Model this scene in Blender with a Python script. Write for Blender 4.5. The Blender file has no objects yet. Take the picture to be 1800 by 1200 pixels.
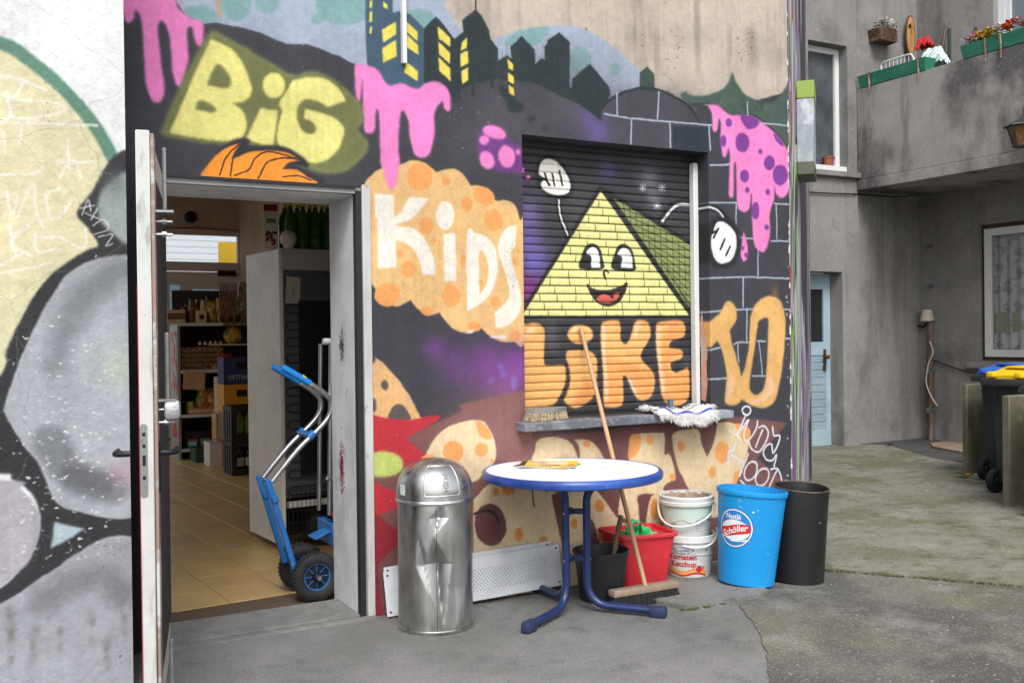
import bpy, bmesh, math, random
import numpy as np
from mathutils import Vector, Matrix
random.seed(7)
rng = np.random.default_rng(7)
PI = math.pi
scene = bpy.context.scene
col = scene.collection

# ------------------------------------------------------------------ camera
YAW, PITCH, ROLL, CAM = math.radians(28.77), math.radians(-.42), math.radians(-.70), np.array((-1.801, -4.752, 1.42))
_cy, _sy, _cp, _sp = math.cos(YAW), math.sin(YAW), math.cos(PITCH), math.sin(PITCH)
FW = np.array((_sy*_cp, _cy*_cp, _sp)); _R = np.array((_cy, -_sy, 0.)); _U = np.cross(_R, FW)
RT = math.cos(ROLL)*_R + math.sin(ROLL)*_U; UP = -math.sin(ROLL)*_R + math.cos(ROLL)*_U
cd = bpy.data.cameras.new('camera'); cd.lens = 35; cd.sensor_width = 36; cd.clip_start = .05; cd.clip_end = 600
cam = bpy.data.objects.new('camera', cd); col.objects.link(cam); scene.camera = cam
cam.matrix_world = Matrix(((RT[0], UP[0], -FW[0], CAM[0]), (RT[1], UP[1], -FW[1], CAM[1]), (RT[2], UP[2], -FW[2], CAM[2]), (0, 0, 0, 1)))

# ------------------------------------------------------------------ sky and sun (overcast)
w = bpy.data.worlds.new('World'); scene.world = w; w.use_nodes = True
nt = w.node_tree; bg = nt.nodes['Background']
sky = nt.nodes.new('ShaderNodeTexSky'); sky.sky_type = 'NISHITA'; sky.sun_disc = False
SUN_EL, SUN_AZ = math.radians(50), math.radians(203)      # azimuth clockwise from +Y: behind the camera, a little left
sky.sun_elevation = SUN_EL; sky.sun_rotation = SUN_AZ; sky.air_density = 1.2; sky.dust_density = 3.0
hsv = nt.nodes.new('ShaderNodeHueSaturation'); hsv.inputs['Saturation'].default_value = .22
nt.links.new(sky.outputs[0], hsv.inputs['Color']); nt.links.new(hsv.outputs[0], bg.inputs[0]); bg.inputs[1].default_value = .12
sd = bpy.data.lights.new('sun', 'SUN'); sd.energy = 1.15; sd.angle = math.radians(26); sd.color = (1, .985, .965)
so = bpy.data.objects.new('sun', sd); col.objects.link(so)
_d = Vector((math.sin(SUN_AZ)*math.cos(SUN_EL), math.cos(SUN_AZ)*math.cos(SUN_EL), math.sin(SUN_EL)))
so.rotation_euler = _d.to_track_quat('Z', 'Y').to_euler()
vs = scene.view_settings; vs.view_transform = 'Standard'; vs.look = 'None'; vs.gamma = 1; vs.exposure = .97; vs.use_curve_mapping = False
scene.render.engine = 'CYCLES'; scene.cycles.use_denoising = True; scene.cycles.max_bounces = 8
scene.cycles.sample_clamp_indirect = 6

# ------------------------------------------------------------------ pixel of the photograph -> point on a plane of the place
def ray(x, y): return FW + RT*(x-900)/1750. - UP*(y-600)/1750.
def onz(x, y, z=0.): d = ray(x, y); return CAM + d*(z-CAM[2])/d[2]
def ony(x, y, Y=0.): d = ray(x, y); return CAM + d*(Y-CAM[1])/d[1]
def onx(x, y, X=0.): d = ray(x, y); return CAM + d*(X-CAM[0])/d[0]

# ------------------------------------------------------------------ materials
def lin(c):
    c = np.array(c, float)/255.
    return np.where(c <= .04045, c/12.92, ((c+.055)/1.055)**2.4)
MATS = {}
def mat(name, rgb, rough=.6, metal=0., layers=(), bump=None, alb=.9, spec=.4, trans=0., rlayer=None, emit=None, coord='Object'):
    """rgb in 0..255; layers: (rgb, scale, lo, hi, factor, stretch); bump: (scale, strength[, stretch])"""
    if name in MATS: return MATS[name]
    m = bpy.data.materials.new(name); m.use_nodes = True; MATS[name] = m
    t = m.node_tree; N = t.nodes; L = t.links; b = N['Principled BSDF']
    base = lin(rgb)*alb
    b.inputs['Roughness'].default_value = rough; b.inputs['Metallic'].default_value = metal
    b.inputs['Specular IOR Level'].default_value = spec
    if trans: b.inputs['Transmission Weight'].default_value = trans; b.inputs['IOR'].default_value = 1.3
    if emit: b.inputs['Emission Color'].default_value = (*lin(rgb), 1); b.inputs['Emission Strength'].default_value = emit
    tc = N.new('ShaderNodeNewGeometry').outputs['Position'] if coord == 'World' else N.new('ShaderNodeTexCoord').outputs[coord]
    cur = None
    def noise(scale, stretch=None, detail=5, rg=.6):
        src = tc
        if stretch:
            mp = N.new('ShaderNodeMapping'); mp.inputs['Scale'].default_value = stretch; L.new(src, mp.inputs[0]); src = mp.outputs[0]
        n = N.new('ShaderNodeTexNoise'); n.inputs['Scale'].default_value = scale; n.inputs['Detail'].default_value = detail
        n.inputs['Roughness'].default_value = rg; L.new(src, n.inputs['Vector']); return n.outputs['Fac']
    for ly in layers:
        c, s, lo, hi, fac = ly[:5]; st = ly[5] if len(ly) > 5 else None
        r = N.new('ShaderNodeMapRange'); r.inputs[1].default_value = lo; r.inputs[2].default_value = hi; r.inputs[4].default_value = fac
        L.new(noise(s, st), r.inputs[0])
        mx = N.new('ShaderNodeMix'); mx.data_type = 'RGBA'; L.new(r.outputs[0], mx.inputs[0])
        if cur is None: mx.inputs[6].default_value = (*base, 1)
        else: L.new(cur, mx.inputs[6])
        mx.inputs[7].default_value = (*(lin(c)*alb), 1); cur = mx.outputs[2]
    if cur is None: b.inputs['Base Color'].default_value = (*base, 1)
    else: L.new(cur, b.inputs['Base Color'])
    if rlayer:
        s, lo, hi = rlayer; r = N.new('ShaderNodeMapRange'); r.inputs[1].default_value = .3; r.inputs[2].default_value = .7
        r.inputs[3].default_value = lo; r.inputs[4].default_value = hi; L.new(noise(s), r.inputs[0]); L.new(r.outputs[0], b.inputs['Roughness'])
    if bump:
        s, k = bump[:2]; st = bump[2] if len(bump) > 2 else None
        bp = N.new('ShaderNodeBump'); bp.inputs['Strength'].default_value = k; bp.inputs['Distance'].default_value = .004
        L.new(noise(s, st, 6, .65), bp.inputs['Height']); L.new(bp.outputs[0], b.inputs['Normal'])
    return m

# ------------------------------------------------------------------ mesh building
class MB:
    def __init__(s): s.v = []; s.f = []; s.uv = None
    def add(s, vs_, fs):
        o = len(s.v); s.v += [tuple(map(float, p)) for p in vs_]; s.f += [tuple(i+o for i in q) for q in fs]; return s
    def box(s, c, d, rz=0., bev=0., rot=None, seg=1):
        bm = bmesh.new(); bmesh.ops.create_cube(bm, size=1)
        for v in bm.verts: v.co = Vector((v.co.x*d[0], v.co.y*d[1], v.co.z*d[2]))
        if bev: bmesh.ops.bevel(bm, geom=bm.edges[:], offset=bev, segments=seg, affect='EDGES', profile=.5)
        Mx = rot if rot is not None else Matrix.Rotation(rz, 3, 'Z')
        bm.verts.index_update()
        s.add([Mx @ v.co + Vector(c) for v in bm.verts], [[v.index for v in q.verts] for q in bm.faces]); bm.free(); return s
    def bx(s, x0, x1, y0, y1, z0, z1, bev=0.):
        return s.box(((x0+x1)/2, (y0+y1)/2, (z0+z1)/2), (abs(x1-x0), abs(y1-y0), abs(z1-z0)), bev=bev)
    def lathe(s, prof, n=32, c=(0, 0, 0), sx=1., sy=1., cap0=False, cap1=False):
        k = len(prof); vv = []; ff = []
        for i in range(n):
            a = 2*PI*i/n; ca, sa = math.cos(a), math.sin(a)
            for r, z in prof: vv.append((c[0]+r*ca*sx, c[1]+r*sa*sy, c[2]+z))
        for i in range(n):
            j = (i+1) % n
            for q in range(k-1): ff.append((i*k+q, j*k+q, j*k+q+1, i*k+q+1))
        if cap0: ff.append([i*k for i in range(n)][::-1])
        if cap1: ff.append([i*k+k-1 for i in range(n)])
        return s.add(vv, ff)
    def tube(s, pts, r, n=10, closed=False, caps=True, flat=1.):
        P = [Vector(p) for p in pts]; k = len(P); rr = r if hasattr(r, '__len__') else [r]*k
        vv = []; ff = []; prev = None
        for i, p in enumerate(P):
            t = (P[(i+1) % k]-P[i-1]) if closed else (P[min(i+1, k-1)]-P[max(i-1, 0)])
            t.normalize()
            if prev is None:
                a = Vector((0, 0, 1)) if abs(t.z) < .9 else Vector((1, 0, 0))
                u = t.cross(a).normalized()
            else: u = (prev - t*prev.dot(t)).normalized()
            prev = u; v = t.cross(u)
            for j in range(n):
                a = 2*PI*j/n; vv.append(p + (u*math.cos(a) + v*math.sin(a)*flat)*rr[i])
        for i in range(k if closed else k-1):
            i2 = (i+1) % k
            for j in range(n): ff.append((i*n+j, i*n+(j+1) % n, i2*n+(j+1) % n, i2*n+j))
        if caps and not closed: ff.append(list(range(n))[::-1]); ff.append([(k-1)*n+j for j in range(n)])
        return s.add(vv, ff)
    def prism(s, out, z0, z1, Mx=None):
        n = len(out); vv = [(x, y, z0) for x, y in out] + [(x, y, z1) for x, y in out]
        if Mx is not None: vv = [Mx @ Vector(p) for p in vv]
        ff = [list(range(n))[::-1], list(range(n, 2*n))] + [(i, (i+1) % n, n+(i+1) % n, n+i) for i in range(n)]
        return s.add(vv, ff)
    def grid(s, fn, nu, nv):
        vv = [fn(i/nu, j/nv) for j in range(nv+1) for i in range(nu+1)]
        return s.add(vv, [(j*(nu+1)+i, j*(nu+1)+i+1, (j+1)*(nu+1)+i+1, (j+1)*(nu+1)+i) for j in range(nv) for i in range(nu)])
    def mesh(s, name, m, angle=38):
        me = bpy.data.meshes.new(name); me.from_pydata(s.v, [], s.f); me.validate(); me.update()
        bm = bmesh.new(); bm.from_mesh(me); bmesh.ops.recalc_face_normals(bm, faces=bm.faces[:]); bm.to_mesh(me); bm.free()
        me.polygons.foreach_set('use_smooth', [True]*len(me.polygons)); me.set_sharp_from_angle(angle=math.radians(angle))
        if m: me.materials.append(m)
        return me
    def obj(s, name, m, parent=None, loc=(0, 0, 0), rz=0., angle=38, label=None, cat=None, group=None, kind=None):
        return mkobj(name, s.mesh(name, m, angle), parent, loc, rz, label, cat, group, kind)
def mkobj(name, data, parent=None, loc=(0, 0, 0), rz=0., label=None, cat=None, group=None, kind=None):
    o = bpy.data.objects.new(name, data); col.objects.link(o); o.location = loc
    if hasattr(rz, '__len__'): o.rotation_euler = rz
    else: o.rotation_euler = (0, 0, rz)
    if parent: o.parent = parent
    if label: o['label'] = label
    if cat: o['category'] = cat
    if group: o['group'] = group
    if kind: o['kind'] = kind
    return o
def thing(name, label, cat, loc=(0, 0, 0), rz=0., group=None):
    return mkobj(name, None, None, loc, rz, label, cat, group)
def dup(root, loc, rz=0., label=None, group=None):
    def cp(o, par):
        c = o.copy(); col.objects.link(c); c.parent = par
        for ch in o.children: cp(ch, c)
        return c
    r = cp(root, None); r.location = loc; r.rotation_euler = rz if hasattr(rz, '__len__') else (0, 0, rz)
    if label: r['label'] = label
    if group: r['group'] = group
    return r
def arc(c, r, a0, a1, n, ax=(1, 0, 0), ay=(0, 0, 1)):
    c, ax, ay = Vector(c), Vector(ax), Vector(ay)
    return [c + ax*(r*math.cos(a0+(a1-a0)*i/n)) + ay*(r*math.sin(a0+(a1-a0)*i/n)) for i in range(n+1)]
def spline(P, k=6, closed=True):
    P = np.array(P, float); n = len(P); out = []
    for i in range(n if closed else n-1):
        p0, p1, p2, p3 = (P[(i-1) % n], P[i], P[(i+1) % n], P[(i+2) % n]) if closed else (P[max(i-1, 0)], P[i], P[i+1], P[min(i+2, n-1)])
        if np.allclose(p1, p2): out.append(p1); continue
        for t in np.arange(k)/k:
            out.append(.5*((2*p1)+(-p0+p2)*t+(2*p0-5*p1+4*p2-p3)*t*t+(-p0+3*p1-3*p2+p3)*t**3))
    if not closed: out.append(P[-1])
    return np.array(out)
def text_mesh(body, size, bold=0., shear=0.):
    cu = bpy.data.curves.new('lettering', 'FONT'); cu.body = body; cu.size = size; cu.align_x = 'CENTER'; cu.align_y = 'CENTER'
    cu.offset = bold; cu.shear = shear; cu.resolution_u = 3
    o = bpy.data.objects.new('lettering_tmp', cu); col.objects.link(o)
    bpy.context.view_layer.update()
    me = bpy.data.meshes.new_from_object(o.evaluated_get(bpy.context.evaluated_depsgraph_get()))
    bpy.data.objects.remove(o); bpy.data.curves.remove(cu)
    return me
def wrapped_text(body, size, fn, name, m, parent, bold=0., shear=0., kx=1.):
    """flat text (u, v in metres) laid on a surface by fn(u, v) -> point"""
    me = text_mesh(body, size, bold, shear)
    bm = bmesh.new(); bm.from_mesh(me); bmesh.ops.triangulate(bm, faces=bm.faces[:])
    for v in bm.verts: v.co = Vector(fn(v.co.x*kx, v.co.y))
    bm.to_mesh(me); bm.free(); me.name = name
    me.materials.clear(); me.materials.append(m)
    return mkobj(name, me, parent)
# ------------------------------------------------------------------ spray paint: a small vector painter, all in wall metres
class Canvas:
    def __init__(s, u0, u1, v0, v1, ppm, base, Y):
        s.u0, s.v1, s.k, s.Y = u0, v1, ppm, Y; s.u1, s.v0 = u1, v0
        s.w, s.h = int((u1-u0)*ppm), int((v1-v0)*ppm)
        s.im = np.empty((s.h, s.w, 3), np.float32); s.im[:] = np.array(base)/255.
    def px(s, P, reg=None):                       # traced points -> canvas coordinates
        out = []
        for x, y in P:
            if reg: x, y = reg[0]+x/reg[2], reg[1]+y/reg[2]
            q = ony(x, y, s.Y); out.append(((q[0]-s.u0)*s.k, (s.v1-q[2])*s.k))
        return np.array(out)
    def mask(s, Q, soft):
        soft = soft*.75 if soft > 1 else soft*.6
        S = 3; pad = int(soft*2)+3
        x0, x1 = int(max(0, Q[:, 0].min()-pad)), int(min(s.w, Q[:, 0].max()+pad+1))
        y0, y1 = int(max(0, Q[:, 1].min()-pad)), int(min(s.h, Q[:, 1].max()+pad+1))
        if x1-x0 < 2 or y1-y0 < 2: return None
        W, H = x1-x0, (y1-y0)*S
        acc = np.zeros((H, W+2), np.float32)
        A = Q; B = np.roll(Q, -1, 0)
        for (xa, ya), (xb, yb) in zip(A, B):
            ya_, yb_ = (ya-y0)*S-.5, (yb-y0)*S-.5
            if ya_ == yb_: continue
            sg = 1.
            if ya_ > yb_: ya_, yb_, xa, xb, sg = yb_, ya_, xb, xa, -1.
            r0, r1 = max(0, math.ceil(ya_)), min(H-1, math.ceil(yb_)-1)
            if r1 < r0: continue
            r = np.arange(r0, r1+1); x = np.clip(xa+(xb-xa)*(r-ya_)/(yb_-ya_)-x0, 0, W)
            i = x.astype(int); fr = x-i
            np.add.at(acc, (r, i), sg*(1-fr)); np.add.at(acc, (r, i+1), sg*fr)
        m = np.clip(np.abs(np.cumsum(acc, 1)[:, :W]), 0, 1).reshape(y1-y0, S, W).mean(1)
        return s.blur(m, soft), (x0, x1, y0, y1)
    @staticmethod
    def blur(m, soft):
        k = int(round(soft))
        if k < 1: return m
        for _ in range(2):
            for ax in (0, 1):
                p = [(0, 0), (0, 0)]; p[ax] = (k+1, k)
                c = np.cumsum(np.pad(m, p, mode='edge'), ax)
                n = m.shape[ax]
                m = (np.take(c, range(2*k+1, 2*k+1+n), ax)-np.take(c, range(0, n), ax))/(2*k+1)
        return m
    def comp(s, mk, c, a):
        if mk is None: return
        m, (x0, x1, y0, y1) = mk; m = (m*a)[..., None]
        s.im[y0:y1, x0:x1] = s.im[y0:y1, x0:x1]*(1-m)+m*(np.array(c, np.float32)/255.)
    def poly(s, P, c, reg=None, soft=1., a=1., smooth=True):
        if smooth: P = spline(P, 6)
        s.comp(s.mask(s.px(P, reg), soft), c, a)
    def ell(s, cx, cy, rx, ry, c, reg=None, rot=0., soft=1., a=1.):
        t = np.arange(28)*2*PI/28; r = math.radians(rot)
        x, y = rx*np.cos(t), ry*np.sin(t)
        s.comp(s.mask(s.px(np.stack([cx+x*math.cos(r)-y*math.sin(r), cy+x*math.sin(r)+y*math.cos(r)], 1), reg), soft), c, a)
    def line(s, P, wd, c, reg=None, soft=.8, a=1., smooth=True, taper=False):
        """wd in photo pixels"""
        if smooth and len(P) > 2: P = spline(P, 6, False)
        Q = s.px(P, reg); r = wd*.5*s.k*5.3/1750.
        pad = int(r+soft*2+3)
        x0, x1 = int(max(0, Q[:, 0].min()-pad)), int(min(s.w, Q[:, 0].max()+pad+1))
        y0, y1 = int(max(0, Q[:, 1].min()-pad)), int(min(s.h, Q[:, 1].max()+pad+1))
        if x1-x0 < 2 or y1-y0 < 2: return
        yy, xx = np.mgrid[y0:y1, x0:x1].astype(np.float32); d = np.full(xx.shape, 1e9, np.float32)
        n = len(Q)-1
        for i in range(n):
            ax, ay = Q[i]; bx, by = Q[i+1]; l2 = (bx-ax)**2+(by-ay)**2
            t = np.clip(((xx-ax)*(bx-ax)+(yy-ay)*(by-ay))/max(l2, 1e-6), 0, 1)
            rr = r*(1-.75*(i+t)/n) if taper else r
            d = np.minimum(d, np.hypot(xx-ax-t*(bx-ax), yy-ay-t*(by-ay))-rr)
        s.comp((np.clip(.5-d/max(soft, .6), 0, 1), (x0, x1, y0, y1)), c, a)
    def mist(s, cx, cy, r, c, reg=None, a=.7, sy=1.):
        q = s.px([(cx, cy)], reg)[0]; R = r*s.k*5.3/1750./(reg[2] if reg else 1)
        x0, x1 = int(max(0, q[0]-R*2)), int(min(s.w, q[0]+R*2)); y0, y1 = int(max(0, q[1]-R*2*sy)), int(min(s.h, q[1]+R*2*sy))
        if x1-x0 < 2 or y1-y0 < 2: return
        yy, xx = np.mgrid[y0:y1, x0:x1]
        m = np.exp(-1.4*(((xx-q[0])/R)**2+((yy-q[1])/R/sy)**2)).astype(np.float32)
        m *= 1+.18*(rng.random(m.shape, dtype=np.float32)-.5)
        s.comp((np.clip(m, 0, 1), (x0, x1, y0, y1)), c, a)
    def image(s, name):
        im = bpy.data.images.new(name, s.w, s.h); a = np.ones((s.h, s.w, 4), np.float32); a[..., :3] = np.clip(s.im[::-1], 0, 1)
        im.pixels.foreach_set(a.ravel()); im.update(); im.pack(); return im
    def uv(s, me):                                # planar map from the wall's own x and z
        ly = me.uv_layers.new(name='paint'); vi = np.empty(len(me.loops), int); me.loops.foreach_get('vertex_index', vi)
        co = np.empty(len(me.vertices)*3); me.vertices.foreach_get('co', co); co = co.reshape(-1, 3)[vi]
        u = np.stack([(co[:, 0]-s.u0)/(s.u1-s.u0), (co[:, 2]-s.v0)/(s.v1-s.v0)], 1)
        ly.data.foreach_set('uv', u.ravel())
def painted(name, canvas, rough=.75, spec=.25, bump=(60, .35), grime=.35, chips=None, cracks=0., alb=.84):
    m = bpy.data.materials.new(name); m.use_nodes = True; t = m.node_tree; N = t.nodes; L = t.links; b = N['Principled BSDF']
    im = N.new('ShaderNodeTexImage'); im.image = canvas.image(name); im.extension = 'EXTEND'
    uv = N.new('ShaderNodeUVMap'); uv.uv_map = 'paint'; L.new(uv.outputs[0], im.inputs[0])
    tc = N.new('ShaderNodeTexCoord').outputs['Object']
    def noise(s, d=6, r=.65, st=None):
        src = tc
        if st:
            mp = N.new('ShaderNodeMapping'); mp.inputs['Scale'].default_value = st; L.new(src, mp.inputs[0]); src = mp.outputs[0]
        n = N.new('ShaderNodeTexNoise'); n.inputs['Scale'].default_value = s; n.inputs['Detail'].default_value = d; n.inputs['Roughness'].default_value = r
        L.new(src, n.inputs['Vector']); return n.outputs['Fac']
    def mix(f, a, c, mode='MIX'):
        x = N.new('ShaderNodeMix'); x.data_type = 'RGBA'; x.blend_type = mode
        L.new(f, x.inputs[0]) if not isinstance(f, float) else setattr(x.inputs[0], 'default_value', f)
        L.new(a, x.inputs[6])
        if isinstance(c, tuple): x.inputs[7].default_value = (*c, 1)
        else: L.new(c, x.inputs[7])
        return x.outputs[2]
    def rng_(f, lo, hi, k=1., k0=0.):
        r = N.new('ShaderNodeMapRange'); r.inputs[1].default_value = lo; r.inputs[2].default_value = hi; r.inputs[3].default_value = k0; r.inputs[4].default_value = k
        L.new(f, r.inputs[0]); return r.outputs[0]
    c = mix(1., im.outputs[0], (alb, alb, alb), 'MULTIPLY')
    c = mix(rng_(noise(3.5), .5, .78, grime), c, (.16, .15, .14))          # handled, dusty patches
    c = mix(rng_(noise(260, 3), .55, .75, .09), c, (.5, .5, .5))           # grain of the roughcast showing through
    c = mix(rng_(noise(220, 2), .56, .8, .25), c, (.015, .015, .015))
    c = mix(rng_(noise(14, 4, .6, (1, 1, .12)), .6, .8, .1), c, (.1, .09, .08))   # run-off streaks
    h = noise(bump[0], 8, .72)
    if cracks:
        wv = N.new('ShaderNodeMix'); wv.data_type = 'VECTOR'; wv.inputs[0].default_value = .12
        nn = N.new('ShaderNodeTexNoise'); nn.inputs['Scale'].default_value = 5; L.new(tc, nn.inputs['Vector']); L.new(tc, wv.inputs[4]); L.new(nn.outputs['Color'], wv.inputs[5])
        vo = N.new('ShaderNodeTexVoronoi'); vo.feature = 'DISTANCE_TO_EDGE'; vo.inputs['Scale'].default_value = 2.6; L.new(wv.outputs[1], vo.inputs['Vector'])
        c = mix(rng_(vo.outputs['Distance'], .0, .008, 0., cracks), c, (.18, .17, .16))
    if chips:
        for s_, lo, k, cc in chips: c = mix(rng_(noise(s_, 7, .7), lo, lo+.02, k), c, cc)
    L.new(c, b.inputs['Base Color'])
    bp = N.new('ShaderNodeBump'); bp.inputs['Strength'].default_value = bump[1]; bp.inputs['Distance'].default_value = .006; L.new(h, bp.inputs['Height']); L.new(bp.outputs[0], b.inputs['Normal'])
    b.inputs['Roughness'].default_value = rough; b.inputs['Specular IOR Level'].default_value = spec
    return m

BLK, GRY, PNK, PUR = (62, 62, 69), (82, 79, 88), (246, 138, 205), (128, 62, 150)
TEAL, BLUE, SKYB, SPOT = (42, 52, 56), (66, 90, 110), (166, 177, 197), (130, 168, 168)
YEL, OLV, ORA, ORS, CRM = (233, 226, 138), (112, 116, 72), (232, 188, 128), (240, 164, 96), (242, 235, 222)
BRN, CHZ, RED, LIME, LINE = (122, 82, 80), (232, 208, 168), (192, 48, 60), (192, 206, 112), (170, 181, 196)
A, B, C_, D = (200, 0, 3.5304), (620, 0, 3.529), (960, 0, 3.5304), (640, 270, 3.43)
E_, F_, G_, H_ = (900, 220, 3.5306), (900, 540, 5.), (1220, 180, 3.75), (1230, 500, 5.4556)
I_, J_, K_, L_, M_ = (640, 600, 6.), (820, 740, 6.), (1100, 720, 6.), (640, 560, 2.222), (820, 840, 5.)
N_, O_ = (0, 0, 2.), (0, 560, 1.873)

def fnoise(h, w, cy, cx=None):
    cx = cx or cy; a = rng.random((int(h/cy)+3, int(w/cx)+3), dtype=np.float32); y, x = np.arange(h)/cy, np.arange(w)/cx
    i, j = y.astype(int), x.astype(int); f = (y-i)[:, None].astype(np.float32); g = (x-j)[None].astype(np.float32); f = f*f*(3-2*f); g = g*g*(3-2*g)
    return (a[i][:, j]*(1-f)+a[i+1][:, j]*f)*(1-g)+(a[i][:, j+1]*(1-f)+a[i+1][:, j+1]*f)*g
def weather(c, amt=1., pits=(.62, .60, .57)):
    '''uneven coverage, ragged spray edges, overspray, grain of the render through the paint'''
    h, w_ = c.h, c.w; im = c.im; n = lambda *a: fnoise(h, w_, *a)-.5
    yy, xx = np.mgrid[0:h, 0:w_]
    xs = np.clip((xx+(2.4*n(22)+1.2*n(5)+.5*n(2.5))*amt), 0, w_-1.01); ys = np.clip((yy+(2.4*n(24)+1.2*n(5)+.5*n(2.5))*amt), 0, h-1.01)
    iy, ix = ys.astype(int), xs.astype(int); fy, fx_ = (ys-iy)[..., None].astype(np.float32), (xs-ix)[..., None].astype(np.float32)
    im = (im[iy, ix]*(1-fx_)+im[iy, ix+1]*fx_)*(1-fy)+(im[iy+1, ix]*(1-fx_)+im[iy+1, ix+1]*fx_)*fy
    bl = np.stack([Canvas.blur(im[..., k], 9) for k in range(3)], 2); im = im*.93+bl*.07
    v = 1+.09*n(70)+.06*n(14)+.05*n(5)+.05*n(2.2)+.06*n(160, 5)*(n(120)+.5)
    im = im*v[..., None]; lift = (.008+.03*np.clip(n(40)+n(7), 0, 1))[..., None]; im = im*(1-lift)+lift*np.array((.62, .62, .62))
    p = (n(3.2)+.5*n(60) > .64)[..., None]*.4; im = im*(1-p)+p*np.array(pits)
    p = (n(2.6)+.5*n(70) > .62)[..., None]*.4; im = im*(1-p)+p*np.array((.12, .12, .12))
    c.im = im.astype(np.float32)
W = Canvas(-1.35, 2.87, -.06, 4.7, 420, (196, 182, 168), 0.)
_s = fnoise(W.h, W.w, 220, 26)*.5+fnoise(W.h, W.w, 90, 9)*.3+fnoise(W.h, W.w, 50)*.4; W.im *= (1-.42*np.clip(_s-.62, 0, 1))[..., None]; _s = fnoise(W.h, W.w, 60)*.6+fnoise(W.h, W.w, 160)*.5
W.im = W.im*(1-.22*np.clip(_s-.45, 0, 1)[..., None])+.22*np.clip(_s-.45, 0, 1)[..., None]*np.array((.86, .85, .83), np.float32); _s = fnoise(W.h, W.w, 5)+.6*fnoise(W.h, W.w, 130, 40); W.im *= (1-.3*(_s > 1.38))[..., None].astype(np.float32)
# bare render, pale sky discs with teal spots
W.poly([(150, -40), (760, -40), (780, 10), (806, 45), (826, 100), (820, 200), (150, 200)], SKYB)
W.poly([(866, 80), (900, 58), (950, 47), (1000, 46), (1040, 58), (1080, 84), (1107, 108), (1127, 132), (1128, 190), (860, 190)], SKYB)
W.poly([(620, -20), (715, -20), (660, 125), (640, 100)], (176, 160, 146), A, smooth=False)
for e in ((540, 90, 105, 55, 10), (760, 40, 95, 90, 0), (955, 20, 75, 60, 0), (1265, 115, 38, 35, 0), (1430, 40, 180, 115, 0)):
    W.ell(e[0], e[1], e[2], e[3], SPOT, A, e[4], soft=2)
W.ell(420, 120, 90, 65, SPOT, B, soft=2); W.poly([(950, 255), (1040, 190), (1200, 165), (1200, 215), (1130, 280), (980, 285)], SPOT, B, soft=2)
W.ell(210, 375, 70, 85, SPOT, C_, soft=2); W.ell(423, 432, 36, 41, SPOT, C_, soft=2)
# black ground of the mural
bl = [(A[0]+x/A[2], A[1]+y/A[2]) for x, y in ((-60, -60), (330, -60), (450, 100), (560, 150), (640, 140), (800, 175), (950, 220), (1070, 275), (1200, 275), (1330, 320), (1500, 400))]
bl += [(B[0]+x/B[2], y/B[2]) for x, y in ((440, 520), (660, 545), (900, 480), (1060, 480), (1200, 530))] + [(C_[0]+x/C_[2], y/C_[2]) for x, y in ((100, 575), (200, 630), (330, 680), (400, 605), (560, 548), (680, 560), (850, 620), (950, 640), (1100, 680), (1540, 560), (1560, 4300), (-3200, 4300))]
W.poly(bl, BLK, soft=1, smooth=False)
for x, y, r, a in ((900, 215, 90, .8), (1000, 190, 90, .8), (1090, 205, 80, .7), (840, 250, 70, .5), (1180, 200, 60, .6), (1300, 420, 90, .35), (1180, 230, 70, .5), (300, 230, 60, .2)):
    W.mist(x, y, r, GRY, a=a)
W.mist(1050, 230, 32, (110, 92, 165), a=.75); W.mist(1030, 205, 26, (110, 92, 165), a=.5)
# skyline
W.poly([(80, -60), (248, -60), (248, 80), (290, 70), (360, 92), (442, 180), (442, 570), (340, 620), (100, 620), (88, 420), (80, 200)], BLUE, B, smooth=False)
for q in ([(108, 10), (124, 0), (122, 45), (106, 52)], [(108, 75), (124, 68), (122, 130), (106, 140)], [(107, 170), (122, 158), (118, 205), (106, 212)], [(188, 8), (215, 30), (217, 60), (186, 40)], [(183, 182), (265, 135), (270, 215), (187, 265)],
          [(185, 298), (270, 248), (272, 350), (190, 393)], [(328, 130), (404, 195), (404, 255), (330, 195)], [(328, 205), (405, 280), (406, 340), (330, 290)], [(330, 385), (405, 445), (405, 502), (320, 455)]):
    W.poly(q, (242, 224, 96), B, smooth=False)
W.poly([(440, 180), (515, 100), (560, 150), (630, 240), (685, 200), (680, 130), (760, 55), (800, 100), (845, 190), (850, 240), (900, 300), (900, 380), (960, 345), (985, 370), (980, 290), (1050, 225), (1130, 310), (1133, 400), (1175, 365), (1205, 390), (1207, 250), (1280, 205), (1345, 260), (1345, 600), (1200, 545), (1100, 510), (900, 490), (740, 525), (660, 565), (620, 610), (560, 550), (440, 530)], TEAL, B, smooth=False)
W.line([(760, 70), (762, -40)], 3, TEAL, B)
W.poly([(-10, 290), (80, 205), (143, 270), (140, 545), (160, 545), (165, 490), (270, 395), (390, 540), (400, 590), (340, 690), (345, 750), (200, 645), (-10, 550)], TEAL, C_, smooth=False)
W.poly([(580, 570), (582, 450), (625, 410), (670, 460), (674, 570)], (58, 72, 66), C_, smooth=False)
W.poly([(830, 600), (865, 565), (890, 590), (980, 595), (1080, 560), (1130, 510), (1155, 450), (1180, 510), (1240, 590), (1350, 635), (1420, 625), (1470, 570), (1530, 510), (1530, 1000), (1400, 790), (1160, 710), (1000, 640), (900, 650)], (74, 92, 84), C_, soft=2)
for k in range(60):
    x, y = random.uniform(860, 1500), random.uniform(600, 740)
    if y > 590+abs(x-1155)*.2: W.mist(x, y, random.uniform(8, 22), random.choice(((48, 62, 60), (98, 116, 100))), C_, a=.5)
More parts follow.
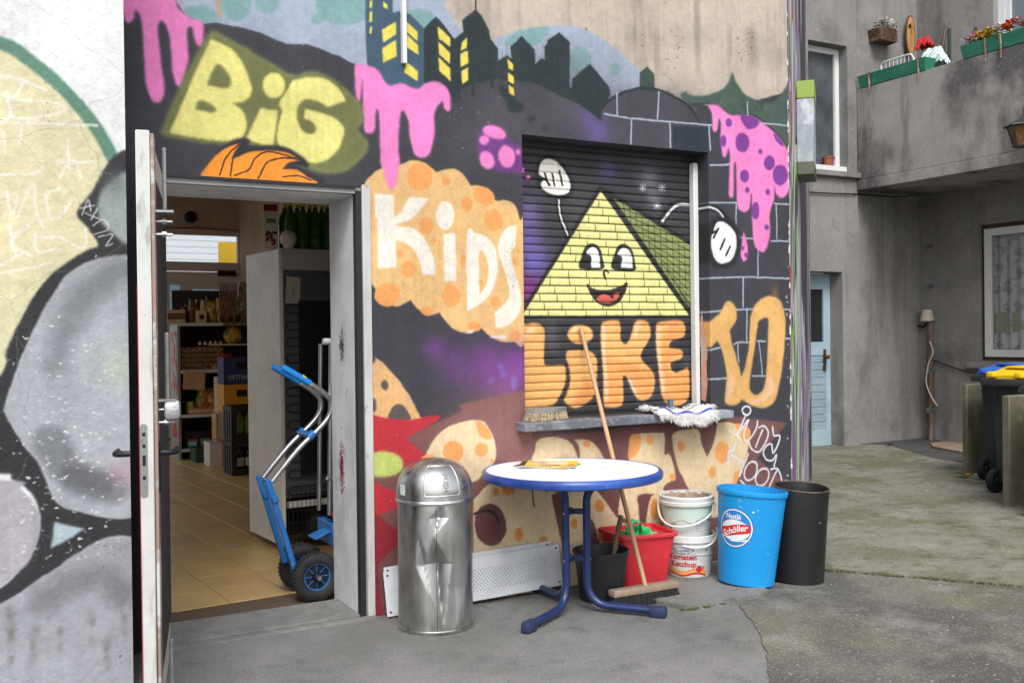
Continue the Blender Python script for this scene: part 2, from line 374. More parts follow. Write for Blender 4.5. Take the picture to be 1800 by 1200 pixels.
for x in range(452, 1340, 11): W.line([(x, 330+random.uniform(-60, 90)), (x+3, 470+random.uniform(-60, 40))], 2.5, random.choice(((36, 46, 50), (58, 70, 74))), B, soft=2, a=.22)
W.line([(330, 680), (420, 602), (560, 550), (700, 560), (830, 622), (900, 680), (945, 745)], 5, (40, 46, 50), C_, soft=3)
W.line([(900, 650), (1000, 640), (1100, 682), (1160, 712), (1300, 722), (1450, 850), (1510, 960)], 4, (58, 60, 66), C_, soft=2)
for x0, y0, n in ((560, 560, 60), (630, 560, 70), (655, 560, 55), (745, 520, 70), (860, 490, 45)): W.line([(x0, y0), (x0+3, y0+n)], 6, TEAL, B, soft=3)
for q in ([(530, 165), (604, 235), (604, 292), (530, 240)], [(527, 255), (604, 330), (604, 400), (533, 340)], [(530, 355), (605, 425), (606, 507), (536, 440)], [(675, 262), (710, 230), (708, 300), (670, 320)], [(668, 338), (715, 315), (718, 395), (670, 420)], [(672, 445), (718, 418), (715, 495), (676, 522)]):
    W.poly(q, (240, 220, 98), B, smooth=False)
W.poly([(905, 545), (935, 535), (1000, 610), (1060, 650), (1040, 700), (970, 690), (955, 640)], TEAL, B, soft=4); W.line([(970, 500), (990, 610)], 12, TEAL, B, soft=3)
for q in ([(960, 365), (993, 400), (993, 440), (962, 425)], [(962, 450), (998, 475), (998, 525), (965, 505)], [(965, 528), (1000, 550), (1003, 598), (970, 578)]): W.poly(q, (240, 214, 84), B, smooth=False)
W.ell(1107, 738, 25, 24, (52, 58, 62), B, soft=4); W.ell(1200, 795, 30, 24, (58, 60, 66), B, soft=5)
# pink drips
W.poly([(25, -40), (330, -40), (400, 50), (470, 110), (550, 140), (556, 200), (550, 270), (530, 290), (505, 260), (490, 190), (465, 170), (455, 200), (462, 300), (460, 400), (430, 500), (410, 540), (385, 520), (365, 440), (350, 260), (325, 160), (295, 125), (275, 160), (280, 260), (300, 420), (312, 540), (300, 620), (270, 642), (235, 620), (205, 540), (190, 420), (180, 240), (165, 110), (135, 65), (125, 110), (100, 145), (70, 130), (55, 80)], PNK, A, soft=2)
W.poly([(12, 410), (60, 402), (150, 430), (220, 525), (300, 520), (400, 550), (450, 515), (520, 508), (580, 540), (605, 590), (605, 680), (585, 692), (565, 670), (560, 630), (520, 665), (505, 720), (505, 840), (480, 950), (430, 980), (380, 950), (355, 850), (345, 750), (310, 690), (290, 730), (285, 900), (275, 1040), (180, 1040), (165, 750), (150, 675), (140, 720), (135, 810), (100, 830), (68, 800), (62, 640), (60, 480), (52, 560), (45, 620), (25, 625), (15, 560)], PNK, B, soft=2)
# BIG
W.poly([(600, 200), (700, 230), (900, 345), (1100, 460), (1230, 445), (1340, 480), (1480, 590), (1540, 660), (1545, 760), (1510, 805), (1580, 890), (1540, 980), (1440, 1060), (1300, 1075), (1190, 1040), (1010, 1000), (850, 900), (600, 890), (400, 860), (300, 840), (300, 800), (380, 600), (480, 400)], (128, 132, 84), A, soft=6)
W.poly([(610, 225), (700, 250), (900, 365), (1100, 480), (1230, 465), (1340, 500), (1470, 600), (1520, 670), (1525, 750), (1490, 805), (1555, 890), (1520, 970), (1430, 1040), (1300, 1055), (1190, 1020), (1010, 980), (850, 885), (600, 875), (400, 845), (320, 830), (395, 600), (490, 410)], OLV, A, soft=6)
def yell(P, smooth=True):
    W.poly(P, (196, 176, 84), A, soft=3, smooth=smooth)
def yell2(P, smooth=True): W.poly(P, YEL, A, soft=2, smooth=smooth)
bB = [(600, 240), (600, 240), (720, 300), (800, 400), (850, 530), (840, 600), (790, 630), (730, 632), (730, 632), (800, 690), (825, 770), (805, 840), (740, 870), (600, 868), (345, 825), (345, 825)]
bI = [(910, 675), (1015, 685), (990, 905), (825, 870)]
bG = [(1110, 505), (1200, 485), (1310, 490), (1400, 560), (1437, 625), (1437, 625), (1325, 665), (1325, 665), (1270, 630), (1200, 615), (1155, 640), (1135, 700), (1150, 780), (1190, 825), (1240, 830), (1255, 795), (1230, 755), (1180, 735), (1180, 735), (1190, 675), (1190, 675), (1350, 725), (1420, 780), (1422, 850), (1380, 940), (1300, 1000), (1200, 1005), (1100, 960), (1030, 905), (1015, 840), (1030, 740), (1045, 690), (1030, 650), (1050, 600), (1085, 550)]
for fn in (yell, yell2):
    fn(bB); fn(bI, False); fn(bG)
    if fn is yell: W.ell(993, 530, 68, 80, (196, 176, 84), A, soft=3)
    else: W.ell(993, 530, 64, 76, YEL, A, soft=2)
W.poly([(640, 400), (690, 430), (725, 490), (720, 535), (680, 548), (575, 530), (575, 530), (610, 450)], OLV, A, soft=2)
W.poly([(525, 625), (590, 640), (635, 680), (610, 697), (505, 680), (505, 680)], OLV, A, soft=2)
W.poly([(540, 1100), (640, 940), (740, 870), (820, 860), (850, 880), (830, 910), (900, 905), (1050, 910), (1150, 960), (1210, 1020), (1190, 1040), (1130, 1030), (1300, 1150), (560, 1160)], (46, 46, 52), A, soft=2)
W.poly([(535, 1100), (600, 1000), (690, 920), (790, 890), (790, 890), (745, 960), (740, 985), (850, 945), (980, 935), (1090, 955), (1155, 995), (1155, 995), (1080, 1015), (1045, 1050), (1045, 1050), (1130, 1055), (1200, 1095), (1255, 1150), (900, 1160), (535, 1160)], (252, 152, 52), A, soft=1)
for l in ([(780, 895), (700, 970), (655, 1085)], [(740, 985), (722, 1095)], [(1150, 990), (1050, 960), (950, 940), (880, 980), (840, 1050), (750, 1088)], [(1150, 990), (1050, 980), (960, 1000), (920, 1060), (890, 1105)], [(1050, 1098), (1150, 1092), (1225, 1118)]):
    W.line(l, 2.2, (46, 38, 36), A)
# egg with spots
W.poly([(770, 880), (790, 820), (840, 780), (900, 790), (960, 850), (1050, 920), (1080, 960), (1080, 1075), (980, 1070), (860, 1050), (790, 990)], (112, 60, 132), B, soft=4)
for e in ((880, 822, 76, 40, 20), (815, 870, 30, 32, 0), (833, 995, 45, 56, -25), (955, 972, 52, 70, -10), (1025, 945, 15, 18, 0)): W.ell(e[0], e[1], e[2], e[3], PNK, B, e[4], soft=2)
# KIDS on the orange cloud
W.poly([(-10, 230), (50, 130), (100, 90), (200, 70), (290, 40), (370, 60), (435, 115), (435, 115), (500, 92), (580, 110), (645, 195), (645, 195), (700, 195), (770, 250), (790, 285), (850, 280), (910, 310), (940, 400), (970, 430), (970, 1110), (900, 1130), (820, 1130), (760, 1100), (710, 1050), (710, 1050), (640, 1080), (560, 1065), (500, 1020), (455, 960), (455, 960), (390, 975), (330, 940), (280, 885), (280, 885), (240, 905), (190, 920), (110, 870), (50, 790), (-10, 690)], ORA, D, soft=1)
for e in ((335, 140, 77, 85), (495, 170, 27, 29), (620, 308, 33, 42), (722, 255, 70, 52, 30), (778, 403, 55, 65), (370, 433, 42, 52), (418, 524, 18, 20), (215, 604, 20, 24), (268, 699, 44, 48), (140, 848, 78, 72), (525, 857, 53, 68), (380, 945, 38, 30), (605, 650, 25, 40), (790, 890, 28, 32), (665, 1045, 40, 28), (910, 1095, 35, 28), (905, 650, 20, 26), (927, 584, 10, 15)):
    W.ell(e[0], e[1], e[2], e[3], ORS, D, e[4] if len(e) > 4 else 0, soft=1)
W.poly([(B[0]+x/B[2], y/B[2]) for x, y in ((178, 950), (285, 950), (275, 1100), (262, 1150), (235, 1178), (210, 1140), (190, 1050))], PNK, soft=2)
W.poly([(65, 240), (65, 240), (178, 250), (178, 250), (183, 385), (183, 385), (230, 340), (270, 260), (270, 260), (395, 268), (395, 268), (330, 350), (270, 400), (190, 430), (300, 455), (370, 520), (415, 620), (433, 728), (433, 728), (352, 732), (352, 732), (330, 640), (280, 560), (190, 520), (190, 520), (197, 685), (197, 685), (80, 690), (80, 690), (78, 400), (65, 385)], CRM, D, soft=1)
W.ell(488, 372, 57, 85, CRM, D); W.poly([(480, 480), (548, 480), (558, 768), (484, 770)], CRM, D, smooth=False)
W.poly([(620, 490), (680, 478), (750, 510), (795, 580), (805, 690), (780, 800), (720, 890), (622, 950), (622, 950)], CRM, D)
W.poly([(692, 600), (730, 610), (748, 690), (740, 780), (697, 855), (697, 855)], ORA, D); W.ell(708, 788, 13, 30, ORS, D)
W.poly([(915, 430), (915, 430), (910, 555), (910, 555), (888, 590), (890, 650), (930, 790), (950, 880), (930, 970), (870, 1030), (795, 1052), (795, 1052), (786, 960), (786, 960), (850, 900), (875, 850), (870, 780), (820, 640), (808, 560), (830, 480), (870, 440)], CRM, D)
W.poly([(600, 1085), (660, 1060), (655, 1082)], CRM, D, smooth=False); W.poly([(750, 1105), (850, 1088), (855, 1130), (840, 1112), (790, 1116)], CRM, D, smooth=False)
# violet nebula
for x, y, r, a in ((765, 612, 26, .6), (800, 640, 40, .5), (850, 622, 30, .4), (870, 650, 42, .75), (905, 632, 32, .8), (915, 655, 38, .8), (890, 680, 40, .7), (840, 660, 40, .4), (900, 700, 20, .5)): W.mist(x, y, r, (128, 66, 152), a=a)
for x, y, rx, ry in ((1440, 268, 26, 38), (1470, 340, 24, 30), (1340, 410, 22, 36), (1580, 430, 36, 70)): W.ell(x, y, rx, ry, (120, 100, 190), I_, soft=5)
# orange hill, red flames, lime, brown field
W.poly([(806, 712), (860, 698), (935, 684), (935, 770), (1230, 735), (1257, 727), (1384, 743), (1330, 805), (1384, 848), (1362, 870), (1362, 1110), (640, 1110), (640, 790), (700, 765), (752, 749), (812, 722)], BRN, smooth=False)
W.mist(880, 750, 90, (150, 108, 108), a=.7); W.mist(800, 790, 60, (140, 100, 100), a=.6); W.mist(960, 790, 70, (140, 98, 96), a=.6)
W.poly([(30, 130), (120, 175), (200, 230), (300, 340), (420, 480), (520, 640), (600, 800), (600, 840), (30, 840)], (230, 180, 126), I_)
W.ell(217, 457, 37, 53, (88, 80, 78), I_); W.ell(98, 672, 26, 74, (70, 66, 68), I_, soft=2); W.ell(90, 180, 28, 52, (70, 66, 68), I_, soft=2)
W.poly([(258, 820), (280, 730), (340, 665), (400, 670), (450, 720), (482, 830)], (92, 84, 82), I_)
W.poly([(20, 815), (260, 815), (480, 825), (700, 785), (780, 775), (802, 800), (740, 855), (600, 930), (430, 1020), (430, 1020), (520, 1090), (640, 1205), (480, 1300), (20, 1330)], RED, I_, soft=1)
W.poly([(20, 640), (80, 655), (165, 695), (160, 720), (60, 765), (20, 772)], RED, L_); W.poly([(20, 785), (110, 815), (175, 860), (95, 915), (55, 980), (72, 1170), (20, 1170)], (150, 40, 52), L_, soft=3)
W.ell(75, 567, 80, 52, LIME, L_, soft=3)
# PLAY
W.poly([(748, 806), (752, 790), (770, 763), (790, 748), (817, 740), (840, 738), (853, 742), (863, 758), (870, 777), (871, 807), (848, 833), (830, 847), (745, 860)], CHZ)
for e in ((940, 1160, 108, 115), (1240, 1140, 66, 72)): W.ell(e[0], e[1], e[2], e[3], ORS, I_)
W.poly([(1180, 835), (1280, 880), (1350, 1005), (1290, 1035), (1220, 990), (1185, 900)], ORS, I_); W.ell(268, 418, 23, 22, ORS, J_); W.ell(250, 548, 28, 18, ORS, L_)
W.poly([(70, 830), (200, 690), (300, 610), (2100, 610), (2140, 1700), (70, 2050)], CHZ, J_, smooth=False)
W.poly([(715, 460), (720, 300), (732, 220), (800, 180), (930, 165), (1060, 200), (1130, 270), (1175, 390), (1175, 470)], CHZ, J_)
W.poly([(1135, 195), (1135, 195), (1260, 195), (1350, 240), (1430, 350), (1455, 470), (1220, 470), (1190, 280)], CHZ, J_)
W.poly([(20, 900), (30, 500), (50, 280), (150, 250), (380, 240), (410, 270), (405, 460), (460, 470), (510, 620), (520, 750), (420, 780), (410, 900)], CHZ, K_)
W.poly([(490, 260), (550, 220), (650, 205), (760, 210), (800, 350), (860, 500), (860, 500), (910, 380), (945, 250), (960, 130), (960, 130), (1070, 125), (1200, 160), (1300, 200), (1310, 280), (1280, 450), (1220, 640), (1150, 810), (1080, 1100), (700, 1100), (640, 800), (560, 640), (520, 500), (495, 380)], CHZ, K_)
for e in ((250, 315, 38, 50), (585, 390, 40, 60), (728, 280, 16, 20), (1015, 450, 75, 118), (910, 660, 38, 65), (490, 710, 32, 42)): W.ell(e[0], e[1], e[2], e[3], ORS, K_)
W.poly([(48, 285), (130, 255), (160, 320), (140, 430), (90, 490), (28, 500)], ORS, K_); W.poly([(1160, 145), (1300, 200), (1305, 300), (1250, 360), (1210, 300)], ORS, K_); W.poly([(1130, 720), (1150, 660), (1200, 640), (1150, 810)], ORS, K_)
W.ell(1270, 240, 35, 35, ORS, J_)
dk = (112, 70, 70)
W.ell(210, 410, 138, 188, dk, M_, rot=-6); W.line([(70, 310), (180, 285), (250, 320), (280, 385)], 5, (60, 48, 48), M_, soft=2)
W.poly([(745, 150), (860, 80), (860, 620), (835, 560), (780, 330)], dk, M_, smooth=False); W.poly([(1040, 320), (1110, 380), (1150, 500), (1190, 660), (1040, 700), (1040, 330)], dk, M_)
W.poly([(1140, 80), (1340, 80), (1330, 300), (1370, 345), (1480, 375), (1520, 420), (1515, 455), (1440, 420), (1370, 390), (1310, 330), (1250, 240), (1200, 170)], dk, M_)
W.poly([(1515, 150), (1670, 135), (1620, 160), (1580, 330), (1575, 450), (1530, 450), (1510, 250)], dk, M_); W.line([(580, 85), (585, 180), (590, 245)], 3, dk, M_)
W.poly([(415, 790), (520, 745), (640, 800), (660, 880), (420, 860)], BRN, K_)
W.poly([(750, 800), (850, 820), (900, 1000), (760, 1000)], dk, M_)
for e in ((257, 117, 30, 34), (373, 90, 58, 55), (457, 497, 38, 58), (675, 545, 38, 35), (945, 400, 30, 45), (1168, 240, 42, 58), (1420, 325, 20, 28), (1180, 510, 30, 35), (1650, 270, 35, 95)): W.ell(e[0], e[1], e[2], e[3], (232, 150, 76), M_)
# painted bricks on the right pier
LW = 3.6
for l in ([(360, 705), (500, 730), (760, 755), (1025, 775)], [(437, 580), (442, 710)], [(697, 570), (690, 735)], [(530, 735), (525, 890)], [(765, 765), (770, 912)], [(1010, 780), (1018, 930)]): W.line(l, LW, LINE, C_, soft=1.5)
W.poly([(782, 782), (1005, 792), (1005, 950), (782, 940)], (42, 52, 60), C_, smooth=False)
for l in ([(350, 0), (352, 95)], [(455, 138), (640, 152)], [(105, 415), (235, 408)], [(100, 660), (280, 660)], [(278, 660), (275, 840)], [(530, 665), (640, 672)], [(540, 670), (545, 900)], [(275, 885), (390, 898)], [(505, 912), (640, 915)], [(420, 970), (420, 1140)], [(95, 1155), (320, 1150), (640, 1158)], [(320, 1155), (322, 1200)]): W.line(l, LW, LINE, G_, soft=1.5)
hl = ([(60, 268), (200, 245)], [(340, 240), (500, 235)], [(412, 0), (412, 215)], [(448, 225), (447, 540)], [(805, 238), (870, 238)], [(325, 570), (380, 552), (475, 552)], [(820, 512), (870, 516)], [(60, 630), (195, 605)], [(368, 570), (365, 650), (375, 745)], [(55, 905), (255, 893)])
for l in hl: W.line(l, LW, LINE, H_, soft=1.5)
# pink slime on the pier
W.poly([(95, 15), (160, 25), (240, 80), (350, 85), (440, 130), (540, 210), (600, 290), (630, 370), (628, 560), (600, 620), (570, 630), (540, 600), (528, 540), (528, 640), (500, 720), (497, 880), (470, 975), (440, 985), (400, 950), (385, 850), (380, 640), (372, 600), (365, 690), (330, 722), (290, 690), (280, 580), (275, 420), (262, 410), (262, 600), (240, 628), (230, 600), (235, 400), (228, 300), (215, 340), (205, 362), (185, 340), (175, 250), (175, 140), (160, 110), (155, 180), (140, 195), (122, 170), (115, 70)], PNK, G_, soft=2)
for e in ((227, 135, 22, 30), (193, 255, 20, 38), (318, 265, 45, 65), (438, 324, 14, 17), (497, 400, 36, 48), (568, 480, 50, 68), (333, 487, 30, 40), (350, 577, 15, 20), (486, 592, 16, 22), (405, 712, 25, 58), (477, 825, 14, 19)): W.ell(e[0], e[1], e[2], e[3], PUR, G_)
W.poly([(308, 88), (380, 95), (430, 132), (400, 170), (350, 175), (320, 140)], PUR, G_); W.poly([(525, 203), (570, 245), (592, 292), (560, 275), (535, 240)], PUR, G_)
W.poly([(328, 855), (345, 910), (355, 1000), (330, 1050), (308, 1010), (315, 930)], PNK, G_, soft=1); W.ell(322, 962, 9, 13, PUR, G_); W.ell(343, 1006, 11, 18, PUR, G_)
# TO
to = [(45, 450), (90, 360), (190, 270), (250, 170), (285, 155), (330, 190), (355, 270), (345, 350), (285, 440), (285, 440), (310, 570), (350, 700), (400, 880), (400, 880), (440, 760), (470, 600), (478, 420), (490, 290), (540, 180), (620, 120), (690, 112), (760, 140), (800, 220), (822, 350), (815, 550), (790, 780), (760, 960), (720, 1110), (660, 1170), (590, 1185), (500, 1160), (420, 1110), (400, 1100), (370, 1140), (310, 1155), (250, 1140), (238, 1100), (255, 950), (255, 850), (230, 700), (200, 600), (165, 540), (165, 540), (100, 600), (60, 570), (45, 520)]
W.mist(720, 90, 60, (150, 110, 60), H_, a=.6, sy=2); W.poly(to, (228, 178, 108), H_, soft=3)
W.poly([(560, 350), (560, 350), (645, 320), (655, 400), (645, 700), (630, 920), (600, 1020), (540, 1055), (490, 1020), (475, 960), (495, 800), (530, 580)], BLK, H_, soft=2)
W.line([(555, 540), (630, 540)], LW, LINE, H_, soft=1.5); W.line([(568, 550), (598, 855)], LW*.8, LINE, H_, soft=1.5); W.line([(505, 870), (625, 873)], LW, LINE, H_, soft=1.5)
W.poly([(290, 870), (320, 900), (320, 1000), (300, 1080), (255, 1125), (265, 1000)], (238, 188, 150), H_, soft=4); W.poly([(655, 870), (715, 925), (715, 1020), (640, 1105), (535, 1145), (500, 1112), (610, 1060), (645, 960)], (238, 188, 150), H_, soft=4)
# gloved hand on the pier
W.poly([(70, 870), (110, 780), (185, 745), (260, 780), (300, 870), (305, 960), (265, 1060), (190, 1092), (110, 1070), (72, 970)], (38, 38, 42), G_, soft=6)
W.line([(60, 685), (120, 695), (170, 715), (210, 770)], 14, (36, 36, 40), G_, soft=4); W.line([(60, 683), (110, 692), (155, 712), (190, 752)], 4.5, (222, 226, 230), G_)
W.poly([(114, 885), (130, 835), (136, 800), (180, 780), (215, 800), (250, 830), (275, 880), (280, 950), (250, 1030), (190, 1062), (138, 1036), (113, 960)], (236, 238, 240), G_)
for l in ([(200, 902), (172, 968)], [(237, 950), (210, 1005)], [(120, 845), (150, 780), (235, 790), (262, 840)], [(160, 830), (128, 890)], [(112, 862), (150, 845)]): W.line(l, 4.5, (34, 34, 38), G_)
# tag
T = (226, 228, 236)
for l in ([(1255, 70), (1170, 260)], [(1090, 210), (1180, 270), (1230, 345)], [(1172, 265), (1290, 100), (1245, 230), (1255, 320), (1300, 310), (1370, 200), (1385, 115)], [(1370, 385), (1440, 210)], [(1400, 185), (1460, 170), (1500, 230), (1480, 320), (1430, 410), (1380, 440), (1320, 400), (1300, 330)],
          [(1545, 180), (1560, 260), (1620, 275), (1600, 370), (1550, 450), (1530, 360), (1480, 380), (1450, 450), (1480, 520), (1540, 530), (1590, 470), (1560, 590)], [(1160, 350), (1130, 430), (1080, 440), (1082, 580), (1110, 480), (1240, 560)], [(1290, 460), (1200, 690)], [(1500, 830), (1590, 640)], [(1530, 620), (1600, 620), (1640, 720), (1630, 800), (1590, 870)], [(1205, 740), (1290, 820)]):
    W.line(l, 4.2, T, K_, soft=1.5)
for cx, cy, rx, ry in ((1270, 5, 45, 45), (1315, 640, 66, 100), (1437, 705, 68, 92)):
    t = np.arange(25)*2*PI/24; W.line(list(zip(cx+rx*np.cos(t)-.25*ry*np.sin(t)*(ry > 60), cy+ry*np.sin(t))), 4.2, T, K_, soft=1.5, smooth=False)
# scuffs and paint splashes
for k in range(26): W.ell(random.uniform(760, 900), random.uniform(170, 360), random.uniform(.3, 1.1), random.uniform(.3, 1.1), (200, 200, 200), soft=0)
for k in range(22): W.ell(random.uniform(655, 780), random.uniform(640, 1060), random.uniform(.3, .9), random.uniform(.3, .9), (205, 200, 195), soft=0)
for k in range(14): W.ell(1384+random.gauss(0, 1.5), random.uniform(420, 860), random.uniform(.4, 1.6), random.uniform(.6, 2.5), (205, 205, 205), soft=0)

# roller shutter
SY = .14
Sh = Canvas(.82, 2.25, .9, 2.6, 460, (54, 54, 58), SY)
for x, y, r, c, a in ((90, 560, 130, (120, 104, 170), .8), (130, 850, 150, (118, 104, 190), .9), (100, 720, 120, (120, 100, 180), .7), (110, 1020, 120, (130, 50, 130), .9), (590, 280, 90, (96, 78, 150), .6), (850, 330, 110, (150, 155, 165), .55), (880, 450, 80, (140, 145, 160), .5), (420, 560, 200, (74, 76, 74), .7), (980, 620, 120, (70, 70, 78), .5), (60, 330, 70, (96, 40, 108), .8)): Sh.mist(x, y, r, c, E_, a=a)
Sh.ell(66, 280, 13, 15, PNK, E_); Sh.ell(101, 323, 12, 12, PNK, E_)
for cx, cy in ((810, 385), (928, 388), (900, 500)):
    for k in range(4):
        t = k*PI/4; Sh.line([(cx-26*math.cos(t), cy-26*math.sin(t)), (cx+26*math.cos(t), cy+26*math.sin(t))], 1.3, (235, 235, 240), E_)
Sh.poly([(150, 260), (190, 190), (260, 190), (325, 245), (375, 335), (375, 420), (330, 460), (250, 455), (190, 420), (150, 350)], (28, 28, 32), E_, soft=4)
Sh.line([(288, 450), (298, 560), (352, 700)], 13, (28, 28, 32), E_, soft=3); Sh.line([(290, 465), (300, 560), (348, 690)], 4, (232, 232, 228), E_)
Sh.poly([(172, 250), (200, 212), (260, 216), (310, 260), (355, 340), (362, 400), (330, 430), (260, 432), (200, 405), (178, 365), (200, 335), (168, 305)], (240, 238, 230), E_)
for l in ([(165, 322), (205, 335), (230, 372)], [(203, 298), (212, 330), (232, 370)], [(248, 300), (262, 372)], [(293, 285), (312, 370)]): Sh.line(l, 4, (30, 30, 32), E_)
Sh.line([(925, 600), (1000, 500), (1130, 470)], 18, (30, 30, 34), E_, soft=4); Sh.line([(930, 598), (990, 522), (1040, 492), (1130, 498)], 6, (222, 224, 226), E_)
Sh.poly([(548, 378), (640, 425), (900, 585), (1180, 770), (1180, 1215), (0, 1215), (0, 1240)], (32, 32, 34), E_, soft=4, smooth=False)
Sh.poly([(628, 452), (760, 530), (900, 620), (1040, 705), (1180, 790), (1180, 1130), (1120, 1170)], (142, 150, 90), E_, soft=1, smooth=False)
for k in range(14): Sh.line([(650+k*34, 470+k*48), (1180, 640+k*58)], 1.8, (40, 44, 34), E_, a=.8)
for k in range(12): Sh.line([(690+k*38, 490+k*25), (700+k*38, 560+k*56)], 1.8, (40, 44, 34), E_, a=.8)
Sh.line([(545, 395), (-20, 1300)], 10, (32, 32, 34), E_, soft=2); Sh.line([(550, 395), (1150, 1255)], 10, (32, 32, 34), E_, soft=2)
Sh.poly([(550, 408), (1098, 1182), (62, 1182)], (232, 227, 148), E_, soft=1, smooth=False)
# joints painted on the slats, row by row
SLAT = .0462; NSL = 34; SZ0 = .955
apex, bl_, br_ = ony(900+550/3.53, 220+412/3.53, SY), ony(900+62/3.53, 220+1182/3.53, SY), ony(900+1098/3.53, 220+1182/3.53, SY)
for i in range(NSL):
    za, zb = SZ0+i*SLAT, SZ0+(i+1)*SLAT
    if za < bl_[2]-.02 or za > apex[2]: continue
    f0 = (apex[2]-za)/(apex[2]-bl_[2]); xl, xr = apex[0]+(bl_[0]-apex[0])*f0, apex[0]+(br_[0]-apex[0])*f0
    q = lambda x, z: ((x-Sh.u0)*Sh.k, (Sh.v1-z)*Sh.k)
    def seg(x0, z0, x1, z1, r):
        (ax, ay), (bx, by) = q(x0, z0), q(x1, z1); n = np.hypot(bx-ax, by-ay)+1e-6; nx, ny = -(by-ay)/n*r, (bx-ax)/n*r
        Sh.comp(Sh.mask(np.array([(ax+nx, ay+ny), (bx+nx, by+ny), (bx-nx, by-ny), (ax-nx, ay-ny)]), 0), (44, 42, 36), .9)
    seg(xl, za, xr, za, 1.)
    x = xl+.05+(.07 if i % 2 else 0)+random.uniform(0, .03)
    while x < xr-.04:
        seg(x, za+.002, x+random.uniform(-.004, .004), min(zb, apex[2])-.004, 1.1); x += random.uniform(.115, .145)
def face(P, c, s=1.): Sh.poly(P, c, E_, soft=s)
for P, c in (([(422, 888), (428, 820), (455, 755), (500, 735), (545, 765), (562, 830), (562, 892)], (32, 32, 32)), ([(490, 885), (490, 885), (490, 815), (460, 795), (475, 768), (510, 757), (540, 800), (548, 885), (548, 885)], (238, 238, 236)), ([(622, 892), (630, 820), (655, 755), (695, 738), (740, 770), (760, 840), (758, 902)], (32, 32, 32)), ([(675, 885), (675, 885), (682, 820), (652, 800), (680, 765), (715, 765), (745, 815), (749, 888), (749, 888)], (238, 238, 236)),
             ([(470, 998), (520, 1020), (600, 1022), (670, 1000), (710, 986), (702, 1040), (660, 1100), (600, 1126), (540, 1110), (495, 1060)], (36, 32, 32)), ([(522, 1080), (560, 1050), (600, 1055), (625, 1078), (635, 1045), (668, 1040), (650, 1080), (600, 1105), (550, 1100)], (206, 92, 84))): face(P, c)
Sh.line([(598, 915), (578, 900), (566, 925), (582, 955)], 4, (36, 36, 34), E_)
for l in ([(470, 1000), (468, 990)], [(712, 985), (700, 982)]): Sh.line(l, 4, (36, 36, 34), E_)
Sh.poly([(-200, 80), (1800, 72), (1800, 1100), (-200, 1100)], (48, 48, 52), F_, soft=1, smooth=False)
Sh.mist(340, 260, 90, (88, 88, 94), F_, a=.7, sy=2); Sh.mist(1540, 470, 80, (84, 84, 90), F_, a=.6)
like = ([(60, 200), (130, 150), (200, 135), (260, 160), (285, 230), (278, 450), (300, 510), (450, 510), (470, 560), (470, 650), (430, 760), (370, 850), (250, 885), (60, 890)],
        [(480, 400), (500, 378), (640, 375), (720, 410), (748, 480), (745, 650), (740, 740), (680, 820), (600, 870), (540, 880), (460, 830), (480, 760), (510, 660), (500, 520), (475, 440)],
        [(785, 150), (830, 118), (930, 118), (950, 180), (948, 270), (990, 325), (1030, 290), (1060, 200), (1090, 120), (1180, 120), (1215, 180), (1210, 270), (1140, 390), (1140, 460), (1230, 560), (1255, 650), (1230, 770), (1160, 820), (1100, 800), (1050, 700), (1010, 610), (970, 615), (975, 820), (940, 870), (850, 878), (805, 850), (800, 600), (780, 300)],
        [(1265, 160), (1310, 125), (1480, 120), (1520, 170), (1515, 240), (1480, 262), (1400, 290), (1375, 340), (1400, 368), (1470, 370), (1500, 410), (1480, 450), (1400, 480), (1390, 530), (1430, 580), (1500, 560), (1550, 545), (1555, 760), (1500, 850), (1400, 860), (1320, 780), (1290, 560), (1265, 300)])
for P in like: Sh.poly(P, (226, 158, 84), F_, soft=3); Sh.poly([(np.array(p)-np.mean(P, 0))*.965+np.mean(P, 0) for p in P], (236, 178, 108), F_, soft=3)
Sh.ell(600, 238, 113, 86, (226, 158, 84), F_, soft=3); Sh.ell(598, 236, 106, 80, (236, 180, 112), F_, soft=3)
for P in ([(600, 700), (660, 640), (740, 660), (735, 740), (680, 815), (600, 860), (540, 865)], [(830, 430), (960, 470), (1120, 520), (1235, 580), (1245, 660), (1220, 760), (1150, 800), (1100, 760), (1010, 605), (965, 610), (968, 820), (900, 860), (830, 850), (820, 600)], [(1390, 130), (1480, 130), (1510, 170), (1505, 235), (1400, 280), (1370, 340), (1470, 380), (1490, 415), (1390, 470), (1380, 540), (1430, 590), (1545, 560), (1545, 760), (1490, 840), (1400, 850), (1330, 780), (1310, 500), (1330, 300)]):
    Sh.poly(P, (234, 150, 82), F_, soft=7, a=.7)
for l in ([(808, 160), (805, 400), (828, 640), (830, 800)], [(1285, 190), (1285, 400), (1320, 640), (1330, 740)], [(1110, 150), (1080, 250)], [(1030, 640), (1075, 740)], [(530, 215), (560, 185)], [(130, 230), (180, 190)]): Sh.line(l, 6, (246, 222, 200), F_, soft=12, a=.75)

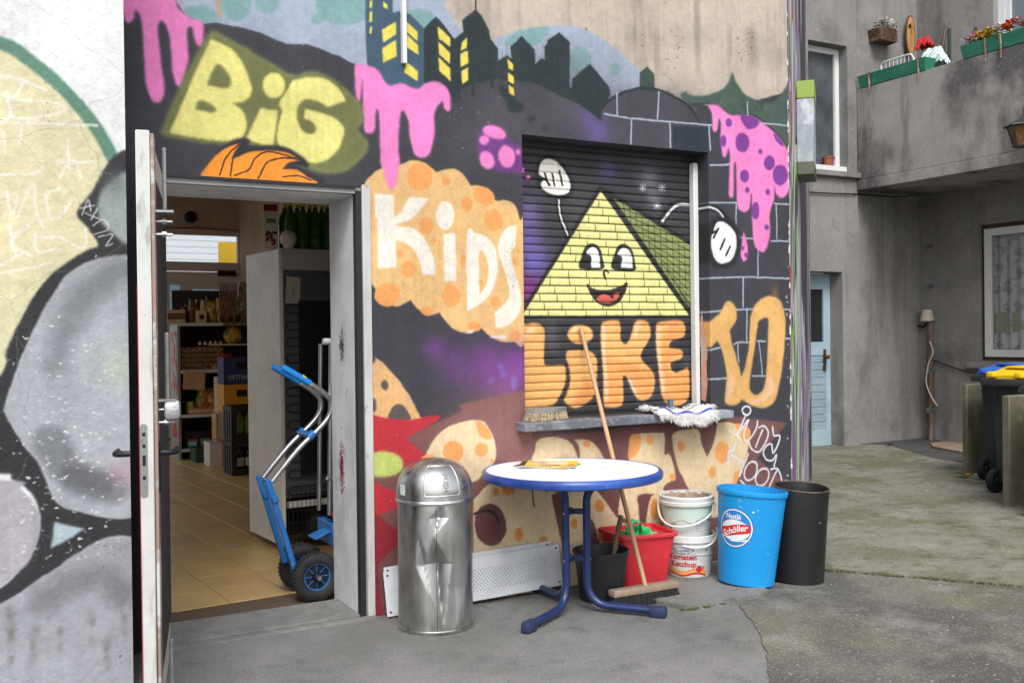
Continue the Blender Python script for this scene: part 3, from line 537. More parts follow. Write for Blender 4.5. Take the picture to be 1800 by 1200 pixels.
# neighbour's painted gable on the left
LY = -.55
Lf = Canvas(-3.6, -1.2, -.1, 4.6, 330, (234, 235, 235), LY)
Lf.poly([(-900, 160), (-300, 130), (0, 165), (100, 215), (220, 310), (330, 440), (405, 570), (390, 660), (300, 760), (380, 860), (300, 890), (200, 970), (120, 1090), (40, 1240), (-60, 1500), (-60, 1800), (-900, 1800)], (226, 218, 180), N_, soft=1)
Lf.line([(-700, 130), (-200, 118), (0, 150), (100, 208), (220, 312), (330, 440), (425, 610)], 16, (96, 138, 118), N_, soft=4, smooth=True)
G1, GB = (176, 180, 188), (48, 48, 52)
Lf.poly([(385, 570), (460, 550), (460, 900), (350, 905), (250, 955), (180, 1045), (120, 1140), (60, 1260), (20, 1240), (110, 1060), (200, 950), (300, 880), (345, 860), (310, 800), (272, 745), (320, 680)], GB, N_, soft=1)
Lf.poly([(460, 615), (385, 640), (345, 700), (350, 770), (400, 820), (460, 845)], (158, 168, 168), N_, soft=2)
Lf.mist(400, 640, 40, (96, 104, 104), N_, a=.6)
Lf.poly([(187, -159), (103, -56), (40, 100), (-15, 200), (-120, 240), (-900, 260), (-900, 520), (-60, 505), (40, 528), (110, 580), (132, 680), (90, 790), (0, 880), (-200, 960), (-200, 1010), (0, 935), (170, 830), (300, 740), (400, 712), (490, 735), (490, 735), (490, 630), (490, 630), (400, 655), (250, 630), (178, 592), (130, 475), (70, 400), (24, 320), (18, 275), (70, 130), (118, 19), (169, -71)], GB, O_, soft=1)
Lf.poly([(490, -217), (490, -217), (421, -215), (328, -202), (234, -155), (169, -71), (118, 19), (70, 130), (18, 275), (24, 320), (70, 400), (130, 475), (178, 592), (250, 630), (400, 655), (490, 632), (490, 632)], G1, O_, soft=1)
Lf.line([(90-5, 0), (8, 170)], 1, GB, O_)
Lf.poly([(-900, 530), (0, 530), (70, 560), (130, 650), (110, 760), (50, 840), (-200, 960), (-900, 1000)], (172, 168, 176), O_, soft=1)
Lf.poly([(-900, 1010), (-900, 1010), (-200, 1010), (0, 935), (170, 830), (300, 740), (400, 715), (490, 735), (490, 735), (490, 1500), (490, 1500), (-900, 1500), (-900, 1500)], (166, 168, 176), O_, soft=1)
Lf.poly([(180, 665), (282, 690), (165, 755)], (186, 204, 214), O_, smooth=False)
for k, l in enumerate(([(165, 400), (215, 490), (290, 535), (370, 555)], [(230, 510), (290, 530), (340, 545)])): Lf.line(l, 40-14*k, (84, 86, 92), O_, soft=12, a=.5)
Lf.line([(240, 1130), (300, 1030), (400, 960), (450, 940)], 34, (96, 100, 102), N_, soft=22, a=.5); Lf.line([(150, 920), (250, 860), (340, 850), (400, 900)], 34, (98, 100, 104), O_, soft=22, a=.5)
Lf.line([(200, 60), (180, 150)], 26, (120, 124, 130), O_, soft=22, a=.6); Lf.mist(400, 510, 40, (196, 150, 166), O_, a=.5); Lf.mist(400, 150, 60, (196, 206, 176), O_, a=.5)
TS = (238, 238, 228)
for l in ([(-60, 260), (60, 275), (160, 315)], [(80, 280), (50, 340), (10, 330)], [(20, 320), (35, 400), (0, 420)], [(60, 350), (200, 360), (215, 390), (110, 415), (40, 405)], [(-40, 425), (340, 440)], [(12, 460), (18, 530)], [(75, 440), (62, 510)], [(235, 490), (245, 600)], [(190, 565), (330, 568)], [(210, 625), (255, 560), (285, 620)], [(-30, 610), (120, 605), (150, 580)], [(20, 670), (40, 750), (60, 690)], [(60, 760), (115, 640), (125, 740), (150, 800)], [(210, 660), (165, 680), (170, 760), (215, 750), (250, 700)], [(30, 790), (55, 890), (40, 840), (100, 790), (40, 850), (110, 900)], [(120, 820), (130, 880), (200, 870)], [(120, 830), (200, 830)], [(210, 830), (290, 870), (300, 800)], [(-20, 940), (90, 880)], [(-20, 960), (180, 920)]):
    Lf.line(l, 3.4, TS, N_, soft=1.5, a=.8)
for l in ([(290, 750), (310, 700), (318, 740)], [(282, 728), (330, 720)], [(318, 770), (340, 730)], [(300, 745), (350, 770)], [(325, 790), (360, 770), (380, 800), (330, 820)], [(345, 830), (395, 820), (370, 860), (395, 850)]): Lf.line(l, 1.4, (225, 225, 225), N_)
weather(W); weather(Sh, .5); weather(Lf, .8, (.86, .85, .83))
for _k in range(170):
    _x, _y = random.uniform(20, 225), random.triangular(560, 1010, 860); Lf.poly([(_x+random.uniform(-5, 5), _y+random.uniform(-3, 3)) for _ in range(6)], (228, 227, 222), soft=0, a=.9)
for _k in range(9):
    _x, _y = random.uniform(10, 225), random.uniform(1030, 1120)
    for _q in range(14): Lf.ell(_x+random.gauss(0, 2.5), _y+random.uniform(0, 60), random.uniform(.6, 3), random.uniform(2, 7), (112, 106, 98), soft=2, a=.45)
# ------------------------------------------------------------------ walls with real openings
def cells(a0, a1, cuts, step):
    xs = sorted({a0, a1, *[c for c in cuts if a0 < c < a1]}); out = []
    for p, q in zip(xs, xs[1:]):
        n = max(1, int(math.ceil((q-p)/step))); out += [p+(q-p)*i/n for i in range(n)]
    return out+[a1]
def holed(mb, u0, u1, v0, v1, holes, fn, depth, step=.5, back=True):
    """front face at fn(u, v, 0), back at fn(u, v, depth), holes = (u0, u1, v0, v1) with reveals"""
    us = cells(u0, u1, [h[0] for h in holes]+[h[1] for h in holes], step); vs_ = cells(v0, v1, [h[2] for h in holes]+[h[3] for h in holes], step)
    inh = lambda u, v: any(h[0] < u < h[1] and h[2] < v < h[3] for h in holes)
    nu, nv = len(us), len(vs_)
    vv = [fn(u, v, d) for d in (0, depth) for v in vs_ for u in us]; ff = []
    id_ = lambda i, j, d: d*nu*nv+j*nu+i
    solid = [[not inh((us[i]+us[i+1])/2, (vs_[j]+vs_[j+1])/2) for i in range(nu-1)] for j in range(nv-1)]
    S = lambda i, j: 0 <= i < nu-1 and 0 <= j < nv-1 and solid[j][i]
    for j in range(nv-1):
        for i in range(nu-1):
            if not solid[j][i]: continue
            ff.append((id_(i, j, 0), id_(i+1, j, 0), id_(i+1, j+1, 0), id_(i, j+1, 0)))
            ff.append((id_(i, j, 1), id_(i, j+1, 1), id_(i+1, j+1, 1), id_(i+1, j, 1)))
            for (di, dj, a, b) in ((-1, 0, (i, j), (i, j+1)), (1, 0, (i+1, j), (i+1, j+1)), (0, -1, (i, j), (i+1, j)), (0, 1, (i, j+1), (i+1, j+1))):
                if not S(i+di, j+dj): ff.append((id_(*a, 0), id_(*b, 0), id_(*b, 1), id_(*a, 1)))
    return mb.add(vv, ff)

# ------------------------------------------------------------------ ground
def ground_mat(name, base, specs, bumps, rough=.9, alb=.9):
    return mat(name, base, rough, layers=specs, bump=bumps, alb=alb, spec=.25)
m_asph = ground_mat('yard_concrete', (132, 131, 130), (((92, 92, 91), 1.1, .42, .62, .8), ((140, 140, 138), 2.3, .5, .7, .6), ((78, 78, 77), 5., .55, .7, .5), ((168, 168, 165), 110, .56, .66, .6), ((88, 88, 87), 80, .54, .65, .6), ((116, 116, 100), .9, .55, .7, .5), ((205, 203, 196), 42, .69, .71, .85)), (90, .9))
m_moss = ground_mat('mossy_concrete', (134, 132, 122), (((104, 105, 80), 1.3, .44, .6, .8), ((154, 151, 140), 2.4, .54, .68, .65, (1, 1.5, 1)), ((86, 88, 62), 4.2, .54, .66, .75, (1, 1.4, 1)), ((96, 96, 82), 11, .52, .68, .6), ((80, 80, 66), 45, .54, .66, .55), ((172, 169, 160), 60, .58, .68, .5), ((206, 202, 194), 30, .7, .715, .8), ((70, 71, 60), 110, .56, .66, .5)), (80, 1.))
m_damp = ground_mat('damp_concrete', (114, 112, 106), (((82, 81, 79), 1.2, .42, .58, .85), ((118, 116, 90), .9, .5, .66, .75), ((146, 144, 138), 2.6, .52, .68, .6), ((84, 83, 80), 6, .56, .66, .6), ((82, 81, 79), 70, .54, .64, .65), ((164, 161, 154), 95, .56, .66, .65), ((206, 202, 194), 40, .68, .7, .9), ((186, 182, 174), 24, .71, .73, .8)), (90, .9))
MB().add([(-90, -90, 0), (90, -90, 0), (90, 110, 0), (-90, 110, 0), (-2.68, .37, 0), (1.88, .37, 0), (1.88, 9.99, 0), (-2.68, 9.99, 0)], [(0, 1, 5, 4), (1, 2, 6, 5), (2, 3, 7, 6), (3, 0, 4, 7)]).obj('ground', m_asph, kind='structure')
def slab(name, pts, z, m, h=.05, parent=None):
    P = [(p[0], p[1]) for p in pts]
    return MB().prism(P, z-h, z).obj(name, m, kind='structure', angle=20)
# mossy yard towards the houses, a finger higher than the apron in front of the shop
e0, e1 = onz(1405, 1000), onz(1800, 1034)
edge = [Vector((e0[0], e0[1]))+(Vector((e1[0], e1[1]))-Vector((e0[0], e0[1])))*t for t in (-.6, 0, .2, .4, .6, .8, 1, 3, 6)]
edge = [(p.x+random.uniform(-.012, .012), p.y+random.uniform(-.012, .012)) for p in edge]
slab('yard_paving', edge+[(30, -9), (30, 40), (2.2, 40), (2.2, .06)], .022, m_moss)
# concrete apron and its older neighbour with a ragged joint
j = [onz(x, y) for x, y in ((1470, 1003), (1300, 1062), (1338, 1120), (1349, 1160), (1353, 1200))]
def rag(a, b, n, s):
    return [tuple((a+(b-a)*i/n+np.array((random.gauss(0, s), random.gauss(0, s), 0))*(0 < i < n))[:2]) for i in range(n)]
ap = rag(j[1], j[2], 9, .006)+rag(j[2], j[3], 6, .005)+rag(j[3], j[4], 6, .005)+[(j[4][0], j[4][1]), (.2, -4.2), (4, -6), (9, -5), (edge[7][0], edge[7][1]), (edge[6][0], edge[6][1]), (edge[4][0]-.01, edge[4][1]-.01), (edge[2][0]-.01, edge[2][1]-.01), (edge[1][0]-.01, edge[1][1]-.02)]
slab('damp_paving', ap, .006, m_damp)
k = [onz(x, y) for x, y in ((1205, 1072), (1262, 1063), (1335, 1052), (1352, 1044))]
MB().prism([(p[0], p[1]) for p in k]+[(k[3][0]+.12, -.25), (2.85, -.02), (1.3, -.02), (k[0][0]-.05, k[0][1]+.12)], -.03, .024).obj('kerb_slab', m_asph, kind='structure', angle=20)
pt = [onz(x, y) for x, y in ((1505, 783), (1560, 785), (1640, 808), (1720, 822), (1800, 812), (1800, 790), (1660, 776), (1520, 779))]
slab('asphalt_patch', [(p[0], p[1]) for p in pt[:5]]+[(9.2, 1.6), (9.2, 4.0), (7.8, 4.0)], .026, ground_mat('old_asphalt', (84, 83, 83), (((64, 64, 64), 3, .45, .65, .7), ((110, 108, 104), 6, .55, .7, .5)), (150, .6)), .01)
# moss along the joints
m_mossy = mat('moss', (86, 96, 52), .95, layers=(((60, 70, 36), 30, .4, .6, .8),), bump=(200, 1.))
mb = MB()
for a, b, n, s in ((e0, e1, 260, .007), (k[0], k[3], 160, .011)):
    for i in range(n):
        t = random.random()**1.1; p = a+(b-a)*t
        r = s*random.uniform(.4, 1.3)
        mb.lathe([(r, 0), (r*.7, r*.4), (.0005, r*.55)], 6, (p[0]+random.gauss(0, .012), p[1]+random.gauss(0, .012), .004 if b is not e1 else .014))
mb.obj('moss_clumps', m_mossy, label='dark green moss growing along the paving joints', cat='moss', kind='stuff')

# ------------------------------------------------------------------ shop building
shop = thing('shop_building', 'shop front covered in a black, pink and orange street-art mural', 'building')
DX0, DX1, DZ = -1.035, -.010, 2.172
WX0, WX1, WZ0, WZ1 = .885, 2.19, .945, 2.513
m_wall = painted('mural_paint', W, bump=(110, .9), grime=.07, chips=((46, .74, .5, (.55, .53, .5)),), alb=.84)
mb = MB(); holed(mb, -1.35, 2.85, -.05, 4.6, [(DX0, DX1, -.06, DZ), (WX0, WX1, WZ0, WZ1)], lambda u, v, d: (u, d, v), .42)
o = mb.obj('front_wall', m_wall, shop, angle=20); W.uv(o.data)
m_pl = mat('grey_plaster', (172, 172, 173), .85, layers=(((140, 140, 142), 3, .4, .65, .7), ((196, 196, 196), 6, .5, .7, .6), ((110, 110, 112), 11, .62, .72, .5, (1, 1, .3))), bump=(40, .35), spec=.2)
m_in = mat('shop_wall_paint', (196, 176, 156), .8, layers=(((170, 150, 132), 2, .4, .65, .6),), bump=(30, .15), spec=.2)
m_white = mat('white_paint', (226, 226, 224), .5, layers=(((200, 198, 192), 7, .5, .7, .6), ((120, 112, 104), 28, .68, .74, .6)), bump=(25, .12))
m_black = mat('black_rubber', (34, 34, 37), .6, layers=(((60, 60, 62), 30, .55, .7, .6),))
MB().bx(-3.2, -1.352, .002, .42, -.05, 4.6).obj('hidden_wall', m_in, shop)
# right flank runs off obliquely from the corner
t = bpy.data.materials.new('streaked_graffiti'); t.use_nodes = True; n_, l_ = t.node_tree.nodes, t.node_tree.links
tcn = n_.new('ShaderNodeTexCoord'); mp = n_.new('ShaderNodeMapping'); mp.inputs['Scale'].default_value = (1, 1, .22); l_.new(tcn.outputs['Object'], mp.inputs[0])
n1 = n_.new('ShaderNodeTexNoise'); n1.inputs['Scale'].default_value = 1.0; n1.inputs['Detail'].default_value = 2; n1.inputs['Distortion'].default_value = 1.6; l_.new(mp.outputs[0], n1.inputs['Vector'])
cr = n_.new('ShaderNodeValToRGB'); cr.color_ramp.interpolation = 'CONSTANT'; el = cr.color_ramp.elements
for i, (p, c) in enumerate(((0, (70, 66, 78)), (.36, (196, 200, 206)), (.41, (150, 84, 160)), (.44, (120, 126, 138)), (.475, (40, 40, 46)), (.49, (206, 208, 212)), (.53, (140, 186, 70)), (.55, (70, 74, 84)), (.58, (214, 216, 218)), (.62, (196, 80, 70)), (.645, (110, 116, 128)))):
    e = el[i] if i < 2 else el.new(p); e.position = p; e.color = (*(lin(c)*.85), 1)
l_.new(n1.outputs['Fac'], cr.inputs[0]); l_.new(cr.outputs[0], n_['Principled BSDF'].inputs['Base Color']); n_['Principled BSDF'].inputs['Roughness'].default_value = .7
SA = math.radians(47.6); sdir = np.array((math.sin(SA), math.cos(SA))); snor = np.array((math.cos(SA), -math.sin(SA)))
c0 = np.array((2.85, .0)); c1 = c0+sdir*3.45
MB().prism([tuple(c0+snor*.002), tuple(c1), tuple(c1-snor*.3), (2.55, .425), (2.85, .425), (2.85, .003)], -.05, 4.6).obj('side_wall', t, shop, angle=20)
MB().bx(c1[0]-.2, c1[0], c1[1]+.01, 12, -.05, 4.6).obj('flank_wall', m_pl, shop)
MB().prism([(-3.2, .01), (2.84, .01), tuple(c1-snor*.02), (c1[0], 12), (-3.2, 12)], 4.602, 4.75).obj('roof', m_asph, shop)
# roughly broken corner arris
mb = MB()
for i in range(44):
    z = random.uniform(.25, 3.6); r = random.uniform(.004, .011)
    mb.lathe([(r, -r*2.2), (r*1.1, 0), (.0008, r*2.6)], 5, (2.849, -.001, z), sx=.8, sy=.5)
mb.obj('chipped_corner', mat('bare_render', (205, 203, 198), .9), shop, kind='stuff')
# window sill
m_sill = mat('painted_stone', (146, 150, 160), .7, layers=(((74, 76, 84), 4, .42, .6, .8), ((176, 182, 194), 22, .55, .7, .7), ((52, 52, 56), 40, .62, .7, .6)), bump=(45, .5))
MB().box((1.555, .04, .918), (1.46, .29, .05), bev=.006).obj('window_sill', m_sill, shop)
# roller shutter
sh = mkobj('roller_shutter', None, shop)
m_sh = painted('shutter_paint', Sh, rough=.55, spec=.35, bump=(30, .08), grime=.15)
for i in range(NSL):
    z = SZ0+i*SLAT; hz = SLAT
    mb = MB(); prof = [(.008, .0), (.007, .0022), (.0012, .0042), (0, .010), (-.0006, .022), (.0002, .034), (.0014, .0425), (.0075, .0455), (.008, .0462)]
    x0, x1 = WX0+.005, WX1-.004
    vv = [(x, SY+y, z+q) for x in (x0, x1) for y, q in prof]; n = len(prof)
    mb.add(vv, [(q, n+q, n+q+1, q+1) for q in range(n-1)])
    o = mb.obj('slat', m_sh, sh, angle=60); Sh.uv(o.data)
MB().bx(WX0, WX1, SY+.012, SY+.03, SZ0-.01, WZ1+.02).obj('backing', m_black, sh)
MB().bx(WX1-.04, WX1-.004, SY-.05, SY-.004, WZ0+.0, WZ1-.05, bev=.004).obj('guide_rail', m_white, sh)
MB().bx(WX0+.004, WX0+.03, SY-.04, SY-.004, WZ0+.0, WZ1-.0).obj('guide_rail', m_black, sh)
MB().bx(WX0+.005, WX1-.005, SY-.02, SY-.004, SZ0-.009, SZ0+.004).obj('bottom_bar', m_black, sh)
# chipped brick showing in the right reveal
mb = MB(); 
pk = [(0, 1.0), (.06, .99), (.085, 1.1), (.075, 1.2), (.09, 1.3), (.05, 1.42), (.02, 1.55), (0, 1.5)]
mb.add([(WX1-.0025, SY-.055-.7*a, z) for a, z in pk], [list(range(len(pk)))]); mb.obj('bare_brick_patch', mat('flaked_brick', (206, 150, 132), .9, layers=(((190, 176, 160), 14, .45, .6, .9), ((120, 84, 74), 30, .6, .7, .7)), bump=(60, .8)), shop)
# door surround
fr = mkobj('door_frame', None, shop)
MB().bx(-.046, -.002, -.014, .05, 0, 2.178, bev=.003).obj('jamb', mat('worn_jamb', (196, 195, 192), .6, layers=(((160, 158, 154), 5, .45, .65, .7, (1, 1, .3)), ((110, 104, 98), 18, .62, .7, .7, (1, 1, .4))), bump=(30, .3)), fr)
MB().bx(-.074, -.0462, .004, .05, 0, 2.15).obj('gasket', m_black, fr)
MB().bx(-1.03, -.047, .012, .05, 2.135, 2.178).obj('head', m_pl, fr)
MB().bx(-1.03, -.075, -.004, .003, 2.158, 2.172).obj('gasket', m_black, fr)
MB().bx(-1.04, -1.0, .0, .05, 0, 2.15).obj('jamb', m_white, fr)
m_rev = mat('door_reveal_plaster', (222, 223, 224), .85, alb=1., layers=(((188, 189, 192), 3, .4, .62, .8, (1, 1, .4)), ((236, 236, 236), 5, .5, .7, .6), ((120, 121, 124), 9, .66, .74, .6, (1, 1, .5)), ((158, 154, 150), 60, .64, .7, .4)), bump=(40, .4), spec=.2)
MB().bx(-.074, .3, .0505, .4205, 0, 2.17).obj('door_reveal', m_rev, shop)
MB().bx(-1.2, .3, .0505, .4205, 2.128, 2.4).obj('door_lintel', m_rev, shop)
MB().bx(-1.3, -1.03, .0505, .4205, 0, 2.17).obj('door_reveal', m_rev, shop)
# two smears on the reveal: red spray and a grey scuff, thin flakes of paint
def smear(z0, dz, y0, dy, rgb, n, name):
    mb = MB(); 
    for i in range(n):
        y, z = random.gauss(y0, dy), random.gauss(z0, dz); r = random.uniform(.0015, .004)
        mb.add([(-.0752, y+r*math.cos(a), z+1.6*r*math.sin(a)) for a in np.arange(6)*PI/3], [list(range(6))])
    mb.obj(name, mat(name, rgb, .8), shop, kind='stuff')
smear(.73, .075, .27, .02, (176, 70, 82), 420, 'red_spray_mark'); smear(1.37, .05, .24, .02, (128, 129, 132), 300, 'grey_scuff')
m_thr = mat('threshold_concrete', (132, 131, 129), .9, layers=(((104, 104, 102), 4, .4, .65, .7), ((156, 155, 152), 9, .5, .7, .5)), bump=(90, .5), spec=.2)
MB().bx(-1.03, -.003, -.05, .0, -.06, .012, bev=.004).obj('threshold', m_thr, shop); MB().bx(-1.03, -.074, .014, .36, -.06, .02, bev=.004).obj('threshold', m_thr, shop)
MB().bx(-1.03, -.076, .0005, .0135, -.05, .004).obj('threshold_groove', mat('rusty_rail', (62, 52, 46), .6, .6), shop)
# open door leaf, swung out past square
lf = mkobj('door', None, shop, (-1.03, -.02, 0)); p = onz(246, 228, 2.14); ang = math.atan2(p[1]+.02, p[0]+1.03); lw = math.hypot(p[1]+.02, p[0]+1.03)
lf.rotation_euler = (0, 0, ang)                                   # local x runs along the leaf, y is its outer face
m_door = mat('door_white', (204, 203, 200), .5, layers=(((180, 178, 174), 4, .45, .7, .7), ((116, 110, 104), 10, .58, .7, .7, (1, 1, .3)), ((90, 80, 72), 60, .66, .72, .6)), bump=(20, .1))
MB().bx(0, lw, -.016, .03, .012, 2.14, bev=.003).obj('leaf', m_door, lf)
MB().bx(lw-.1, lw-.004, .032, .044, .03, 2.13, bev=.002).obj('rebate', mat('door_inner', (150, 128, 116), .6, layers=(((206, 202, 198), 6, .5, .6, .9),)), lf)
MB().bx(.1, lw-.2, .032, .04, .2, 2.0, bev=.002).obj('inner_panel', m_black, lf)
MB().bx(lw-.012, lw-.002, -.018, -.0155, .012, 1.6).obj('red_edge', mat('red_edge', (170, 46, 58), .5), lf)
m_stl = mat('galvanised_steel', (170, 172, 174), .38, .9, layers=(((120, 120, 120), 20, .5, .7, .6),)); m_dk = mat('dark_metal', (44, 46, 50), .42, .6)
lp = mkobj('lock_plate', None, lf)
MB().prism([(a*.012 if abs(a) < 2 else 0, b) for a, b in [(math.cos(q), .115+.012*math.sin(q)) for q in np.linspace(0, PI, 9)]+[(math.cos(q), -.115+.012*math.sin(q)) for q in np.linspace(PI, 2*PI, 9)]], 0, .003, Matrix.Translation((lw+.0005, -.003, 1.0)) @ Matrix(((0, 0, 1, 0), (1, 0, 0, 0), (0, 1, 0, 0), (0, 0, 0, 1)))).obj('plate', m_stl, lp)
for z in (.09, -.012, -.06, .05): MB().bx(lw+.002, lw+.006, -.007, .003, 1.0+z-.006, 1.0+z+(.03 if z == -.012 else .006)).obj('keeper' if z == -.012 else 'screw', m_dk, lp)
def rack(z0, z1, zb, n=2):
    r = mkobj('bar_rack', None, lf)
    mb = MB(); pts = []; k = int((z1-z0)/.012)
    mb.tube([(lw-.055, .075, z0+(z1-z0)*i/(2*k)) for i in range(2*k+1)], [.0085 if i % 2 else .0065 for i in range(2*k+1)], 8); mb.obj('threaded_bar', m_stl, r)
    MB().bx(lw-.085, lw-.02, .03, .105, zb, zb+.008).obj('bracket', m_stl, r)
    for d in (.03, .075):
        MB().tube([(lw-.05, .03, zb-d), (lw-.05, .1, zb-d)], .005, 8).obj('bolt', m_stl, r); MB().tube([(lw-.05, .065, zb-d), (lw-.05, .08, zb-d)], .011, 6).obj('nut', m_stl, r)
rack(1.87, 2.09, 1.86); rack(1.2, 1.44, 1.2); rack(.16, .36, .15)
MB().box((lw-.05, .09, 1.17), (.055, .055, .07), bev=.015, seg=2).obj('foil_wrapped_lock', mat('foil', (206, 208, 210), .3, .8, bump=(50, .9)), lf)
hd = mkobj('handle', None, lf)
MB().bx(lw-.06, lw-.03, .043, .052, .88, 1.06, bev=.003).obj('plate', m_dk, hd); MB().tube([(lw-.045, .05, 1.02), (lw-.045, .085, 1.02), (lw-.06, .1, 1.02), (lw-.16, .1, 1.018)], .011, 10).obj('lever', m_dk, hd)
MB().tube([(lw-.045, -.05, 1.02), (lw-.045, -.085, 1.02), (lw-.06, -.1, 1.02), (lw-.16, -.1, 1.018)], .011, 10).obj('lever', m_dk, hd)
# white cable trunking on the wall
p = ony(709, 113); MB().bx(p[0]-.013, p[0]+.013, -.024, .004, p[2], 4.55, bev=.003).obj('cable_trunking', mat('white_plastic', (232, 232, 234), .4), shop)

# neighbour's gable
L0 = ony(226, 620, LY)[0]
mb = MB(); holed(mb, -6.5, L0, -.05, 4.6, [], lambda u, v, d: (u, LY+d, v), .53, step=1.)
m_left = painted('gable_paint', Lf, bump=(26, 1.), grime=.06, alb=.8, chips=((24, .675, .85, (.75, .74, .7)), (55, .70, .5, (.6, .58, .55))), cracks=.28)
o = mb.obj('neighbour_gable_wall', m_left, angle=20, label='white gable wall painted with a yellow belly and grey stones, left edge', cat='wall'); Lf.uv(o.data)

# ------------------------------------------------------------------ shop interior (setting)
BY = 10.
fl = MB().bx(-2.7, 1.9, .36, BY, -.06, -.004).obj('shop_floor', mat('grout', (92, 78, 62), .9), kind='structure')
m_tile = mat('floor_tile', (206, 170, 112), .36, layers=(((180, 150, 108), 3.2, .4, .65, .7), ((222, 196, 154), 60, .6, .72, .6), ((120, 96, 70), 90, .62, .74, .5), ((130, 104, 78), 1.6, .55, .75, .5)), bump=(18, .08), spec=.4, coord='World')
TS_ = .333; tm = MB().box((0, 0, -.006), (TS_-.006, TS_-.006, .012), bev=.002).mesh('tile', mat('floor_tile', 0))
RA = math.radians(4.1)
def proj(p):
    v = np.array(p)-CAM; z = v@FW; return 900+1750*(v@RT)/z, 600-1750*(v@UP)/z
spots = []
for i in range(-10, 10):
    for j_ in range(-1, 31):
        u, v = (i+.5)*TS_-.19, .36+(j_+.5)*TS_; x, y = u*math.cos(RA)-v*math.sin(RA), u*math.sin(RA)+v*math.cos(RA)
        if -2.36 < x < 1.56 and .54 < y < BY-.18:
            px_, py_ = proj((x, y, 0)); spots.append((0 if 260 < px_ < 620 else 1, math.hypot(x-CAM[0], y-CAM[1]), x, y))
spots.sort()
for _, _, x, y in spots[:290]: mkobj('tile', tm, fl, (x, y, random.uniform(-.0006, .0006)), RA)
mb = MB()
for _, _, x, y in spots[290:]: mb.box((x, y, -.006), (TS_-.006, TS_-.006, .012), rz=RA)
if mb.v: mb.obj('tiling', m_tile, fl, kind='stuff')
MB().bx(-2.7, 1.9, .43, BY, 3.46, 3.6).obj('shop_ceiling', m_in, kind='structure')
MB().bx(1.75, 1.9, .43, BY, -.05, 3.459).obj('shop_wall_right', m_in, kind='structure')
mb = MB(); holed(mb, .43, BY, -.05, 3.459, [(1.8, 9.4, .6, 3.1)], lambda u, v, d: (-2.55-d, u, v), .15, step=2); mb.obj('shop_wall_left', m_in, kind='structure')  # opening out of view, put in to let daylight into the shop
q0, q1 = ony(283, 420, BY), ony(415, 463, BY)
UX0, UX1, UZ1 = ony(272, 405, BY)[0], ony(427, 405, BY)[0], ony(350, 404, BY)[2]
mb = MB(); holed(mb, -2.7, 1.9, -.05, 3.459, [(UX0, UX1, -.06, UZ1), (-2.4, UX0-.15, .3, 3.2)], lambda u, v, d: (u, BY+d, v), .3)  # wide opening left of the door is unseen, added to brighten the interior
mb.obj('shop_wall_back', m_in, kind='structure')
bd = thing('back_door', 'white framed glazed back door with a wide transom window', 'door', (0, 0, 0))
def frame(x0, x1, z0, z1, w_, y0, y1, name, m, par):
    MB().bx(x0, x0+w_, y0, y1, z0, z1).bx(x1-w_, x1, y0, y1, z0, z1).bx(x0+w_, x1-w_, y0, y1, z0, z0+w_).bx(x0+w_, x1-w_, y0, y1, z1-w_, z1).obj(name, m, par)
m_fr = mat('back_door_frame', (206, 198, 190), .5); m_gl = mat('pane_glass', (235, 240, 242), .02, trans=1., alb=1.); m_gd = mat('tinted_pane', (96, 120, 134), .05, trans=1., alb=1.)
zt = q1[2]-.06
frame(UX0, UX1, zt, UZ1, .07, BY+.02, BY+.12, 'transom_frame', m_fr, bd); frame(UX0, UX1, 0, zt, .06, BY+.02, BY+.12, 'door_frame', m_fr, bd)
MB().bx(UX0+.07, UX1-.07, BY+.06, BY+.066, zt+.07, UZ1-.07).obj('transom_pane', m_gl, bd)
def leafp(xa, xb, pa, pb, pz0, pz1):
    mb = MB(); holed(mb, xa, xb, .02, zt-.07, [(pa, pb, pz0, pz1)], lambda u, v, d: (u, BY+.05+d, v), .06, step=3); o_ = mb.obj('leaf', m_fr, bd); MB().bx(pa+.002, pb-.002, BY+.08, BY+.086, pz0+.002, pz1-.002).obj('pane', m_gd, o_)
xm = ony(326, 600, BY)[0]; a_, b_ = ony(299, 500, BY), ony(319, 560, BY); c_, d_ = ony(339, 508, BY), ony(396, 560, BY)
leafp(UX0+.062, xm-.004, a_[0], b_[0], .9, a_[2]); leafp(xm+.004, UX1-.062, c_[0], d_[0], .9, c_[2])
MB().bx(d_[0]-.1, d_[0]+.16, BY-.03, BY+.018, zt-.13, zt-.05).obj('door_closer', m_dk, bd)
mb = MB(); v_ = ony(335, 382, BY); mb.lathe([(.085, 0), (.085, .03), (.06, .045), (.02, .05), (.0008, .05)], 20); o = mb.obj('wall_vent', m_dk, label='round black vent cover high on the shop back wall', cat='vent', loc=(v_[0], BY-.002, v_[2]), rz=(PI/2, 0, 0))
c2 = [ony(x, y, BY-.02) for x, y in ((272, 402), (300, 401), (345, 400), (400, 404), (432, 408), (450, 390))]
MB().tube(c2, .006, 6).obj('ceiling_cable', m_dk, label='dark cable sagging along the back wall above the transom', cat='cable')
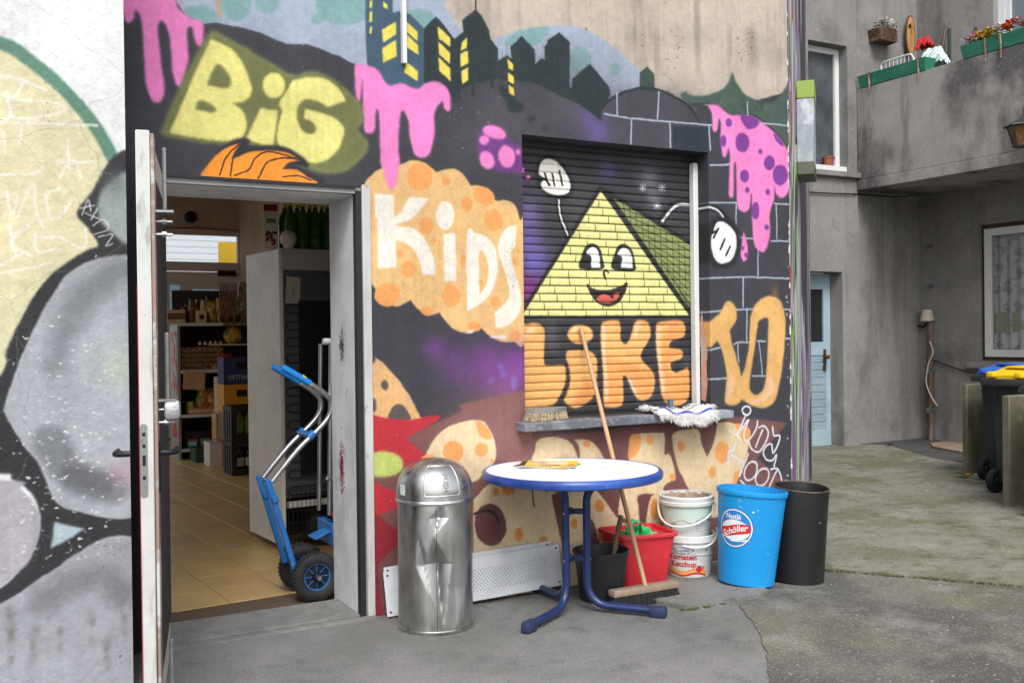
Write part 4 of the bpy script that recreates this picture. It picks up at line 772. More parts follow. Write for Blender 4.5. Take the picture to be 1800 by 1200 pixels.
# what the back windows look out on
fc = thing('street_facade', 'pale house front with horizontal boards seen through the transom', 'building', (0, 0, 0))
m_board = mat('white_board', (214, 216, 220), .6); FY = 22.
bm_ = MB().bx(-7, 6, 0, .03, 0, .158, bev=.004).mesh('board', m_board)
for i in range(28): mkobj('board', bm_, fc, (0, FY, i*.165))
MB().bx(-7, 6, FY+.031, FY+.3, -.05, 4.75).obj('wall', mat('facade_shadow', (150, 152, 156), .8), fc)
ps = ony(384, 430, 14); MB().bx(ps[0], ps[0]+.5, 14, 14.04, 1.9, ps[2]+.05).bx(ps[0]+.2, ps[0]+.26, 14.04, 14.1, 0, 3).obj('street_sign', mat('yellow_sign', (240, 190, 60), .5), label='yellow sign board glimpsed through the transom window', cat='sign')
# ------------------------------------------------------------------ grey apartment house
apt = thing('apartment_building', 'soot-stained grey rendered house with a balcony in its inner corner', 'building')
m_soot = mat('sooty_render', (142, 140, 138), .92, alb=.98, layers=(((120, 116, 113), .7, .4, .66, .8), ((158, 154, 149), 1.3, .5, .72, .6), ((96, 93, 91), 3, .52, .68, .7, (1, 1, .12)), ((168, 165, 161), 9, .6, .74, .45, (1, 1, .3)), ((100, 97, 95), 45, .54, .66, .4), ((176, 173, 170), 70, .56, .66, .35), ((92, 89, 88), 1.6, .55, .7, .6), ((176, 173, 171), 1.1, .6, .72, .5), ((214, 211, 208), 22, .69, .71, .75)), bump=(60, 1.), spec=.15)
m_par = mat('parapet_render', (158, 154, 150), .92, alb=.95, layers=(((88, 86, 88), .9, .44, .58, .95, (1, 1.0, .7)), ((178, 172, 165), 2.2, .52, .7, .6), ((80, 79, 82), 5, .54, .68, .6, (1, 1, .16)), ((112, 108, 106), 45, .54, .66, .4), ((186, 182, 178), 70, .57, .66, .35)), bump=(60, 1.), spec=.15)
YA, YB, XB = 3.84, 3.9, 8.9
d0 = ony(1482, 600, YA)[0]; w0 = ony(1490, 200, YA)[0]; dz = ony(1482, 478, YA)[2]; wz1, wz0 = ony(1490, 82, YA)[2], ony(1490, 302, YA)[2]
mb = MB(); holed(mb, 4.9, 7.74, -.05, 9, [(d0-.98, d0, -.06, dz), (w0-1.05, w0, wz0, wz1)], lambda u, v, d: (u, YA+d, v), .3)
mb.obj('entrance_wall', m_soot, apt, angle=20)
MB().bx(7.7401, 9.3, YB, YB+.3, -.05, 9).obj('corner_wall', m_soot, apt)
g0 = onx(1720, 500, XB)[1]; gz1, gz0 = onx(1720, 396, XB)[2], onx(1720, 634, XB)[2]
h0 = onx(1746, 30, XB)[1]
mb = MB(); holed(mb, -5, 4.1, -.05, 9, [(g0-1.5, g0, gz0, gz1), (h0-1.6, h0, 4.35, 6.6)], lambda u, v, d: (XB+d, u, v), .3)
mb.obj('window_wall', m_soot, apt, angle=20)
MB().bx(4.9, 9.2, YA, 9, 9.01, 9.2).obj('roof', m_asph, apt)
MB().bx(d0-1.2, 7.86, YA-.06, YA-.003, wz0-.08, wz0-.01, bev=.01).obj('window_ledge', m_soot, apt)
# balcony
bal = mkobj('balcony', None, apt)
bz0, bz1 = onx(1650, 308, 7.72)[2]-.02, onx(1650, 116, 7.72)[2]
MB().bx(7.72, XB-.002, -4, YA-.003, bz0, bz0+.13, bev=.006).obj('floor_slab', m_par, bal)
MB().bx(7.735, 7.86, -4, YA-.003, bz0+.131, bz1, bev=.008).obj('parapet', m_par, bal)
# blue panelled door
dr = mkobj('door', None, apt); dy = YA+.2; da, db = d0-.86, d0-.002; pr, sr = ony(1447, 520, dy)[0], ony(1452, 700, dy)[0]
m_bd = mat('pale_blue_paint', (168, 190, 202), .55, layers=(((150, 172, 186), 3, .4, .65, .7), ((196, 208, 214), 8, .55, .7, .5), ((110, 120, 126), 24, .68, .74, .5)), bump=(30, .15))
mb = MB(); holed(mb, da, db, .02, dz-.01, [(da+.17, pr, 1.28, 1.92), (da+.12, sr, .22, 1.12)], lambda u, v, d: (u, dy+d, v), .045, step=2); mb.obj('leaf', m_bd, dr)
MB().bx(da+.172, pr-.002, dy+.02, dy+.028, 1.282, 1.918).obj('pane', mat('dark_glass', (40, 42, 46), .08, spec=.5), dr)
n = 10
for i in range(n):
    z0_, z1_ = .22+.9*i/n+.006, .22+.9*(i+1)/n-.006
    MB().box(((da+.12+sr)/2, dy+.022, (z0_+z1_)/2), (sr-da-.122, .014, z1_-z0_), rot=Matrix.Rotation(.22, 3, 'X')).obj('board', m_bd, dr)
MB().bx(da+.121, sr-.001, dy+.035, dy+.043, .22, 1.12).obj('panel_back', m_bd, dr)
m_br = mat('tarnished_brass', (120, 92, 58), .45, .8)
hh = mkobj('handle', None, dr); MB().bx(db-.12, db-.08, dy-.008, dy, .93, 1.19).obj('plate', m_br, hh); MB().lathe([(.012, 0), (.012, .03), (.028, .04), (.03, .055), (.02, .068), (.001, .07)], 14).obj('knob', m_br, hh, (db-.1, dy-.005, 1.1), (PI/2, 0, 0))
# stair window over the door
wn = mkobj('window', None, apt); m_upvc = mat('white_upvc', (228, 230, 231), .35, layers=(((206, 206, 204), 5, .5, .7, .6),)); wy = YA+.13
frame(w0-1.03, w0-.002, wz0+.01, wz1-.01, .07, wy, wy+.06, 'frame', m_upvc, wn); MB().bx(w0-1.05, w0+.0, YA+.02, wy, wz0+.002, wz0+.06).obj('sill', m_upvc, wn)
MB().bx(w0-.96, w0-.074, wy+.03, wy+.036, wz0+.082, wz1-.082).obj('pane', mat('obscured_glass', (66, 70, 74), .25, spec=.6, bump=(90, .8), layers=(((96, 100, 104), 3, .4, .6, .8),)), wn)
MB().lathe([(.05, 0), (.065, .1), (.07, .1), (.07, .12)], 16, (w0-.22, wy-.03, wz0+.062)).obj('flower_pot', mat('terracotta', (150, 92, 66), .8), label='small clay pot behind the frosted stair window', cat='flower pot')
# ground-floor window in the side wing
wn2 = mkobj('window', None, apt); wx = XB+.045
def framex(y0, y1, z0, z1, w_, x0, x1, name, m, par):
    MB().bx(x0, x1, y0, y0+w_, z0, z1).bx(x0, x1, y1-w_, y1, z0, z1).bx(x0, x1, y0+w_, y1-w_, z0, z0+w_).bx(x0, x1, y0+w_, y1-w_, z1-w_, z1).obj(name, m, par)
framex(g0-1.49, g0-.002, gz0+.005, gz1-.003, .045, wx+.02, wx+.1, 'outer_frame', mat('brown_wood', (84, 56, 46), .6), wn2)
framex(g0-1.445, g0-.047, gz0+.05, gz1-.05, .085, wx, wx+.06, 'frame', m_upvc, wn2)
m_cw = bpy.data.materials.new('window_glass'); m_cw.use_nodes = True
nn = m_cw.node_tree; bs = nn.nodes['Principled BSDF']; bs.inputs['Roughness'].default_value = .03; bs.inputs['Transmission Weight'].default_value = 1.; bs.inputs['IOR'].default_value = 1.2
MB().bx(wx+.03, wx+.034, g0-1.36, g0-.132, gz0+.135, gz1-.135).obj('pane', m_cw, wn2)
MB().bx(XB-.1, XB+.1, g0-1.6, g0+.12, gz0-.09, gz0+.004, bev=.01).obj('window_sill', m_soot, apt)
m_cu = mat('lace_curtain', (226, 228, 232), .9, alb=1., layers=(((186, 168, 172), 9, .53, .57, .8), ((240, 242, 244), 30, .55, .62, .7)))
mb = MB(); mb.grid(lambda u, v: (wx+.095+.012*math.sin(u*70)+.006*math.sin(u*23), g0-1.48+1.46*u, gz0+.02+(gz1-gz0-.04)*v), 120, 2); mb.obj('curtain', m_cu, label='patterned lace curtain behind the side window', cat='curtain')
MB().bx(wx+.3, wx+.32, g0-1.6, g0+.1, gz0-.1, gz1+.1).obj('dark_room', mat('dark_room', (70, 52, 52), .9), apt)
sgn = onx(1763, 565, wx); mb = MB(); P = spline([(-.16, -.1), (0, -.13), (.16, -.1), (.18, 0), (.16, .1), (0, .11), (-.16, .1), (-.18, 0)], 4)
mb.prism([tuple(a) for a in P], 0, .008); mb.obj('window_card', mat('pale_green_card', (196, 206, 176), .6), loc=(wx+.09, sgn[1], sgn[2]), rz=(PI/2, 0, -PI/2), label='pale green rounded card standing inside the side window', cat='card')
# first-floor window behind the balcony
wn3 = mkobj('window', None, apt); framex(h0-1.59, h0-.002, 4.36, 6.59, .09, XB+.08, XB+.15, 'frame', m_upvc, wn3)
framex(h0-1.5, h0-.095, 4.45, 6.5, .06, XB+.09, XB+.15, 'sash', m_upvc, wn3)
MB().bx(XB+.12, XB+.126, h0-1.44, h0-.15, 4.51, 6.44).obj('pane', mat('blue_grey_glass', (120, 136, 144), .06, spec=.6), wn3)
# downpipe with wall lamp and loose cable
m_pipe = mat('brown_pipe', (110, 78, 70), .5, layers=(((140, 128, 120), 5, .5, .6, .8, (1, 1, .2)),)); pp = onx(1637, 780, XB-.05)
lz = onx(1630, 558, XB)[2]
dp = thing('conduit_pipe', 'painted conduit rising in the corner of the grey house', 'pipe')
MB().tube([(XB-.05, pp[1], .0), (XB-.05, pp[1], lz-.02)], .035, 12).obj('lower_pipe', m_pipe, dp); MB().tube([(XB-.03, pp[1]+.22, lz-.02), (XB-.03, pp[1]+.22, bz0)], .022, 10).obj('upper_pipe', m_soot, dp)
MB().tube([(XB-.03, pp[1]+.22, lz-.02), (XB-.03, pp[1]+.21, lz-.1), (XB-.03, pp[1]+.12, lz-.12), (XB-.04, pp[1]+.05, lz-.06)], .012, 8).obj('bend', m_dk, dp)
for z in (.4, .9, lz+.4, lz+.9): MB().tube([(XB-.1, pp[1], z), (XB, pp[1], z)], .04 if z < lz else .02, 10).obj('clip', m_stl, dp)
lm = thing('wall_lamp', 'cream cone-shaped lamp cap on top of the corner pipe', 'lamp', (XB-.08, pp[1]+.02, lz-.04))
MB().lathe([(.085, 0), (.085, .016), (.08, .022), (.06, .13), (.052, .138), (.001, .14)], 20).obj('shade', mat('cream_plastic', (214, 200, 182), .5), lm); MB().lathe([(.001, -.02), (.07, -.02), (.083, -.004), (.083, .0)], 20).obj('base', m_stl, lm)
cb = [onx(x, y, XB-.1) for x, y in ((1634, 600), (1640, 618), (1632, 640), (1628, 670), (1634, 690), (1642, 705), (1648, 713))]
MB().tube([tuple(p) for p in spline(cb, 5, False)], .008, 6).obj('loose_cable', mat('white_cable', (206, 202, 196), .5), label='loose white cable dangling beside the corner pipe', cat='cable')
cb = [onx(x, y, XB-.03) for x, y in ((1641, 633), (1660, 640), (1690, 650), (1715, 655), (1760, 662))]
MB().tube([tuple(p) for p in spline(cb, 5, False)], .007, 6).obj('black_cable', m_dk, label='thin dark cable sagging towards the wheeled bins', cat='cable')
cb = [ony(x, y, YA-.02) for x, y in ((1424, 338), (1460, 340), (1500, 341))]+[ony(x, y, YB-.02) for x, y in ((1520, 343), (1570, 346), (1618, 344))]
MB().tube(cb, .008, 6).obj('wall_cable', m_dk, label='dark cable fixed across the wall under the balcony', cat='cable')
cb = [ony(x, y, 3.2) for x, y in ((1438, 250), (1440, 330), (1437, 400))]
# lantern hanging off the balcony
la = onx(1800, 222, 7.45); ln = thing('lantern', 'brown six-sided lantern hanging at the balcony edge', 'lantern', tuple(la))
m_lm = mat('lantern_metal', (84, 84, 78), .5, .6); m_amb = mat('amber_glass', (126, 92, 56), .2, trans=.3, layers=(((170, 150, 120), 30, .6, .65, .7),))
MB().lathe([(.19, 0), (.185, .012), (.03, .085), (.001, .09)], 6).obj('roof', m_lm, ln); MB().lathe([(.001, -.205), (.1, -.205), (.105, -.19), (.1, -.185)], 6).obj('base', m_lm, ln)
for i in range(6):
    a0, a1 = i*PI/3, (i+1)*PI/3
    q = [(.15*math.cos(a0), .15*math.sin(a0), -.003), (.15*math.cos(a1), .15*math.sin(a1), -.003), (.1*math.cos(a1), .1*math.sin(a1), -.185), (.1*math.cos(a0), .1*math.sin(a0), -.185)]
    MB().add(q, [(0, 1, 2, 3)]).obj('pane', m_amb, ln); MB().tube([q[0], q[3]], .008, 6).obj('glazing_bar', m_lm, ln)
MB().tube([(0, 0, .08), (0, 0, .17)]+[(.05-.05*math.cos(a), 0, .17+.05*math.sin(a)) for a in np.linspace(.2, 2.6, 8)]+[(.27, 0, .2)], .011, 8).obj('bracket', m_lm, ln)

# ------------------------------------------------------------------ things on the balcony
m_box = mat('green_planter', (52, 128, 104), .55, layers=(((40, 104, 86), 4, .4, .65, .8, (1, .3, 1)), ((90, 150, 130), 9, .55, .7, .5)), alb=.9)
m_strap = mat('rusty_strap', (150, 112, 88), .7, layers=(((206, 196, 184), 9, .45, .6, .9), ((96, 62, 46), 20, .55, .65, .8)))
def planter(name, y0, y1, straps, label):
    t = thing(name, label, 'flower box', (7.8, y0, bz1+.002)); L_ = y1-y0
    mb = MB(); w0_, w1_, h = .07, .095, .14
    vv = [(-w0_, .02, 0), (w0_, .02, 0), (w0_, L_-.02, 0), (-w0_, L_-.02, 0), (-w1_, 0, h), (w1_, 0, h), (w1_, L_, h), (-w1_, L_, h), (-w1_+.012, .012, h), (w1_-.012, .012, h), (w1_-.012, L_-.012, h), (-w1_+.012, L_-.012, h), (-w1_+.014, .014, h-.03), (w1_-.014, .014, h-.03), (w1_-.014, L_-.014, h-.03), (-w1_+.014, L_-.014, h-.03)]
    mb.add(vv, [(3, 2, 1, 0), (0, 1, 5, 4), (1, 2, 6, 5), (2, 3, 7, 6), (3, 0, 4, 7), (4, 5, 9, 8), (5, 6, 10, 9), (6, 7, 11, 10), (7, 4, 8, 11), (8, 9, 13, 12), (9, 10, 14, 13), (10, 11, 15, 14), (11, 8, 12, 15), (12, 13, 14, 15)]); mb.obj('trough', m_box, t)
    for s_ in straps: MB().tube([(0, s_, h+.006), (-w1_-.006, s_, h+.008), (-w1_+.01, s_, .0), (-w0_-.02, s_, -.1)], .012, 6, flat=.35).obj('strap', m_strap, t)
    return t
b1 = onx(1503, 150, 7.74)[1]-.06; b2 = onx(1630, 118, 7.74)[1]; b3 = onx(1691, 98, 7.74)[1]
p1_ = planter('flower_box', b2, b1, (.1, .8), 'empty green flower box on the parapet, left of the gap')
p2_ = planter('flower_box', b3-1.6, b3, (.75, 1.12, 1.3), 'green flower box filled with colourful blossoms')
def blossom(t, p, r, m, n=6):
    mb = MB()
    for i in range(n):
        a = 2*PI*i/n+random.random(); e = random.uniform(-.2, .9); d = Vector((math.cos(a)*math.cos(e), math.sin(a)*math.cos(e), math.sin(e)))
        u = Vector((-math.sin(a), math.cos(a), 0)); c = Vector(p)
        mb.add([c, c+d*r*.6+u*r*.45, c+d*r*1.1, c+d*r*.6-u*r*.45], [(0, 1, 2, 3)])
    mb.lathe([(r*.3, -r*.1), (r*.3, r*.15), (.001, r*.28)], 6, p); mb.obj('blossom', m, t)
fm = [mat('petal_'+n_, c, .7) for n_, c in (('pink', (214, 120, 150)), ('mauve', (190, 130, 160)), ('yellow', (236, 200, 60)), ('white', (236, 232, 226)), ('red', (206, 60, 52)), ('orange', (232, 130, 60)))]
m_leaf = mat('leaf_green', (72, 104, 62), .7)
L2 = 1.6
for i in range(48):
    y = L2-.05-abs(random.gauss(0, .5)); y = max(.1, y); k_ = int((L2-y)/.12) % 6
    blossom(p2_, (random.uniform(-.06, .06), y, .19+random.uniform(-.02, .07)+(.03 if y < 1 else 0)), random.uniform(.04, .06), fm[(k_+random.choice((0, 0, 1))) % 6])
mb = MB()
for i in range(260):
    y = random.uniform(.05, L2-.03); x = random.uniform(-.09, .09); z = .11+abs(random.gauss(0, .05)); a = random.uniform(0, 2*PI); r = random.uniform(.015, .03)
    mb.add([(x, y, z), (x+r*math.cos(a), y+r*math.sin(a), z+r*.7), (x+2*r*math.cos(a+.2), y+2*r*math.sin(a+.2), z+r*.9), (x+r*math.cos(a+.7), y+r*math.sin(a+.7), z+r*.3)], [(0, 1, 2, 3)])
mb.obj('leaves', m_leaf, p2_)
# hanging basket of white flowers
hb = ony(1553, 63, YB-.1); hk = thing('wall_basket', 'wicker wall basket of white flowers on the balcony wall', 'flower basket', tuple(hb)); m_wick = mat('wicker', (110, 84, 66), .8, layers=(((70, 52, 42), 40, .45, .55, .8),), bump=(80, 1.))
for i in range(7):
    s_ = 1-.03*(6-i); z = -.08+i*.023
    MB().tube([(.16*s_, .09, z), (.16*s_, -.06*s_, z), (.08, -.1*s_, z), (-.08, -.1*s_, z), (-.16*s_, -.06*s_, z), (-.16*s_, .09, z)], .013, 6).obj('wicker_band', m_wick, hk)
MB().bx(-.15, .15, -.085, .09, -.08, .05).obj('basket_core', m_wick, hk)
for i in range(22): blossom(hk, (random.uniform(-.14, .14), random.uniform(-.1, .05), .1+random.uniform(-.02, .09)), random.uniform(.028, .045), fm[3])
mb = MB()
for i in range(70):
    x, y, z = random.uniform(-.15, .15), random.uniform(-.1, .07), .07+random.uniform(0, .07); a = random.uniform(0, 2*PI); r = .025
    mb.add([(x, y, z), (x+r*math.cos(a), y+r*math.sin(a), z+r*.7), (x+2*r*math.cos(a+.2), y+2*r*math.sin(a+.2), z+r*.6), (x+r*math.cos(a+.7), y+r*math.sin(a+.7), z+r*.2)], [(0, 1, 2, 3)])
mb.obj('leaves', m_leaf, hk)
# small wooden surfboard with a palm motif
sb0, sb1 = ony(1598, 28, YB-.05), ony(1598, 100, YB-.05); sL = sb0[2]-sb1[2]
sb = thing('surfboard_plaque', 'upright wooden surfboard-shaped plaque on the balcony wall', 'plaque', ((sb0[0]+sb1[0])/2, YB-.06, (sb0[2]+sb1[2])/2))
P = [(.088*math.sin(a)*(1 if abs(math.cos(a)) < .97 else .8), sL/2*math.cos(a)) for a in np.linspace(0, 2*PI, 29)[:-1]]
R90 = Matrix(((1, 0, 0, 0), (0, 0, -1, 0), (0, 1, 0, 0), (0, 0, 0, 1)))
MB().prism(P, 0, .014, R90).obj('outline_board', mat('dark_wood', (92, 62, 42), .6), sb)
MB().prism([(x*.78, z*.93) for x, z in P], .0145, .02, R90).obj('board', mat('varnished_wood', (196, 148, 96), .45, layers=(((170, 122, 74), 12, .45, .6, .8, (1, 1, .15)),)), sb)
mb = MB()
for a in np.linspace(-.2, PI+.2, 7): mb.add([(0, -.0225, .1), (.05*math.cos(a)+.005, -.0225, .1+.06*math.sin(a)), (.06*math.cos(a+.25), -.0225, .09+.05*math.sin(a+.25))], [(0, 1, 2)])
mb.add([(-.006, -.0225, .02), (.006, -.0225, .02), (.004, -.0225, .1), (-.004, -.0225, .1)], [(0, 1, 2, 3)]); mb.obj('palm_motif', m_dk, sb)
# drying rack, cloths, sticks
dk_ = thing('drying_rack', 'white wire drying rack behind the empty flower box', 'drying rack', (8.0, onx(1606, 105, 8.)[1]+.05, onx(1584, 100, 8.)[2]-.48)); m_wr = mat('white_wire', (222, 224, 228), .4)
MB().tube([(0, -.05, 0), (0, .42, 0)], .009, 8).obj('lower_rail', m_wr, dk_); MB().tube([(0, -.05, 0), (0, -.05, .42)]+[(0, -.02, .47), (0, .02, .48)]+[(0, .38, .48), (0, .42, .45), (0, .42, 0)], .011, 8).obj('hoop', m_wr, dk_)
for i in range(7): MB().tube([(0, .02+.055*i, 0), (0, .02+.055*i, .47)], .005, 6).obj('wire', m_wr, dk_)
MB().tube([(.05, -.18, -.7), (.05, -.18, .78)], .02, 8).tube([(.05, -.52, -.7), (.05, -.52, .7)], .02, 8).tube([(.05, -.52, .25), (.05, -.18, .25)], .015, 8).obj('chair_frame', mat('dark_green_metal', (44, 62, 56), .5), loc=(8.12, b2+.22, bz1-.25), label='dark green metal chair frame behind the parapet', cat='chair')
def cloth(name, c, sx, sy, h, m, label):
    mb = MB()
    def fn(u, v):
        x, y = (u-.5)*sx, (v-.5)*sy; e = max(abs(u-.5), abs(v-.5))*2
        return (c[0]+x*(1-.15*e), c[1]+y, c[2]+h*(1-e**2.2)+.022*math.sin(9*u+5*v)+.02*math.sin(17*v+4*u)+.012*math.sin(29*u))
    mb.grid(fn, 18, 18); return mb.obj(name, m, label=label, cat='cloth')
cc = onx(1624, 75, 8.05); cloth('red_cloth', (8.05, cc[1], cc[2]-.06), .12, .22, .1, mat('red_fabric', (190, 42, 46), .85), 'red cloth hung over the balcony chair')
cc = onx(1640, 105, 7.98)
m_st = bpy.data.materials.new('striped_fabric'); m_st.use_nodes = True; nn = m_st.node_tree
wv = nn.nodes.new('ShaderNodeTexWave'); wv.inputs['Scale'].default_value = 9; wv.inputs['Distortion'].default_value = 1.5; wv.bands_direction = 'DIAGONAL'; tcx = nn.nodes.new('ShaderNodeTexCoord'); nn.links.new(tcx.outputs['Object'], wv.inputs[0])
rp = nn.nodes.new('ShaderNodeValToRGB'); rp.color_ramp.elements[0].position = .2; rp.color_ramp.elements[0].color = (.25, .5, .5, 1); rp.color_ramp.elements[1].position = .35; rp.color_ramp.elements[1].color = (.7, .72, .72, 1)
nn.links.new(wv.outputs[0], rp.inputs[0]); nn.links.new(rp.outputs[0], nn.nodes['Principled BSDF'].inputs['Base Color']); nn.nodes['Principled BSDF'].inputs['Roughness'].default_value = .9
cloth('striped_cushion', (7.98, cc[1], cc[2]-.08), .2, .36, .2, m_st, 'white and turquoise striped cushion on the parapet')
mb = MB()
for i in range(9): mb.tube([(0, random.uniform(-.05, .05), 0), (random.uniform(-.1, .1), random.uniform(-.12, .12), random.uniform(.25, .45))], .004, 5)
cc = onx(1652, 110, 8.2); mb.obj('dry_twigs', mat('twig', (110, 74, 62), .8), loc=(8.2, cc[1], cc[2]), label='bundle of dry brown twigs beside the striped cushion', cat='twigs')

# ------------------------------------------------------------------ bin store
m_cs = mat('mossy_slab', (120, 114, 98), .92, layers=(((84, 84, 58), 2, .42, .62, .8), ((150, 144, 130), 7, .55, .7, .6), ((80, 76, 66), 60, .55, .7, .5)), bump=(60, .8))
MB().box((7.0, 1.5, .44), (.9, .06, .9), bev=.01).obj('concrete_divider', m_cs, label='mossy concrete slab standing behind the blue-lidded bin', cat='concrete slab')
MB().box((5.8, .235, .44), (.9, .07, .9), bev=.01).obj('concrete_divider', m_cs, label='mossy concrete slab between the yellow-lidded and the dark bin', cat='concrete slab')
def wheelie(x, y, lidm, label, w_=.54):
    t = thing('wheeled_bin', label, 'wheeled bin', (x, y, .022), group=None); d = .66; h = .96
    m_b = mat('bin_plastic', (50, 52, 54), .5, layers=(((70, 72, 74), 5, .5, .7, .5),))
    mb = MB(); b0, b1 = .40, .5
    vv = [(.1, -w_*b0, .1), (.56, -w_*b0, .04), (.56, w_*b0, .04), (.1, w_*b0, .1), (.04, -w_*b1+.02, h), (d, -w_*b1+.02, h), (d, w_*b1-.02, h), (.04, w_*b1-.02, h)]
    mb.add(vv, [(3, 2, 1, 0), (0, 1, 5, 4), (1, 2, 6, 5), (2, 3, 7, 6), (3, 0, 4, 7), (4, 5, 6, 7)]); mb.obj('body', m_b, t)
    MB().box((d/2+.02, 0, h+.005), (d-.0, w_, .07), bev=.015).obj('rim', m_b, t)
    MB().tube([(.0, -w_*.46, h), (-.06, -w_*.46, h), (-.06, w_*.46, h), (.0, w_*.46, h)], .018, 8).obj('handle', m_b, t)
    MB().box((-.03, 0, h-.02), (.1, w_*1.02, .05), bev=.012).obj('handle_bar', m_b, t)
    MB().box((.08, w_*.36, h-.11), (.07, .03, .14)).obj('gusset', m_b, t)
    P = [(-.01, h+.045), (.05, h+.065), (.2, h+.1), (.5, h+.11), (d+.02, h+.085), (d+.05, h+.04)]
    mb = MB(); n = len(P); ws = [w_*.49, w_*.5, w_*.5, w_*.5, w_*.5, w_*.5]
    vv = []
    for (px_, pz_), ww in zip(P, ws): vv += [(px_, -ww, pz_-.03), (px_, -ww+.03, pz_), (px_, ww-.03, pz_), (px_, ww, pz_-.03)]
    ff = [(4*i+q, 4*i+4+q, 4*i+5+q, 4*i+1+q) for i in range(n-1) for q in range(3)]+[(0, 1, 2, 3), (4*n-4, 4*n-3, 4*n-2, 4*n-1)]+[(4*i, 4*i+3, 4*i+7, 4*i+4) for i in range(n-1)]
    mb.add(vv, ff); lid = mb.obj('lid', lidm, t)
    for s_ in (-.3, .3): MB().box((-.035, w_*s_, h+.05), (.07, .07, .05), bev=.015, seg=2).obj('hinge', lidm, lid)
    MB().box((.3, 0, h+.108), (.34, w_*.6, .02), bev=.008).obj('raised_panel', lidm, lid)
    MB().tube([(.08, -w_*.42, .1), (.08, w_*.42, .1)], .012, 8).obj('axle', m_dk, t)
    for s_ in (-1, 1):
        wh = MB().lathe([(.03, -.025), (.085, -.03), (.1, -.02), (.102, 0), (.1, .02), (.085, .03), (.03, .025)], 24).obj('wheel', m_black, t, (.08, s_*w_*.44, .102), (PI/2, 0, 0)); MB().lathe([(.001, .03), (.03, .03), (.035, .02)], 12).obj('hub', m_dk, wh)
    return t
m_lb, m_ly, m_ld = mat('blue_lid', (62, 104, 190), .4), mat('yellow_lid', (236, 196, 30), .4), mat('grey_lid', (72, 75, 78), .5)
wheelie(6.38, .98, m_lb, 'black wheeled bin with a blue lid, farthest back'); wheelie(5.8, .52, m_ly, 'black wheeled bin with a yellow lid', .42); wheelie(5.06, -.4, m_ld, 'wheeled bin with a dark grey lid at the right edge', .56)
# bits on the ground
bp_ = [onz(x, y, .03) for x, y in ((1636, 781), (1640, 787), (1700, 798), (1712, 796), (1712, 790))]
MB().prism([(p[0], p[1]) for p in bp_[:3]]+[(8.7, bp_[2][1]-.25), (8.7, bp_[0][1]+.05)], .03, .05).obj('wooden_board', mat('weathered_board', (160, 138, 120), .85, layers=(((130, 112, 98), 8, .45, .65, .7, (.3, 1, 1)),)), label='flat weathered board lying by the grey house wall', cat='board')
def leafy(px_, py_, s_, rgb, label, nm):
    p = onz(px_, py_, .03); mb = MB(); P = [(math.cos(a)*r*s_, math.sin(a)*r*s_) for a, r in zip(np.linspace(0, 2*PI, 15)[:-1], [1, .5, .85, .45, 1, .5, .7, .3, .7, .5, 1, .45, .85, .5])]
    vv = [(0, 0, .02)]+[(x, y, .006+.03*abs(math.sin(3*i))) for i, (x, y) in enumerate(P)]; mb.add(vv, [(0, i+1, (i+1) % 14+1) for i in range(14)])
    mb.obj(nm, mat(nm+str(rgb), rgb, .7), loc=(p[0], p[1], .024), label=label, cat='leaf')
leafy(1692, 837, .1, (226, 170, 50), 'yellow maple leaf lying on the mossy paving', 'fallen_leaf'); leafy(1563, 782, .07, (150, 96, 60), 'brown leaf near the grey house wall', 'fallen_leaf')
p = onz(1727, 833, .03); MB().box((p[0], p[1], .03), (.16, .05, .006), rz=-.9).obj('paper_scrap', mat('paper', (200, 206, 212), .8), label='white paper scrap beside the bins', cat='litter')
mb = MB()
for i in range(170):
    px_, py_ = random.uniform(1230, 1800), random.uniform(1050, 1195); p = onz(px_, py_, .008); r = random.uniform(.0012, .0042)
    mb.lathe([(r, 0), (r*.8, r*.5), (.0005, r*.7)], 5, (p[0], p[1], .0055), sx=random.uniform(.6, 1.4))
mb.obj('grit', mat('pale_grit', (160, 156, 146), .9), label='pale grit scattered over the damp paving', cat='grit', kind='stuff')
# painted meter box on the flank wall
mbx = thing('meter_box', 'spray-painted grey and green metal box on the flank wall', 'meter box', (*(c0+sdir*1.02+snor*.0), 0)); bz = 2.66
Rz = math.atan2(sdir[1], sdir[0])
def mbox(a0, a1, n0, n1, z0, z1, nm, m, bev=.004):
    c_ = sdir*(a0+a1)/2+snor*(n0+n1)/2; MB().box((c_[0], c_[1], (z0+z1)/2), (a1-a0, n1-n0, z1-z0), rz=Rz, bev=bev).obj(nm, m, mbx)
mbox(0, .42, .004, .125, bz, bz+.47, 'case', mat('box_paint', (170, 176, 180), .5, layers=(((210, 214, 218), 4, .5, .56, .9), ((84, 88, 94), 5, .62, .66, .8), ((150, 160, 168), 9, .45, .55, .7)))); mbox(-.004, .424, .004, .13, bz+.471, bz+.6, 'top', mat('box_green', (150, 176, 84), .5)); mbox(-.002, .42, .004, .128, bz-.09, bz-.001, 'underside', mat('box_olive', (96, 98, 84), .6))
q = c0+sdir*1.2+snor*.14; MB().tube([(q[0], q[1], bz-.02), (q[0]+.01, q[1], bz-.4), (q[0]+.02, q[1], bz-.75)], .004, 5).obj('thin_wire', m_stl, mbx)
mb = MB()
for i in range(420):
    x = random.uniform(.0, 2.8); y = -abs(random.gauss(0, .035))-.004; r = random.uniform(.0012, .005)
    mb.lathe([(r, 0), (r*.8, r*.5), (.0004, r*.7)], 5, (x, y, .0245 if x > 1.35 else .0005), sx=random.uniform(.5, 1.6))
for i in range(60):
    x = random.uniform(.0, 2.8); y = -abs(random.gauss(0, .05))-.006; a = random.uniform(0, PI); l_ = random.uniform(.008, .02)
    mb.box((x, y, (.026 if x > 1.35 else .002)), (l_, .004, .003), rz=a)
